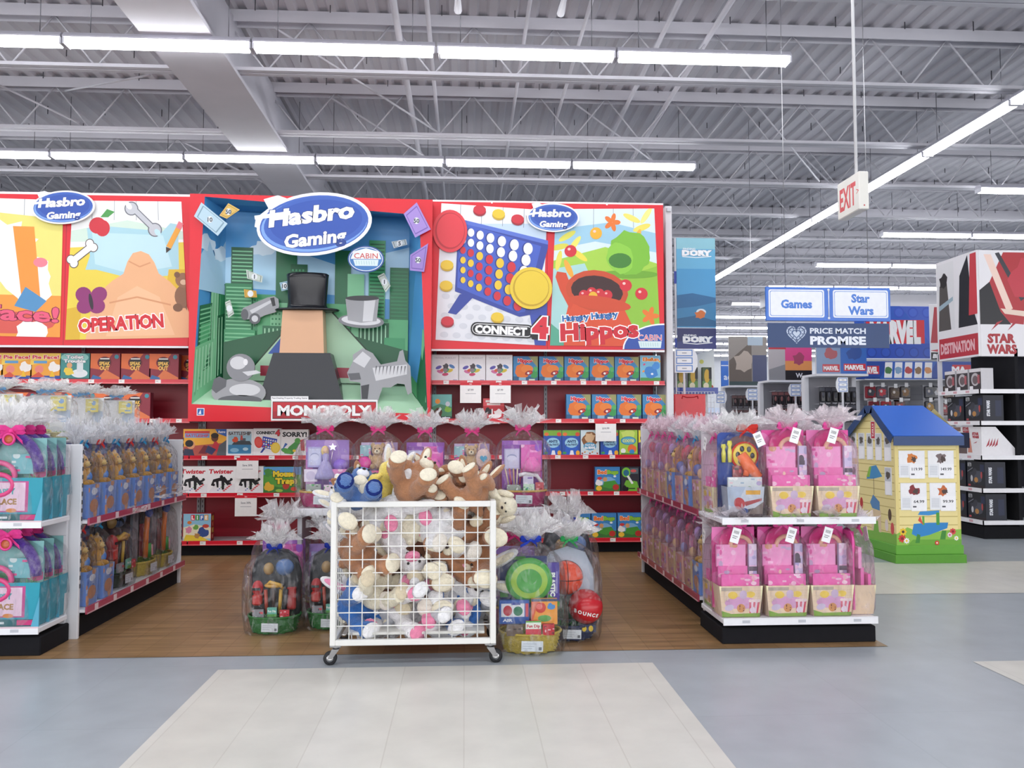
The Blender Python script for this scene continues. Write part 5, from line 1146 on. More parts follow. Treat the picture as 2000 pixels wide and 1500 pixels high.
def gift_teal(label, seed=2):
    t = thing('wrapped_gift', label, 'gift set', group=GG)
    def art(c):
        c.full('#2f9aae'); c.rect(0.0, 0.0, c.a, 0.16, '#2a6a70'); c.rect(c.a * 0.72, 0.02, c.a * 0.93, 0.14, '#c83a78'); c.rect(c.a * 0.3, 0.05, c.a * 0.55, 0.1, '#dfe9ea'); c.rect(0.0, 0.2, c.a * 0.82, 0.92, '#c0508e'); c.rect(0.0, 0.23, c.a * 0.78, 0.89, '#e8c9dc')
        c.text('HAPPY', c.a * 0.5, 0.68, 0.13, '#4aa0a8', w=0.5, bold=0.05, rot=0.05); c.text('PLACE', c.a * 0.52, 0.45, 0.13, '#a87a3a', w=0.5, bold=0.05); c.ell(c.a * 0.25, 0.3, 0.1, 0.07, '#d8688e'); c.ell(c.a * 0.6, 0.24, 0.12, 0.05, '#d88a4a')
        c.ell(c.a * 0.16, 0.5, 0.12, 0.14, '#de6aa0')
    carton(t, 0.4, 0.42, 0.095, 0.24, '#2f96ac', art)
    m = MB('print'); m.prism([(0.17, 0.0), (0.212, 0.0), (0.212, 0.16)], -0.06, -0.05, '#5aaac4'); m.build('side_flap', t)
    board(t, 'backing_card', -0.19, 0.19, 0.02, 0.05, 0.46, '#7fb9b8', rnd_art(seed, ['#86bdbb', '#5fa5a8', '#a9d2cd', '#c85f90', '#4a9a6a'], 9), 0.012, 0.1)
    m = MB('plush'); m.tube([(0.155 * math.cos(a) + 0.01, -0.008, 0.27 + 0.2 * math.sin(a)) for a in [k * math.pi / 16 for k in range(17)]], 0.03, '#5a3a98', 10); m.build('purple_handle', t)
    m = MB('plastic'); m.tube([(-0.05 + 0.095 * math.cos(a), -0.03, 0.25 + 0.075 * math.sin(a)) for a in [k * math.pi / 9 for k in range(18)]], 0.015, '#e0508e', 8, close=True); m.tube([(-0.04 + 0.085 * math.cos(a), -0.045, 0.2 + 0.06 * math.sin(a)) for a in [k * math.pi / 9 for k in range(18)]], 0.014, '#d8447f', 8, close=True); m.build('pink_hoop', t)
    for x, z in ((-0.14, 0.37), (-0.1, 0.3)):
        m = MB('plastic'); m.ell((x, -0.02, z), (0.045, 0.03, 0.05), '#e2568c', n=12, m=8); m.ell((x - 0.01, -0.025, z + 0.05), (0.025, 0.02, 0.03), '#e87aa4', n=10, m=7); m.build('pink_toy', t)
    board(t, 'toy_pack', 0.02, 0.14, -0.02, 0.26, 0.37, '#6fb0b8', rnd_art(seed + 2, ['#74b6be', '#cfe0e0', '#4a8f98', '#d85a92'], 7), 0.012)
    grass(t, 0.17, 0.03, 0.24, '#4aa05a', seed, 60)
    wrap(0.45, 0.105, 0.5, seed + 20, t, '#fbf3fa', rh=0.15); bow(t, 0.03, -0.05, 0.5, 0.07, '#f0489c', seed)
    m = MB('plastic'); m.tube([(0.03 + 0.03 * math.cos(a), -0.075, 0.455 + 0.03 * math.sin(a)) for a in [k * math.pi / 8 for k in range(16)]], 0.007, '#e03a8a', 6, close=True); m.lathe([(0, 0), (0.027, 0), (0.027, 0.003), (0, 0.003)], '#b8603a', 16, T=Matrix.Translation((0.03, -0.073, 0.455)) @ Matrix.Rotation(math.pi / 2, 4, 'X')); m.build('round_tag', t)
    return t
def gift_pup(label, seed=3, bowc='#3a9ad0', toyc='#c9953f', cart='#6f8fd0', carts=('#7c9ad6', '#5a78c0', '#c88a6a', '#a8bce6', '#d8a07a')):
    t = thing('wrapped_gift', label, 'gift set', group=GG)
    carton(t, 0.15, 0.165, 0.2, 0.21, cart, lambda c: (rnd_art(seed, list(carts), 9)(c), c.ell(c.a * 0.5, 0.36, 0.26, 0.2, '#c28a68'), c.ell(c.a * 0.5, 0.78, 0.18, 0.1, '#dfe6f4')))
    board(t, 'backing_card', -0.08, 0.08, 0.06, 0.05, 0.46, '#3a4f9c', rnd_art(seed + 1, ['#3c54a4', '#2f418a', '#b83a46', '#8fa6dc'], 7), 0.012, 0.05)
    soft_toy(t, 'gold_soft_toy', -0.02, -0.01, 0.19, 0.19, toyc, '#e2c07a')
    m = MB('plastic'); m.ell((0.05, -0.03, 0.25), (0.035, 0.035, 0.04), '#3a7ac8', n=12, m=8); m.build('blue_toy_ball', t)
    m = MB('plastic'); m.ell((0.045, -0.0, 0.34), (0.028, 0.025, 0.05), '#c8323c', n=12, m=8); m.build('red_toy', t)
    wrap(0.185, 0.22, 0.46, seed, t, '#ffffff', rh=0.13, rc='#f4f6fb'); bow(t, 0, -0.03, 0.46, 0.045, bowc, seed)
    return t
def gift_basket(label, seed, bc, contents, bowc, rx=0.17, ry=0.12, bh=0.11, h=0.56, rim=None, tint='#fdf2fa', rh=0.13, gcol='#4aa65a'):
    t = thing('gift_basket', label, 'gift basket', group='clear wrapped gift baskets')
    wicker_basket(t, rx, ry, bh, bc, rim); grass(t, rx * 0.85, ry * 0.85, bh - 0.005, gcol, seed)
    contents(t); sticker(t, -0.06, 0.06, -ry - 0.012, 0.025, 0.085, 0.03)
    wrap(rx * 2 + 0.06, ry * 2 + 0.05, h, seed, t, tint, rh=rh, bulge=1.6); bow(t, 0, -0.04, h, 0.055, bowc, seed)
    return t
PUR = ['#a884d0', '#c9a8e2', '#8a5cc0', '#e0b8e4', '#d88ad0']
def con_princess(t):
    board(t, 'backing_card', -0.15, 0.15, 0.06, 0.1, 0.48, '#a883cc', rnd_art(11, PUR, 8), 0.01, 0.06)
    board(t, 'mirror_pack', -0.13, -0.03, 0.01, 0.28, 0.43, '#a9a4d4', lambda c: (c.rect(0.06, 0.1, c.a - 0.06, 0.92, '#c3c6e2'), c.ell(c.a / 2, 0.55, 0.2, 0.16, '#8f95bc'), c.ell(c.a / 2, 0.5, 0.2, 0.16, '#d2d4ea')), 0.03)
    m = MB('cloth'); m.lathe([(0.0, 0), (0.075, 0), (0.07, 0.03), (0.028, 0.12), (0.02, 0.13), (0.024, 0.17), (0.012, 0.185), (0, 0.186)], '#a9a2d2', 18, (0.0, -0.02, 0.2)); d = m.build('doll_dress', t)
    m = MB('plastic'); m.ell((0.0, -0.02, 0.405), (0.02, 0.02, 0.024), '#e6bf9c', n=12, m=8); m.ell((-0.006, -0.01, 0.40), (0.027, 0.02, 0.04), '#e2c678', n=12, m=8); m.build('doll_head', d)
    m = MB('plastic'); m.ell((0.1, -0.01, 0.3), (0.05, 0.04, 0.045), '#8f6cd0', n=14, m=9); m.build('purple_purse', t)
    m = MB('chrome'); star = [((0.03 if k % 2 == 0 else 0.013) * math.sin(k * math.pi / 5), (0.03 if k % 2 == 0 else 0.013) * math.cos(k * math.pi / 5)) for k in range(10)]
    m.prism([(x + 0.05, z + 0.43) for x, z in star], -0.03, -0.022, '#e2e2ea'); m.tube([(0.05, -0.026, 0.41), (0.035, -0.026, 0.3)], 0.004, '#e2d2e2', 6); m.build('star_wand', t)
    board(t, 'heart_plaque', -0.14, -0.05, -0.05, 0.18, 0.27, '#e6dcee', lambda c: c.ell(c.a / 2, 0.5, 0.36, 0.36, '#cfc4e0'), 0.015)
    board(t, 'sweet_pack', -0.12, -0.02, -0.08, 0.1, 0.165, '#8f9a9a', rnd_art(5, ['#a8b0ac', '#5a605e', '#d0e6d2', '#4aa65a'], 8), 0.02)
    board(t, 'sweet_pack', 0.0, 0.1, -0.075, 0.1, 0.16, '#e8d6e6', rnd_art(6, ['#f0dcea', '#d85a6a', '#6ab06a', '#f4f4f4'], 8), 0.02)
    board(t, 'toy_pack', 0.03, 0.15, -0.04, 0.14, 0.27, '#d87ab8', rnd_art(7, ['#dc84be', '#f2c6e0', '#5a6ab8', '#c85aa0'], 8), 0.02)
def con_teddy(t):
    board(t, 'backing_card', -0.14, 0.14, 0.06, 0.1, 0.46, '#b7a0cc', rnd_art(21, ['#c0a8d2', '#dcc6e6', '#e6a8cc'], 6), 0.01, 0.07)
    soft_toy(t, 'beige_soft_toy', -0.005, 0.0, 0.265, 0.17, '#cfae84', '#efe2c4')
    m = MB('plush'); m.ell((0.09, -0.03, 0.35), (0.06, 0.028, 0.075), '#f3d6cf', n=16, m=10); m.tube([(0.05, -0.02, 0.4), (0.06, -0.02, 0.46), (0.1, -0.02, 0.47), (0.12, -0.02, 0.41)], 0.008, '#f0ccc6', 6); b = m.build('plush_purse', t)
    m = MB('cloth'); hp = [(0.09 + 0.0022 * 16 * math.sin(a) ** 3 * 0.8, 0.35 + 0.0022 * (13 * math.cos(a) - 5 * math.cos(2 * a) - 2 * math.cos(3 * a) - math.cos(4 * a)) * 0.8) for a in [k * math.pi / 12 for k in range(24)]]
    m.prism(hp, -0.064, -0.056, '#5aa8cc'); m.build('heart_patch', b)
    m = MB('plastic'); m.lathe([(0, 0), (0.045, 0), (0.05, 0.03), (0.03, 0.045), (0, 0.045)], '#e0369c', 16, T=Matrix.Translation((-0.1, -0.01, 0.31)) @ Matrix.Rotation(math.pi / 2, 4, 'X')); m.build('pink_jar', t)
    board(t, 'toy_pack', -0.14, -0.06, 0.0, 0.36, 0.44, '#8fbcc4', rnd_art(22, ['#93c2ca', '#c9e2e6', '#d87aa8'], 6), 0.03)
    board(t, 'pink_framed_box', -0.05, 0.125, -0.05, 0.11, 0.255, '#d8508e', lambda c: (c.rect(0.08, 0.1, c.a - 0.08, 0.9, '#4a4650'), c.poly([(0.2, 0.3), (0.5, 0.55), (c.a - 0.2, 0.5), (c.a - 0.1, 0.2), (0.1, 0.12)], '#7f858c'), c.ell(c.a * 0.35, 0.3, 0.1, 0.12, '#d0325a'), c.poly([(c.a * 0.6, 0.2), (c.a * 0.8, 0.8), (c.a * 0.86, 0.8), (c.a * 0.7, 0.2)], '#c9dfe2')), 0.03)
    board(t, 'toy_pack', -0.14, -0.06, -0.03, 0.11, 0.25, '#b9bcd0', rnd_art(24, ['#c0c4d6', '#e4b6d2', '#8f96b4'], 6), 0.02)
def con_magenta(t):
    board(t, 'backing_card', -0.15, 0.15, 0.06, 0.1, 0.47, '#9a5ab8', rnd_art(31, ['#a05ec0', '#c084d4', '#7f48a8', '#d8a0dc'], 7), 0.01, 0.03)
    board(t, 'mirror_pack', -0.135, -0.02, 0.02, 0.26, 0.44, '#b2a8d2', lambda c: (c.rect(0, 0.84, c.a, 1, '#8a4aa8'), c.rect(0.05, 0.06, c.a - 0.05, 0.8, '#c8c6e0'), c.ell(c.a / 2, 0.5, 0.2, 0.12, '#9aa0c4'), c.ell(c.a / 2, 0.44, 0.2, 0.12, '#d5d4ea')), 0.03)
    board(t, 'costume_pack', -0.01, 0.14, 0.02, 0.2, 0.44, '#d660b0', rnd_art(33, ['#da62b4', '#ee9ad0', '#c048a0', '#9a5ac8', '#f4c0e0'], 10), 0.03)
    m = MB('cloth'); m.lathe([(0, 0), (0.075, 0), (0.05, 0.06), (0.02, 0.1), (0, 0.101)], '#ee7fc0', 16, (0.07, -0.02, 0.25)); m.build('tulle_skirt', t)
    for k in range(5):
        m = MB('plastic'); m.tube([(-0.1 + k * 0.018, -0.03, 0.13), (-0.13 + k * 0.03, -0.04, 0.27)], 0.006, ['#d8c0a0', '#b8284a', '#c8a878', '#e8d6c0', '#a83a5a'][k], 6); m.build('wand_stick', t)
    board(t, 'toy_pack', 0.0, 0.075, -0.06, 0.13, 0.225, '#cfc8e2', rnd_art(35, ['#d6d0e6', '#8a6ab8', '#f0e6f2'], 7), 0.02)
    board(t, 'sweet_pack', -0.12, -0.02, -0.08, 0.1, 0.155, '#98a098', rnd_art(36, ['#a0a8a0', '#5f6660', '#cfe6d0', '#e8eee8'], 8), 0.02)
    board(t, 'sweet_pack', 0.0, 0.08, -0.08, 0.1, 0.16, '#c9e6d0', rnd_art(37, ['#d0ecd6', '#58b068', '#e8f4ea', '#4a90b8'], 8), 0.02)
    m = MB('cloth'); m.tube([(-0.03, -0.05, 0.22), (0.02, -0.06, 0.235), (0.1, -0.05, 0.22), (0.15, -0.04, 0.15)], 0.014, '#f2eef2', 8); m.build('white_ribbon', t)
    board(t, 'sweet_pack', 0.09, 0.15, -0.06, 0.1, 0.17, '#c85058', rnd_art(38, ['#c8545c', '#e8a0a4', '#8a2a34'], 5), 0.02)
def con_truck(t):
    m = MB('print'); m.lathe([(0.19, 0), (0.2, 0.06), (0.2, 0.3), (0.165, 0.42), (0.09, 0.47), (0, 0.48)], '#262a30', 20, (0, 0.05, 0.1), 0.95, 0.25); m.build('dark_backing', t)
    m = MB('plastic'); m.bbox(-0.155, -0.085, -0.07, -0.01, 0.19, 0.27, '#c2302a', 0.012); m.ell((-0.12, -0.04, 0.31), (0.042, 0.04, 0.055), '#b8262e', n=14, m=9); m.box(-0.15, -0.09, -0.082, -0.074, 0.3, 0.318, '#1a1a1e'); m.build('red_toy_robot', t)
    m = MB('plastic'); m.ell((0.0, -0.05, 0.33), (0.07, 0.04, 0.02), '#c99a3a', n=14, m=8); m.tube([(-0.05, -0.06, 0.33), (-0.02, -0.08, 0.36), (0.05, -0.08, 0.34), (0.07, -0.06, 0.31)], 0.012, '#d8ab4a', 8); m.build('gold_toy', t)
    for x, k in ((-0.05, '#b0483a'), (0.0, '#3a2a28'), (0.045, '#c8a03a'), (0.08, '#2a2a30')):
        m = MB('plastic'); m.tube([(x, -0.04, 0.13), (x * 1.2, -0.045, 0.3)], 0.014, k, 8); m.build('toy_stick', t)
    m = MB('plastic'); m.bbox(0.09, 0.16, -0.03, 0.02, 0.15, 0.31, '#a83030', 0.01); m.build('red_toy_block', t)
    m = MB('print'); m.ell((0.07, 0.0, 0.45), (0.07, 0.05, 0.06), '#5a78a8', n=14, m=9); m.ell((-0.05, 0.0, 0.44), (0.04, 0.04, 0.045), '#a88a5a', n=12, m=8); m.build('patterned_ball', t)
    board(t, 'sweet_pack', -0.03, 0.04, -0.11, 0.12, 0.185, '#7ac0b0', lambda c: (c.full('#6ab8a8'), c.rect(0, 0, c.a, 0.3, '#58a04a'), c.text('Fun Dip', c.a / 2, 0.62, 0.22, '#f4f8f4', w=c.a * 0.86, bold=0.04)), 0.015)
    board(t, 'sweet_pack', 0.06, 0.13, -0.105, 0.11, 0.165, '#c83040', rnd_art(41, ['#cc3444', '#f0c0c4', '#8a1a28'], 6), 0.02)
    board(t, 'sweet_pack', -0.14, -0.06, -0.1, 0.11, 0.17, '#8a8a90', rnd_art(42, ['#8f8f96', '#4a4a50', '#c83a4a', '#d8d8dc'], 8), 0.02)
def con_frisbee(t):
    board(t, 'dark_package', -0.17, 0.1, 0.03, 0.24, 0.55, '#26346a', rnd_art(51, ['#2a3a74', '#1f2a54', '#3f8a3a', '#4aa04a'], 8), 0.02)
    m = MB('plastic'); T = Matrix.Translation((-0.01, -0.05, 0.42)) @ Matrix.Rotation(math.pi / 2, 4, 'X'); m.lathe([(0, 0.012), (0.03, 0.012), (0.06, 0.018), (0.1, 0.014), (0.13, 0.004), (0.135, -0.012), (0.125, -0.012), (0, -0.01)], '#3f9a3a', 36, T=T, cap=False)
    m.lathe([(0.072, 0.0205), (0.1, 0.0165), (0.104, 0.0155)], '#8fb83a', 36, T=T, cap=False); m.build('green_flying_disc', t)
    board(t, 'purple_package', 0.1, 0.165, -0.03, 0.26, 0.52, '#4a3a92', lambda c: (c.full('#4c3c96'), c.poly([(0, 0), (0, 0.3), (c.a, 0.1), (c.a, 0)], '#4a9a3a'), c.text('PLASTIC', c.a * 0.42, 0.5, 0.1, '#eef4ee', w=0.55, bold=0.05, rot=-math.pi / 2), c.rect(c.a * 0.7, 0.3, c.a * 0.85, 0.8, '#8a84c0')), 0.03)
    board(t, 'blue_framed_pack', -0.18, -0.01, -0.08, 0.17, 0.31, '#2f5aa8', lambda c: (c.rect(0.08, 0.3, c.a - 0.2, 0.86, '#d8dce4'), c.ell(c.a * 0.28, 0.56, 0.18, 0.22, '#b83444'), c.ell(c.a * 0.62, 0.54, 0.19, 0.2, '#2f7a5a'), c.rect(c.a - 0.16, 0.3, c.a - 0.04, 0.86, '#c84a56'), c.rect(c.a * 0.4, 0.8, c.a * 0.7, 0.9, '#34469a'), c.text('AIR', c.a * 0.28, 0.16, 0.12, '#e6ecf4', w=0.4, bold=0.04)), 0.03)
    board(t, 'orange_package', 0.0, 0.145, -0.1, 0.17, 0.32, '#e8963a', lambda c: (c.full('#e69a3c'), c.poly([(0, 0), (0, 1), (0.3, 1)], '#d8603a'), c.rect(0, 0.9, c.a, 1, '#3a4a6a'), c.ell(c.a * 0.35, 0.66, 0.2, 0.21, '#c8382e'), c.ell(c.a * 0.3, 0.7, 0.12, 0.11, '#e0706a'), c.blob(c.a * 0.75, 0.7, 0.13, '#4a8ac8', seed=2), c.ell(c.a * 0.5, 0.24, 0.25, 0.13, '#58a04a')), 0.03)
    board(t, 'sweet_pack', -0.035, 0.05, -0.135, 0.115, 0.2, '#d83a4a', lambda c: (c.full('#e8f0e4'), c.rect(0, 0, c.a, 0.45, '#cc3448'), c.rect(0, 0.9, c.a, 1, '#58b04a'), c.text('Fun Dip', c.a / 2, 0.66, 0.2, '#c02a44', w=c.a * 0.86, bold=0.04)), 0.015)
    board(t, 'sweet_pack', 0.06, 0.125, -0.13, 0.115, 0.18, '#b82a34', rnd_art(56, ['#c02c38', '#e8c0c0', '#7a1620'], 6), 0.02)
    board(t, 'sweet_pack', -0.14, -0.05, -0.12, 0.11, 0.175, '#5a4a42', rnd_art(57, ['#6a5a50', '#3a302c', '#9a8a80'], 6), 0.02)
def con_balls(t):
    m = MB('print'); m.lathe([(0.19, 0), (0.2, 0.1), (0.19, 0.34), (0.13, 0.46), (0, 0.5)], '#b8c4d2', 20, (0, 0.06, 0.1), 0.95, 0.2); m.build('pale_backing', t)
    m = MB('plastic'); c0 = (-0.02, -0.02, 0.4); m.ell(c0, (0.115,) * 3, '#e8502c', n=28, m=18)
    b = m.build('orange_basketball', t); m = MB('rubber')
    for R in ((0, 0, 0), (math.pi / 2, 0, 0), (0, math.pi / 2, 0)):
        E_ = Euler(R).to_matrix(); m.tube([V(*c0) + E_ @ V(0.1155 * math.cos(a), 0.1155 * math.sin(a), 0) for a in [k * math.pi / 16 for k in range(32)]], 0.0025, '#2a1a16', 5, close=True)
    m.build('ball_seam', b)
    m = MB('plastic'); c1 = V(0.1, -0.09, 0.22); m.ell(c1, (0.115,) * 3, '#c0262e', n=28, m=18)
    for i, ch in enumerate('BOUNCE'):
        ang = -0.75 + i * 0.27; el_ = -0.05 - 0.06 * i; d = V(math.sin(ang) * math.cos(el_), -math.cos(ang) * math.cos(el_), math.sin(el_)); u = V(math.cos(ang), math.sin(ang), -0.15).normalized(); v = d.cross(u)
        s_ = 0.034; c = Cv(m, c1 + d * 0.1155 - u * s_ / 2 - v * s_ / 2, u, v, s_, s_); c.text(ch, 0.5, 0.5, 0.7, '#f2f0ee', bold=0.05)
    m.build('red_bounce_ball', t)
    m = MB('print'); m.ell((0.0, 0.02, 0.19), (0.13, 0.08, 0.08), '#3f6f5a', n=16, m=10); m.build('green_toy', t)
    board(t, 'sweet_pack', 0.05, 0.16, -0.14, 0.06, 0.11, '#23335a', lambda c: (c.full('#22325a'), c.ell(c.a * 0.3, 0.5, 0.3, 0.4, '#e2c43a'), c.ell(c.a * 0.7, 0.5, 0.3, 0.4, '#e2c43a')), 0.02)

# --- the right end shelf: one blue-carded set and two pink ones above, four pink ones below
gb = gift_blue('blue carded gift set with orange toy and red bow on the right end shelf'); keep(gb).location = (1.66, 4.86, 0.731)
gp1 = gift_pink('', 1, 0.03); gp2 = gift_pink('', 4, -0.02)
place(gp1, 'pink gift set in a cream carton on the upper end shelf, beside the blue one', (1.935, 4.86, 0.731), scale=1.05)
place(gp2, 'pink gift set in a cream carton at the right end of the upper end shelf', (2.215, 4.86, 0.731), scale=1.05)
for i, x in enumerate((1.62, 1.90, 2.17)):
    place(gp1 if i % 2 else gp2, f'pink gift set in a cream carton, {nth(i, 3)} facing out on the lower shelf', (x, 4.86, 0.151), scale=1.04)
place(gp1, 'pink gift set turned sideways at the right corner of the lower end shelf', (2.36, 4.92, 0.151), rz=math.pi / 2)
place(gp2, 'pink gift set turned towards the aisle at the left corner of the lower end shelf', (1.595, 5.085, 0.151), rz=-math.pi / 2, scale=0.93)
place(gp1, 'pink gift set standing behind the blue carded one on the upper end shelf', (1.60, 5.1, 0.731), rz=-math.pi / 2, scale=0.93)
for i, x in enumerate((1.84, 2.07)):
    place(gp2 if i else gp1, f'pink gift set in the back row of the lower end shelf, {nth(i, 2)} of two', (x, 5.09, 0.151), scale=0.95)
    place(gp1 if i else gp2, f'pink gift set in the back row of the upper end shelf, {nth(i, 2)} of two', (x + 0.03, 5.09, 0.731), scale=0.95)
# --- the left end shelf
gt = gift_teal('', 2)
for lv, z, nm in ((0, 0.741, 'upper'), (1, 0.161, 'lower')):
    for i in range(3):
        place(gt, f'teal gift set with pink bow, {ORD[i]} from front, right stack, {nm} left shelf', (-2.565 + 0.0 * i, 4.80 + 0.112 * i, z), group=GG)
        place(gt, f'teal gift set with pink bow, {ORD[i]} from front, left stack, {nm} left shelf', (-3.04, 4.80 + 0.112 * i, z), group=GG)
# --- left gondola, the side towards us
gu = gift_pup('', 3); gu2 = gift_pup('', 7, '#d83a3a', '#b8863a')
for i in range(7):
    place(gu if i % 2 == 0 else gu2, f'wrapped blue carton of gold toys, {ORD[i]} from the near end, upper left shelf', (-2.40, 5.26 + 0.235 * i, 0.701), rz=math.pi / 2, group=GG)
for i in range(2):
    place(gu2 if i == 0 else gu, f'wrapped blue carton of gold toys, {ORD[i]} from the near end, lower left shelf', (-2.40, 5.26 + 0.235 * i, 0.171), rz=math.pi / 2, group=GG)
def con_books(t):
    board(t, 'grey_board', -0.12, -0.02, 0.0, 0.1, 0.5, '#7f8a98', rnd_art(61, ['#8691a0', '#5a6472'], 4), 0.02); board(t, 'dark_board', -0.14, 0.14, 0.05, 0.1, 0.52, '#1f2a44', None, 0.02)
    m = MB('plastic'); m.tube([(0.02, -0.04, 0.12), (0.03, -0.04, 0.3), (0.05, -0.04, 0.42)], 0.02, '#e07a3a', 8); m.ell((0.05, -0.05, 0.45), (0.03, 0.03, 0.04), '#4a6ac0', n=10, m=7); m.tube([(0.06, -0.05, 0.12), (0.05, -0.05, 0.22)], 0.022, '#3a9a4a', 8); m.build('toy_figure_stack', t)
    board(t, 'red_book', 0.08, 0.15, 0.0, 0.12, 0.36, '#a8303a', None, 0.03); board(t, 'sweet_pack', 0.09, 0.15, -0.05, 0.12, 0.2, '#e8b0c0', rnd_art(62, ['#e8a8bc', '#c84a6a', '#f4e0e6'], 5), 0.02)
gift_dark = gift_basket('dark wrapped gift with green toy in the middle of the lower left shelf', 13, '#2a3a30', con_truck, '#2a2a30', 0.15, 0.1, 0.09, 0.46); gift_dark.location = (-2.42, 5.85, 0.171); gift_dark.rotation_euler = (0, 0, math.pi / 2)
gy = gift_basket('yellow wicker gift basket with a book and toys far along the lower left shelf', 15, '#c9b254', con_books, '#e05a9a', 0.15, 0.1, 0.1, 0.52); gy.location = (-2.42, 6.3, 0.171); gy.rotation_euler = (0, 0, math.pi / 2)
keep(gy)
place(gy, 'yellow wicker gift basket last on the lower left shelf, nearest the wall', (-2.42, 6.66, 0.171), rz=math.pi / 2, group='clear wrapped gift baskets')
# --- left gondola, far side: only their tops show over the spine
def con_white(t):
    board(t, 'pale_board', -0.15, 0.15, 0.03, 0.1, 0.62, '#eceef2', rnd_art(71, ['#f0f1f4', '#e2e4ec', '#e8dca0', '#c9d6ea'], 7), 0.02); board(t, 'yellow_pack', 0.02, 0.13, -0.04, 0.4, 0.6, '#e6d87a', rnd_art(72, ['#e9dc84', '#f4eec0', '#8fb0d8'], 6), 0.03)
gw = gift_basket('', 17, '#d8cc9a', con_white, '#7fb0dc', 0.16, 0.13, 0.1, 0.68, tint='#ffffff', rh=0.14)
for i in range(6):
    place(gw, f'pale wrapped gift standing on top of the left gondola, {ORD[i]} from the near end', (-2.80 + (0.07 if i % 2 else -0.09), 5.3 + 0.26 * i, 1.181), rz=0.3 * (i % 3 - 1), group='clear wrapped gift baskets', scale=(0.85, 0.6, 0.47))
# --- right gondola, aisle side
def gift_mix(seed, cart, cols, toy, bowc):
    t = thing('wrapped_gift', '', 'gift set', group=GG); rg = random.Random(seed)
    carton(t, 0.16, 0.175, 0.19, 0.19, cart, rnd_art(seed, [cart] + cols, 12))
    board(t, 'backing_card', -0.09, 0.09, 0.05, 0.05, 0.47, cols[0], rnd_art(seed + 1, cols, 10), 0.012, 0.05)
    board(t, 'toy_pack', -0.085, 0.0, 0.0, 0.2, 0.4, cols[1], rnd_art(seed + 2, cols[::-1], 9), 0.02); board(t, 'toy_pack', 0.005, 0.08, -0.01, 0.19, 0.34, cols[2], rnd_art(seed + 3, cols, 9), 0.02)
    m = MB('plastic'); m.ell((0.04, -0.03, 0.37), (0.032, 0.03, 0.045), toy, n=12, m=8); m.build('toy_figure', t); m = MB('plastic'); m.ell((-0.04, -0.05, 0.23), (0.03, 0.025, 0.035), cols[3], n=12, m=8); m.build('toy_ball', t)
    wrap(0.2, 0.215, 0.48, seed, t, '#fdeaf3', rh=0.13, rc='#fbe4ef', film='cello_pink'); bow(t, 0, -0.03, 0.48, 0.05, bowc, seed)
    return t
gq = gift_mix(23, '#d8b0a0', ['#d884b4', '#c85a9a', '#e8b8d4', '#9fb0dc', '#f0d8e4'], '#d8486a', '#f35fae')
gr = gift_mix(27, '#c8b48a', ['#c890bc', '#a86aa8', '#e6a8cc', '#d8c08a', '#f2e2ea'], '#b8a0d8', '#f35fae')
for i in range(8):
    p = (gq, gr, gu)[(0, 1, 0, 1, 2, 0, 2, 1)[7 - i]]
    place(p, f'pink wrapped gift set, {ORD[i]} from the near end of the upper right shelf', (1.625, 5.37 + 0.225 * i, 0.721), rz=-math.pi / 2, group=GG)
    place((gr, gq, gu)[(2, 0, 1, 0, 1, 0, 0, 1)[i]], f'pink wrapped gift set, {ORD[i]} from the near end of the lower right shelf', (1.625, 5.37 + 0.225 * i, 0.171), rz=-math.pi / 2, group=GG)
# --- the low bench behind the toy bin with five baskets
BY, BZ = 5.62, atz(992, 5.62, 820)
bx0, bx1 = atx(578, BY), atx(1062, BY)
t = thing('display_bench', 'low white display bench with a red base behind the toy bin', 'bench', ((bx0 + bx1) / 2, BY, 0)); w = (bx1 - bx0) / 2
m = MB('paint'); m.bbox(-w, w, -0.01, 0.42, BZ - 0.05, BZ, '#dadade', 0.005); m.build('bench_top', t)
m = MB('paint'); m.box(-w + 0.03, w - 0.03, 0.36, 0.4, 0.1, BZ - 0.05, '#b01c30'); m.build('back_panel', t)
for s in (-1, 1): m = MB('paint'); m.box(s * (w - 0.03) - 0.015, s * (w - 0.03) + 0.015, 0.02, 0.4, 0.0, BZ - 0.05, '#c9c9ce'); m.build('side_panel', t)
m = MB('paint'); m.box(-w + 0.05, w - 0.05, 0.05, 0.36, 0.1, 0.13, '#c9c9ce'); m.build('lower_shelf', t)
m = MB('matte'); m.box(-w + 0.05, w - 0.05, 0.08, 0.36, 0, 0.1, '#1a1a1e'); m.build('kick_plate', t)
PK = '#c2467e'
g1 = gift_basket('pink gift basket with doll dress and star wand, left end of the bench row', 2, PK, con_princess, '#f0438f', rim='#d8b060')
g2 = gift_basket('', 3, PK, con_teddy, '#f0559a', rim='#d8b060'); g3 = gift_basket('', 5, PK, con_magenta, '#f0559a', rim='#d8b060')
xs5 = [atx(p, BY + 0.16) for p in (638, 738, 830, 922, 1020)]
place(g1, g1['label'], (xs5[0], BY + 0.15, BZ + 0.001), scale=(1.0, 1, 0.95))
place(g2, 'gift basket with beige teddy and plush purse, second from the left on the bench', (xs5[1], BY + 0.22, BZ + 0.001), scale=(0.92, 1, 0.95))
place(g3, 'purple and magenta gift basket in the middle of the bench row', (xs5[2], BY + 0.2, BZ + 0.001), scale=(0.9, 1, 0.93))
place(g2, 'gift basket with blue heart on plush purse, second from the right on the bench', (xs5[3], BY + 0.22, BZ + 0.001), scale=(0.9, 1, 0.93))
place(g3, 'pink wicker gift basket with wands and white ribbon, right end of the bench row', (xs5[4], BY + 0.13, BZ + 0.001), scale=(0.95, 1, 0.96))
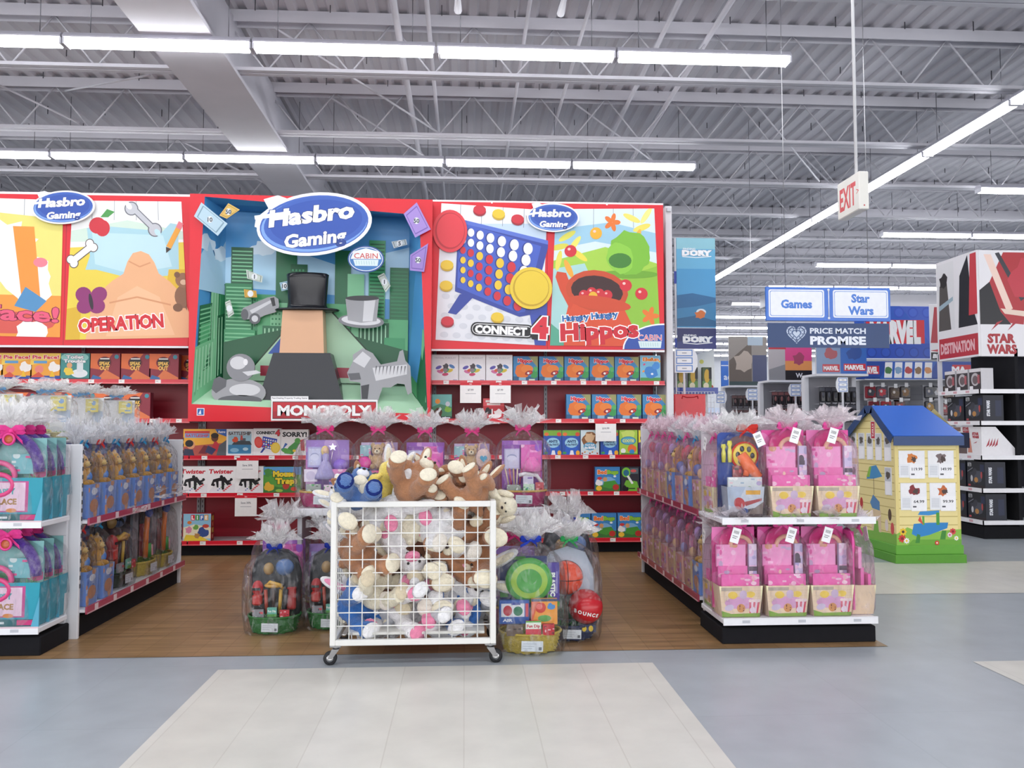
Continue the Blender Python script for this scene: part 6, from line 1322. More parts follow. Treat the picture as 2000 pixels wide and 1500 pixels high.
# --- baskets standing on the floor beside the toy bin
f1 = gift_basket('dark wrapped gift in a green wicker basket, left of the toy bin', 6, '#2f7a3a', con_truck, '#2c3fae', 0.19, 0.14, 0.115, 0.6, tint='#f4f6fa', rh=0.15)
keep(f1).location = (atx(545, 5.28), 5.24, 0.003); f1.scale = (0.82, 0.9, 0.86)
place(f1, 'dark gift in a green basket half hidden behind the left of the toy bin', (atx(652, 5.32), 5.34, 0.003), group='clear wrapped gift baskets', scale=(0.8, 0.9, 0.84))
place(g1, 'purple wrapped gift basket with pink bow standing between the green basket and the bench', (atx(650, 5.62) - 0.02, 5.62, 0.003), scale=(0.9, 0.8, 0.98))
place(g3, 'pink wrapped gift basket with ribbon behind the green wicker basket', (atx(553, 5.6), 5.62, 0.003), scale=(0.95, 1, 1.07))
f2 = gift_basket('yellow wicker gift basket with green flying disc and blue bow, right of the toy bin', 8, '#c9b24c', con_frisbee, '#2c46c0', 0.17, 0.13, 0.115, 0.66, tint='#f6f8fb', rh=0.15, gcol='#8fae5a')
f2.location = (atx(1035, 4.72), 4.72, 0.003); f2.scale = (1, 1, 0.94)
f3 = gift_basket('gift basket with red bouncing ball and basketball under a green bow', 10, '#26345a', con_balls, '#3fbf6a', 0.18, 0.15, 0.1, 0.66, tint='#f6f8fb', rh=0.15)
f3.location = (atx(1110, 4.98), 5.0, 0.003); f3.scale = (0.9, 1, 0.88)
place(f1, 'wrapped gift basket with pink ribbon at the back, behind the green bow basket', (atx(1108, 5.5), 5.52, 0.003), group='clear wrapped gift baskets', scale=(0.92, 1, 1.05))
place(g1, 'wrapped gift standing at the back between the bench and the blue bow basket', (atx(1005, 5.35), 5.36, 0.003), scale=(0.9, 0.9, 1.0))
# ------------------------------------------------------------------ wire toy bin on castors
CX0, CX1, CY0, CY1, CZ0, CZ1 = -0.712, 0.17, 4.45, 5.03, 0.105, 0.865
t = thing('wire_toy_bin', 'white wire grid bin on castors heaped with soft toys', 'toy bin', ((CX0 + CX1) / 2, CY0, 0)); w = (CX1 - CX0) / 2; d = CY1 - CY0
WF = '#e6e6e2'; b = 0.03
def fr_panel(name, y):
    m = MB('paint')
    for a in (-w, w - b): m.bbox(a, a + b, y, y + b, CZ0, CZ1, WF, 0.003)
    for z in (CZ0, CZ1 - b): m.bbox(-w + b, w - b, y, y + b, z, z + b, WF, 0.003)
    return m.build(name, t)
f_ = fr_panel('front_frame', 0); k_ = fr_panel('back_frame', d - b); 
for x in (-w, w - b):
    for z in (CZ0, CZ1 - b): m = MB('paint'); m.bbox(x, x + b, b, d - b, z, z + b, WF, 0.003); m.build('side_rail', t)
def grid(name, along, y):
    m = MB('paint')
    if along == 'x':
        n = 12
        for i in range(1, n): x = -w + b + (2 * w - 2 * b) * i / n; m.tube([(x, y, CZ0 + b), (x, y, CZ1 - b)], 0.0033, '#f0f0ec', 6)
        for j in range(1, 10): z = CZ0 + b + (CZ1 - CZ0 - 2 * b) * j / 10; m.tube([(-w + b, y - 0.004, z), (w - b, y - 0.004, z)], 0.0033, '#f0f0ec', 6)
        for x0 in (-w + b, w - b): m.tube([(x0, y, CZ0 + b), (x0, y, CZ1 - b)], 0.004, '#f0f0ec', 6)
    else:
        for i in range(1, 8): yy = b + (d - 2 * b) * i / 8; m.tube([(y, yy, CZ0 + b), (y, yy, CZ1 - b)], 0.0033, '#f0f0ec', 6)
        for j in range(1, 10): z = CZ0 + b + (CZ1 - CZ0 - 2 * b) * j / 10; m.tube([(y, b, z), (y, d - b, z)], 0.0033, '#f0f0ec', 6)
    m.build(name, t)
grid('wire_grid', 'x', 0.022); grid('wire_grid', 'x', d - 0.012); grid('wire_grid', 'y', -w + 0.012); grid('wire_grid', 'y', w - 0.012)
m = MB('paint')
for x0, x1 in ((-w + 0.09, -0.03), (0.02, w - 0.06)): m.bbox(x0, x1, 0.04, d - 0.04, CZ0 + 0.045, CZ0 + 0.06, '#deded8', 0.003)
m.build('floor_panel', t)
m = MB('chrome')
for x in (-0.33, -0.03, 0.06, 0.34): m = MB('chrome'); m.tube([(x, 0.03, CZ0 + 0.062), (x, 0.035, CZ0 + 0.025), (x + 0.012, 0.035, CZ0 + 0.02)], 0.004, '#c0c0c0', 6); m.build('hook', t)
for sx in (-1, 1):
    for yy in (0.03, d - 0.03):
        x = sx * (w - 0.03); m = MB('chrome')
        m.bbox(x - 0.03, x + 0.03, yy - 0.03, yy + 0.03, CZ0 - 0.008, CZ0, '#a9a9aa', 0.002); m.lathe([(0.016, 0.0), (0.016, 0.012)], '#8e8e90', 12, (x, yy, CZ0 - 0.02))
        for q in (-0.018, 0.018): m.prism([(x - 0.02, CZ0 - 0.02), (x + 0.02, CZ0 - 0.02), (x + sx * 0.03 + 0.012, 0.035), (x + sx * 0.03 - 0.012, 0.035)], yy + q - 0.002, yy + q + 0.002, '#a2a2a4')
        c_ = m.build('caster', t)
        m = MB('rubber'); T = Matrix.Translation((x + sx * 0.03, yy, 0.036)) @ Matrix.Rotation(math.pi / 2, 4, 'X'); m.lathe([(0.0, -0.014), (0.026, -0.014), (0.036, -0.01), (0.036, 0.01), (0.026, 0.014), (0.0, 0.014)], '#2a2a2c', 20, T=T); m.lathe([(0, 0.0142), (0.02, 0.0142), (0.018, 0.017), (0, 0.017)], '#b0b0b0', 14, T=T, mat='chrome'); m.lathe([(0, -0.017), (0.018, -0.017), (0.02, -0.0142), (0, -0.0142)], '#b0b0b0', 14, T=T, mat='chrome'); m.build('wheel', c_)

# ------------------------------------------------------------------ soft toys
def remeshed(m, name, parent, vox=0.011):
    o = m.build(name, None)
    md = o.modifiers.new('remesh', 'REMESH'); md.mode = 'VOXEL'; md.voxel_size = vox; md.use_smooth_shade = True
    sm = o.modifiers.new('smooth', 'SMOOTH'); sm.factor = 0.5; sm.iterations = 4
    dg = bpy.context.evaluated_depsgraph_get(); me = bpy.data.meshes.new_from_object(o.evaluated_get(dg))
    o.modifiers.clear(); o.data = me; me.name = name
    rg = random.Random(len(me.vertices))
    for v in me.vertices: v.co += v.normal * (rg.random() - 0.5) * 0.0035       # tufted fur
    col = lin(FUR)
    a = me.attributes.get('Col') or me.attributes.new('Col', 'FLOAT_COLOR', 'CORNER')
    if a.domain != 'CORNER': me.attributes.remove(a); a = me.attributes.new('Col', 'FLOAT_COLOR', 'CORNER')
    a.data.foreach_set('color', col * len(a.data))
    for p in me.polygons: p.use_smooth = True; p.material_index = 0
    if not me.materials: me.materials.append(MAT['plush'])
    o.parent = parent; KIDS.setdefault(parent.name, []).append(o)
    return o
FUR = '#fff'
def plush(name, cat, fur, pad, ears='long', muzzle=None, nose='#3a2a28', padmat='corduroy', foot=1.0, bill=None, ear_in=None, ear_col=None, shirt=None):
    """a floppy sitting soft toy about 0.3 m tall, facing -y"""
    global FUR
    FUR = fur
    t = thing(name, '', cat, group='soft toys in the wire bin')
    m = MB('plush')
    m.ell((0, 0, 0.085), (0.075, 0.068, 0.088), fur); m.ell((0, -0.015, 0.205), (0.068, 0.064, 0.062), fur); m.ell((0, -0.01, 0.15), (0.045, 0.045, 0.04), fur)
    for s in (-1, 1):
        m.ell((s * 0.09, -0.03, 0.12), (0.03, 0.034, 0.065), fur, (0.5, s * -0.5, 0)); m.ell((s * 0.105, -0.055, 0.075), (0.03, 0.032, 0.035), fur)
        m.ell((s * 0.06, -0.075, 0.035), (0.036, 0.07, 0.035), fur, (0, 0, s * 0.25)); m.ell((s * 0.077, -0.135, 0.045), (0.036 * foot, 0.026 * foot, 0.046 * foot), fur)
    m.ell((0, 0.075, 0.045), (0.025, 0.025, 0.025), fur)
    if ears == 'round':
        for s in (-1, 1): m.ell((s * 0.055, -0.01, 0.258), (0.026, 0.016, 0.028), fur)
    remeshed(m, 'body', t)
    for s in (-1, 1):
        if ears == 'long':
            m = MB('plush'); m.ell((s * 0.06, 0.0, 0.31), (0.026, 0.015, 0.075), ear_col or fur, (0, s * 0.35, 0)); e = m.build('ear', t)
            m = MB('corduroy'); m.ell((s * 0.059, -0.009, 0.308), (0.017, 0.009, 0.058), ear_in or pad, (0, s * 0.35, 0)); m.build('inner_ear', e)
        elif ears == 'flop':
            m = MB('plush'); m.ell((s * 0.08, -0.02, 0.2), (0.02, 0.032, 0.06), ear_col or fur, (0, s * -0.3, 0)); m.build('ear', t)
        elif ears == 'round':
            m = MB('corduroy'); m.ell((s * 0.055, -0.022, 0.257), (0.016, 0.008, 0.018), ear_in or pad); m.build('inner_ear', t)
        m = MB(padmat); m.ell((s * 0.078, -0.155, 0.047), (0.031 * foot, 0.011, 0.04 * foot), pad); m.build('sole', t)
        m = MB(padmat); m.ell((s * 0.107, -0.078, 0.066), (0.023, 0.014, 0.026), pad); m.build('paw_pad', t)
        m = MB('plastic'); m.ell((s * 0.026, -0.077, 0.222), (0.0062,) * 3, '#17130f', n=8, m=6); m.build('eye', t)
    if bill:
        m = MB('plush'); m.ell((0, -0.09, 0.2), (0.034, 0.03, 0.012), bill); m.build('bill', t)
    else:
        m = MB(padmat); m.ell((0, -0.07, 0.193), (0.036, 0.025, 0.026), muzzle or pad); m.build('muzzle', t)
        m = MB('plush'); m.ell((0, -0.094, 0.206), (0.011, 0.007, 0.008), nose, n=10, m=7); m.build('nose', t)
    if shirt:
        m = MB('cloth'); m.smooth = True; m.lathe([(0.062, 0.05), (0.08, 0.08), (0.076, 0.12), (0.05, 0.16)], shirt, 20, (0, -0.001, 0), 1.02, 0.93, cap=False); m.build('shirt', t)
    return t
CRM, TAN, WHT = '#eee6cf', '#b5825f', '#eeeef0'
P_TAN = plush('plush_bunny', 'soft toy', TAN, CRM, nose='#e2788c', foot=1.15)
P_BEAR = plush('plush_bear', 'soft toy', '#ad7a58', CRM, 'round', foot=1.15)
P_WHT = plush('plush_bunny', 'soft toy', WHT, CRM, nose='#e8a0b0', foot=1.1)
P_LAMB = plush('plush_lamb', 'soft toy', '#ebe3cb', '#d9ccb0', 'flop', ear_col='#e6dcc2')
P_PINK = plush('plush_bunny', 'soft toy', '#f2f0f2', '#ee8fb0', nose='#e86a94', padmat='plush', ear_in='#f09abb')
P_GREY = plush('plush_bunny', 'soft toy', '#c3c5cc', '#f0f0f2', nose='#e8a0b0', padmat='plush', ear_in='#f4f0f2')
P_DOG = plush('plush_puppy', 'soft toy', '#f0ece6', '#f2ece2', 'flop', ear_col='#5a3726', padmat='plush')
P_PUP = plush('plush_puppy', 'soft toy', '#5d3a29', '#f1e8dc', 'flop', ear_col='#4a2c1e', padmat='plush', nose='#e8903a')
P_BLUE = plush('plush_toy', 'soft toy', '#3f74bd', '#f2f2f4', 'none', padmat='plush', muzzle='#f2f2f4')
P_NAVY = plush('plush_toy', 'soft toy', '#5577b0', '#172a6e', 'flop', ear_col='#20202a', padmat='cloth', foot=1.45, muzzle='#e8eaf2')
P_DUCK = plush('plush_duckling', 'soft toy', '#f4dc72', '#f0a85c', 'none', bill='#ee9a3c', padmat='plush')
PX = lambda px, py, y: at(px, py, y)
def toy(P, px, py, y, s, rot, label):
    """px, py: where the middle of the toy is seen; it is turned about that middle"""
    Rm = Euler(rot).to_matrix(); c = PX(px, py, y); loc = c - Rm @ V(0, -0.03, 0.13) * s
    return place(P, label, loc, scale=s, rot=rot)
Y1 = 4.66
# heaped above the rim
toy(P_WHT, 678, 972, 4.64, 1.0, (-1.1, -0.6, 0.5), 'white bunny with cream feet hanging over the left corner of the bin')
toy(P_NAVY, 702, 950, 4.58, 1.0, (-0.75, 0.25, 0.1), 'blue soft toy with navy soles lying on top at the left of the bin')
toy(P_DUCK, 752, 944, 4.66, 0.95, (0.3, 0.35, 0.5), 'yellow duckling soft toy on top of the bin beside the blue one')
toy(P_TAN, 815, 932, 4.66, 1.25, (-1.05, 0.5, -0.3), 'tan bunny with cream feet lying on top in the middle of the bin')
toy(P_TAN, 860, 945, 4.80, 1.15, (-0.9, -0.9, 0.5), 'tan bunny leaning back behind the middle one on the heap')
toy(P_TAN, 925, 952, 4.66, 1.15, (-1.15, -0.4, -0.5), 'tan bunny with cream soles on top at the right of the bin')
toy(P_BEAR, 905, 942, 4.86, 1.05, (-0.6, 0.6, 0.4), 'tan bear at the back of the heap behind the right bunny')
toy(P_LAMB, 968, 990, 4.62, 0.9, (0.2, 1.5, -0.3), 'cream lamb slumped over the right corner of the bin')
toy(P_WHT, 668, 1000, 4.74, 0.8, (-0.9, -0.5, 0.3), 'white bunny paw down outside the left side of the heap')
toy(P_WHT, 760, 955, 4.86, 1.0, (0.1, 0.3, 0.3), 'white bunny at the back of the heap behind the duckling')
# pressed against the front grid, top row to bottom row
ins = [(P_WHT, 690, 1012, 1.05, (0.3, 2.2, 0.5), 'white bunny upside down'), (P_WHT, 745, 1015, 1.1, (-0.4, -1.5, 0.3), 'large white bunny lying flat'), (P_LAMB, 800, 1010, 1.05, (-0.4, 0.6, 0.2), 'cream lamb in front'), (P_WHT, 850, 1025, 1.0, (-0.2, 1.2, -0.3), 'white bunny on its side'), (P_DOG, 893, 1015, 1.1, (0.2, 0.3, 0.3), 'white puppy with dark ears'), (P_BEAR, 935, 1008, 1.05, (-1.0, 0.2, 0.4), 'tan bear tipped forward'),
       (P_TAN, 675, 1062, 1.1, (-0.6, 0.9, 0.4), 'tan bunny with white ear'), (P_BEAR, 722, 1072, 1.1, (-0.5, 1.6, 0.2), 'tan bear lying sideways'), (P_BLUE, 762, 1050, 0.8, (0.3, 0.4, 0.2), 'blue soft toy peeping out'), (P_PINK, 800, 1065, 1.0, (0.4, 3.0, 0.2), 'white bunny with pink nose upside down'), (P_WHT, 845, 1068, 1.0, (-0.3, -0.8, 0.2), 'white bunny with cream pads'), (P_TAN, 888, 1085, 1.15, (-0.4, 1.4, -0.2), 'tan bunny lying sideways'), (P_BEAR, 940, 1072, 1.2, (-0.1, -1.3, 0.3), 'tan bear with cream soles'),
       (P_LAMB, 668, 1112, 1.05, (-0.3, 0.9, 0.3), 'cream lamb low'), (P_WHT, 690, 1130, 1.0, (0.2, -0.6, 0.2), 'white bunny sitting'), (P_LAMB, 745, 1130, 1.05, (-0.6, 0.4, 0.2), 'cream lamb face down'), (P_PUP, 808, 1115, 1.15, (0.25, 0.15, -0.1), 'brown puppy with white muzzle'), (P_LAMB, 775, 1140, 0.95, (-0.3, -1.2, 0.2), 'cream lamb dangling'), (P_GREY, 855, 1150, 1.0, (-0.3, 0.8, 0.1), 'grey bunny on its side'), (P_WHT, 905, 1135, 1.1, (-0.2, 1.4, -0.3), 'white bunny stretched out with long ears'), (P_WHT, 935, 1122, 1.0, (0.2, 0.5, -0.3), 'white bunny sitting with pink nose'),
       (P_BLUE, 680, 1188, 1.1, (-0.3, 1.3, 0.3), 'blue soft toy lying low'), (P_PINK, 722, 1192, 1.0, (-0.4, -0.7, 0.4), 'white bunny with pink ears, head in'), (P_GREY, 765, 1185, 1.05, (-0.4, 0.3, 0.1), 'grey bunny sitting low'), (P_PINK, 818, 1195, 1.1, (-0.5, 1.5, 0.1), 'white bunny with pink ears lying down'), (P_PINK, 862, 1205, 1.05, (-0.7, -0.3, 0.2), 'white bunny showing pink soles'), (P_GREY, 900, 1185, 1.05, (-0.2, -0.9, 0.2), 'grey bunny on its side near the right'), (P_BLUE, 937, 1185, 1.05, (-0.3, 0.9, -0.3), 'blue soft toy in the lower right corner'),
       (P_WHT, 668, 1222, 0.9, (-0.3, -0.5, 0.4), 'white bunny in the lower left corner'), (P_WHT, 755, 1218, 0.95, (-0.5, 1.2, 0.2), 'white bunny flat on the bottom'), (P_PINK, 945, 1212, 0.85, (-0.4, 0.6, -0.2), 'pink footed bunny in the bottom right corner')]
rn = ['top row', 'second row', 'third row', 'fourth row', 'bottom row']
for i, (P, px, py, s, rot, lab) in enumerate(ins):
    y = 4.655 + 0.035 * (i % 3)
    row = 0 if i < 6 else 1 if i < 13 else 2 if i < 21 else 3 if i < 28 else 4
    # centre spacing keeps each toy inside the wire
    q = PX(px, py, y); xx = min(max(q.x, CX0 + 0.19), CX1 - 0.18); y += 0.04 * (row >= 3); px2 = px + (xx - q.x) * FPX / y
    if lab in ('large white bunny lying flat', 'white bunny on its side', 'white bunny sitting', 'cream lamb in front', 'white bunny flat on the bottom', 'grey bunny sitting low', 'cream lamb low'): rot = (rot[0] * 0.4, rot[1] * 0.6, rot[2] + 2.7)   # its back is to the wire
    toy(P, px2, py - (8 if row == 4 else 14 if row == 3 else 0), y, s * (1.22 if row < 4 else 0.9), rot, f'{lab}, {rn[row]} behind the bin wire')
k = 0
for r, z in enumerate((0.28, 0.55, 0.82)):                       # those further back fill the bin
    for c_, x in enumerate((-0.53, -0.27, -0.01)):
        P = (P_WHT, P_LAMB, P_GREY, P_PINK, P_TAN, P_BEAR)[(r * 2 + c_ * 3) % 6]
        place(P, f'{"white cream grey pink tan brown".split()[(r * 2 + c_ * 3) % 6]} soft toy deep in the bin, {ORD[c_]} from left in layer {ORD[r]} from bottom', (x, 4.9, z - 0.12), scale=1.05, rot=(0.2 * (r - 1), 0.4 * (c_ - 1.5), 0.5 * ((r + c_) % 3 - 1)))
# ------------------------------------------------------------------ hanging signs
t = thing('exit_sign', 'white exit sign with red letters hanging from a white pole', 'exit sign', (3.11, 6.15, 0)); zc = atz(371, 6.15, 1690)
m = MB('paint'); m.bbox(-0.04, 0.04, 0, 0.37, zc - 0.15, zc + 0.15, '#eceae2', 0.006); m.ell((0.0, -0.002, zc - 0.12), (0.006, 0.004, 0.006), '#c04040', n=8, m=6)
c = Cv(m, (-0.04, 0.37, zc - 0.15), (0, -1, 0), (0, 0, 1), 0.37, 0.3); c.text('EXIT', c.a * 0.48, 0.5, 0.6, '#d83a40', w=c.a * 0.74, bold=0.03); c.text('>', c.a * 0.93, 0.5, 0.2, '#d83a40', bold=0.0); m.build('sign_box', t)
m = MB('paint'); m.tube([(0, 0.12, zc + 0.15), (0, 0.12, DECK)], 0.013, '#e6e6e8', 8); m.build('pole', t)
YS = 8.4
sx = (atx(1500, YS) + atx(1745, YS)) / 2
t = thing('aisle_sign', 'blue hanging aisle sign with two white panels lettered Games and Star Wars', 'aisle sign', (sx, YS, 0)); w = (atx(1745, YS) - atx(1500, YS)) / 2
za, zb = atz(627, YS, 1620), atz(561, YS, 1620)
m = MB('plastic'); m.bbox(-w, w, 0, 0.03, za, zb, '#3f74d0', 0.004); m.build('sign_board', t)
for i, (tx, x0, x1) in enumerate(((('Games',), 0.02, 0.465), (('Star', 'Wars'), 0.535, 0.98))):
    m = MB('plastic'); c = front(m, -w, w, za, zb, -0.002); c.rrect(c.a * x0, 0.1, c.a * x1, 0.92, 0.06, '#e9edf4'); c.rrect(c.a * x0 + 0.04, 0.14, c.a * x1 - 0.04, 0.88, 0.05, '#5a88d8'); c.rrect(c.a * x0 + 0.055, 0.155, c.a * x1 - 0.055, 0.865, 0.05, '#eceff4')
    for k, s in enumerate(tx): c.text(s, c.a * (x0 + x1) / 2, 0.5 if len(tx) == 1 else (0.68 - 0.36 * k), 0.24, '#3f7ad2', bold=0.045)
    m.build('name_panel', t)
m = MB('plastic'); m.tube([(0, -0.004, za + 0.04), (0, -0.004, zb - 0.04)], 0.006, '#e8ecf2', 6); m.ell((0, -0.004, zb - 0.03), (0.014, 0.006, 0.014), '#e8ecf2', n=10, m=6); m.ell((0, -0.004, za + 0.03), (0.014, 0.006, 0.014), '#e8ecf2', n=10, m=6); m.build('divider', t)
m = MB('chrome')
for x in (-w * 0.68, w * 0.66): m.tube([(x, 0.015, zb), (x, 0.015, DECK)], 0.004, '#c0c0c4', 5); m.ell((x, 0.01, zb + 0.005), (0.015, 0.015, 0.015), '#e0e0e4', n=8, m=6)
m.build('hanging_wire', t)
t = thing('promise_banner', 'dark blue banner with a lace heart reading price match promise', 'banner', (sx, YS + 0.005, 0)); z1, z0 = atz(631, YS, 1620), atz(679, YS, 1620)
w2 = (atx(1747, YS) - atx(1508, YS)) / 2
m = MB('poster'); m.box(-w2, w2, 0.004, 0.012, z0, z1, '#2c4470'); c = front(m, -w2, w2, z0, z1, 0.004)
hc = (c.a * 0.235, 0.5); hp = lambda f: [(hc[0] + f * 0.026 * 16 * math.sin(a) ** 3, hc[1] + 0.06 + f * 0.026 * (13 * math.cos(a) - 5 * math.cos(2 * a) - 2 * math.cos(3 * a) - math.cos(4 * a))) for a in [k * math.pi / 14 for k in range(28)]]
c.poly(hp(1.0), '#b9c6da'); c.poly(hp(0.86), '#2c4470'); c.poly(hp(0.74), '#b9c6da'); c.poly(hp(0.5), '#4a628c'); c.poly(hp(0.36), '#c4d0e0')
for a in range(14): q = hp(0.93)[a * 2]; c.ell(q[0], q[1], 0.022, 0.022, '#2c4470', n=8); q = hp(0.62)[a * 2]; c.ell(q[0], q[1], 0.025, 0.025, '#2c4470', n=8)
c.text('PRICE MATCH', c.a * 0.575, 0.69, 0.22, '#dfe6f0', w=c.a * 0.46, bold=0.03); c.text('PROMISE', c.a * 0.575, 0.3, 0.32, '#e8edf4', w=c.a * 0.46, bold=0.05); m.build('banner_cloth', t)
m = MB('chrome')
for x in (-w2 * 0.7, w2 * 0.6): m.tube([(x, 0.01, z1), (x, 0.01, za)], 0.003, '#c0c0c4', 5)
m.build('hanging_wire', t)
YE = 16.0
t = thing('exit_sign', 'small distant exit sign hanging on cords behind the movie poster', 'exit sign', (atx(1472, YE), YE, 0)); za, zb = atz(699, YE, 1472), atz(674, YE, 1472)
m = MB('paint'); m.bbox(-0.155, 0.155, 0, 0.06, za, zb, '#e6e4dc', 0.005); c = front(m, -0.155, 0.155, za, zb, 0); c.text('EXIT', c.a / 2, 0.5, 0.62, '#c83a40', w=c.a * 0.84, bold=0.02); m.build('sign_box', t)
m = MB('chrome'); m.tube([(0, 0.03, zb), (0, 0.03, DECK)], 0.006, '#d0d0d4', 5); m.build('pole', t)

# ------------------------------------------------------------------ end display beyond the tall wall, with a blue banner
YN = 9.3
def X(px, y=YN): return atx(px, y)
def Zz(py, y=YN, px=1340): return atz(py, y, px)
t = thing('end_display', 'white end display behind the tall wall with gold packs on its shelf', 'shelving', (X(1350), YN, 0)); ox = X(1350)
m = MB('paint'); m.bbox(X(1319) - ox, X(1400) - ox, 0.35, 0.4, 0.1, Zz(683), '#d8d8dc', 0.005); m.build('back_panel', t)
m = MB('paint'); m.bbox(X(1317) - ox, X(1402) - ox, -0.02, 0.36, Zz(768), Zz(762), '#cfd2d8', 0.003); sh = m.build('shelf', t); m = MB('plastic'); m.box(X(1317) - ox, X(1402) - ox, -0.03, -0.02, Zz(769), Zz(757), '#3a4c9c'); m.build('price_strip', sh)
m = MB('paint'); m.bbox(X(1317) - ox, X(1402) - ox, -0.02, 0.36, 0.12, 0.16, '#cfd2d8', 0.003); m.build('base_shelf', t)
m = MB('matte'); m.box(X(1319) - ox, X(1400) - ox, 0.0, 0.36, 0, 0.12, '#1b1b1f'); m.build('kick_plate', t)
m = MB('paint'); m.prism([(X(1376) - ox, Zz(764)), (X(1412) - ox, Zz(764)), (X(1412) - ox, Zz(676)), (X(1372) - ox, Zz(690))], 0.30, 0.31, '#eceeea'); c = front(m, X(1376) - ox, X(1412) - ox, Zz(764), Zz(676), 0.30)
for x, y, k in ((0.12, 0.7, '#d8d46a'), (0.25, 0.5, '#7fb0a0'), (0.3, 0.2, '#4a9a9a'), (0.34, 0.12, '#c84a40')): c.ell(x, y, 0.05, 0.05, k)
m.build('side_card', t)
for i, px in enumerate((1331, 1354, 1381)):
    o = MB('print'); o.bbox(-0.055, 0.055, 0, 0.05, 0, 0.27, '#4a5a3a', 0.003); c = front(o, -0.055, 0.055, 0, 0.27, 0); c.rect(0, 0, c.a, 0.4, '#5f8a4a'); c.ell(c.a / 2, 0.62, 0.12, 0.3, '#c8a23c'); c.rect(c.a * 0.7, 0.5, c.a, 0.98, '#23232a'); c.ell(c.a * 0.4, 0.2, 0.12, 0.14, '#d8d0b0')
    o = o.build('toy_pack'); o.location = (X(px, YN + 0.1), YN + 0.08, Zz(762) + 0.001); tag(o, f'gold and green toy pack on the end display shelf, {nth(i, 3)} of three', 'toy pack', 'gold packs on the end display')
t = thing('hanging_banner', 'tall blue sea banner lettered Dory at the end of the tall wall', 'banner', (X(1360), YN - 0.06, 0)); bz0, bz1 = Zz(682), Zz(467)
m = MB('poster'); bw = (X(1398) - X(1322)) / 2; m.box(-bw, bw, 0, 0.012, bz0, bz1, '#4f9ccc'); c = front(m, -bw, bw, bz0, bz1, 0)
c.rect(0, 0.9, c.a, 1, '#8fc6d4'); c.rect(0, 0.72, c.a, 0.9, '#6bb2d6'); c.poly([(0, 0.24), (0, 0.48), (c.a * 0.4, 0.5), (c.a, 0.46), (c.a, 0.24)], '#2f6c9c'); c.poly([(0, 0.24), (0, 0.36), (c.a * 0.5, 0.38), (c.a, 0.42), (c.a, 0.24)], '#3f86b4'); c.poly([(0, 0.2), (0, 0.27), (c.a * 0.5, 0.3), (c.a, 0.25), (c.a, 0.2)], '#2a648f'); c.rect(0, 0, c.a, 0.185, '#2b2f66'); c.poly([(0, 0.0), (0, 0.06), (c.a, 0.12), (c.a, 0)], '#3a3f7c'); c.rect(0, 0.184, c.a, 0.19, '#dfe8ee')
c.ell(c.a * 0.62, 0.33, 0.045, 0.03, '#dfe9ee'); c.blob(c.a * 0.6, 0.31, 0.05, '#d9763a', seed=3, sy=0.7)
for y in (0.865, 0.085): c.text('FINDING', c.a * 0.33, y + 0.035, 0.018, '#e8eef2', w=c.a * 0.32, bold=0.03); c.text('DORY', c.a * 0.53, y, 0.045, '#f2f4f6', w=c.a * 0.78, bold=0.09, out='#4a6a86', ow=0.03); c.line([(c.a * 0.15, y - 0.034), (c.a * 0.5, y - 0.043), (c.a * 0.9, y - 0.03)], 0.008, '#eef2f4')
m.build('banner_panel', t)
m = MB('paint'); m.box(-bw - 0.02, -bw - 0.004, 0.0, 0.03, bz0, bz1, '#c8ccd2'); m.box(-bw - 0.03, -bw - 0.004, -0.004, 0.0, Zz(556), Zz(532), '#2a3f9c'); m.box(-bw - 0.03, -bw - 0.004, -0.004, 0.0, Zz(680), Zz(662), '#2a3f9c'); m.build('banner_bracket', t)
m = MB('paint'); m.box(-bw - 0.02, -bw - 0.004, 0.012, 0.03, 0.0, bz0, '#c8ccd2'); m.box(-bw - 0.06, -bw + 0.2, 0.0, 0.05, 0.0, 0.015, '#c8ccd2'); m.build('stand', t)
def shelf_signs(px0, px1, pyt, pyb, y, label, arrow=1):
    t = thing('shelf_sign', label, 'shelf sign', (atx((px0 + px1) / 2, y), y, 0), group='small white shelf signs with blue frames'); w = (atx(px1, y) - atx(px0, y)) / 2; z0, z1 = atz(pyb, y, px0), atz(pyt, y, px0)
    m = MB('plastic'); h = z1 - z0; e = w + arrow * 0.0
    m.prism([(-w, z0), (w, z0), (w + 0.35 * w * (arrow > 0), z0 + h * 0.3), (w + 0.35 * w * (arrow > 0), z0 + h * 0.7), (w, z1), (-w, z1), (-w - 0.35 * w * (arrow < 0), z0 + h * 0.7), (-w - 0.35 * w * (arrow < 0), z0 + h * 0.3)], 0, 0.006, '#e6e9ee'); m.build('sign_board', t)
    for k in range(3):
        m = MB('plastic'); c = front(m, -w, w, z0, z1, -0.001); y0 = 0.05 + 0.32 * k; c.rect(0.06, y0, c.a - 0.06, y0 + 0.27, '#4a80cc'); c.rect(0.1, y0 + 0.04, c.a - 0.1, y0 + 0.23, '#f2f4f6'); c.rect(c.a * 0.38, y0 + 0.115, c.a * 0.62, y0 + 0.15, '#8a8f98'); m.build('label_panel', t)
    m = MB('paint'); m.box(-0.012, 0.012, 0.006, 0.02, 0.0, z1 - 0.02, '#d6d7dc'); m.box(-0.1, 0.1, -0.06, 0.06, 0.0, 0.012, '#d6d7dc'); m.build('stem', t)
shelf_signs(1319, 1357, 681, 728, YN - 0.12, 'stack of three blue framed labels below the blue sea banner')
t = thing('wire_rack', 'white wire rack holding a red gift bag behind the right gondola', 'rack', (X(1347), YN - 0.25, 0)); xa, xb, za, zb = X(1316) - X(1347), X(1390) - X(1347), 0.0, Zz(766)
m = MB('paint')
for i in range(13): x = xa + (xb - xa) * i / 12; m.tube([(x, 0.14, za), (x, 0.14, zb)], 0.004, '#d6d8dc', 5)
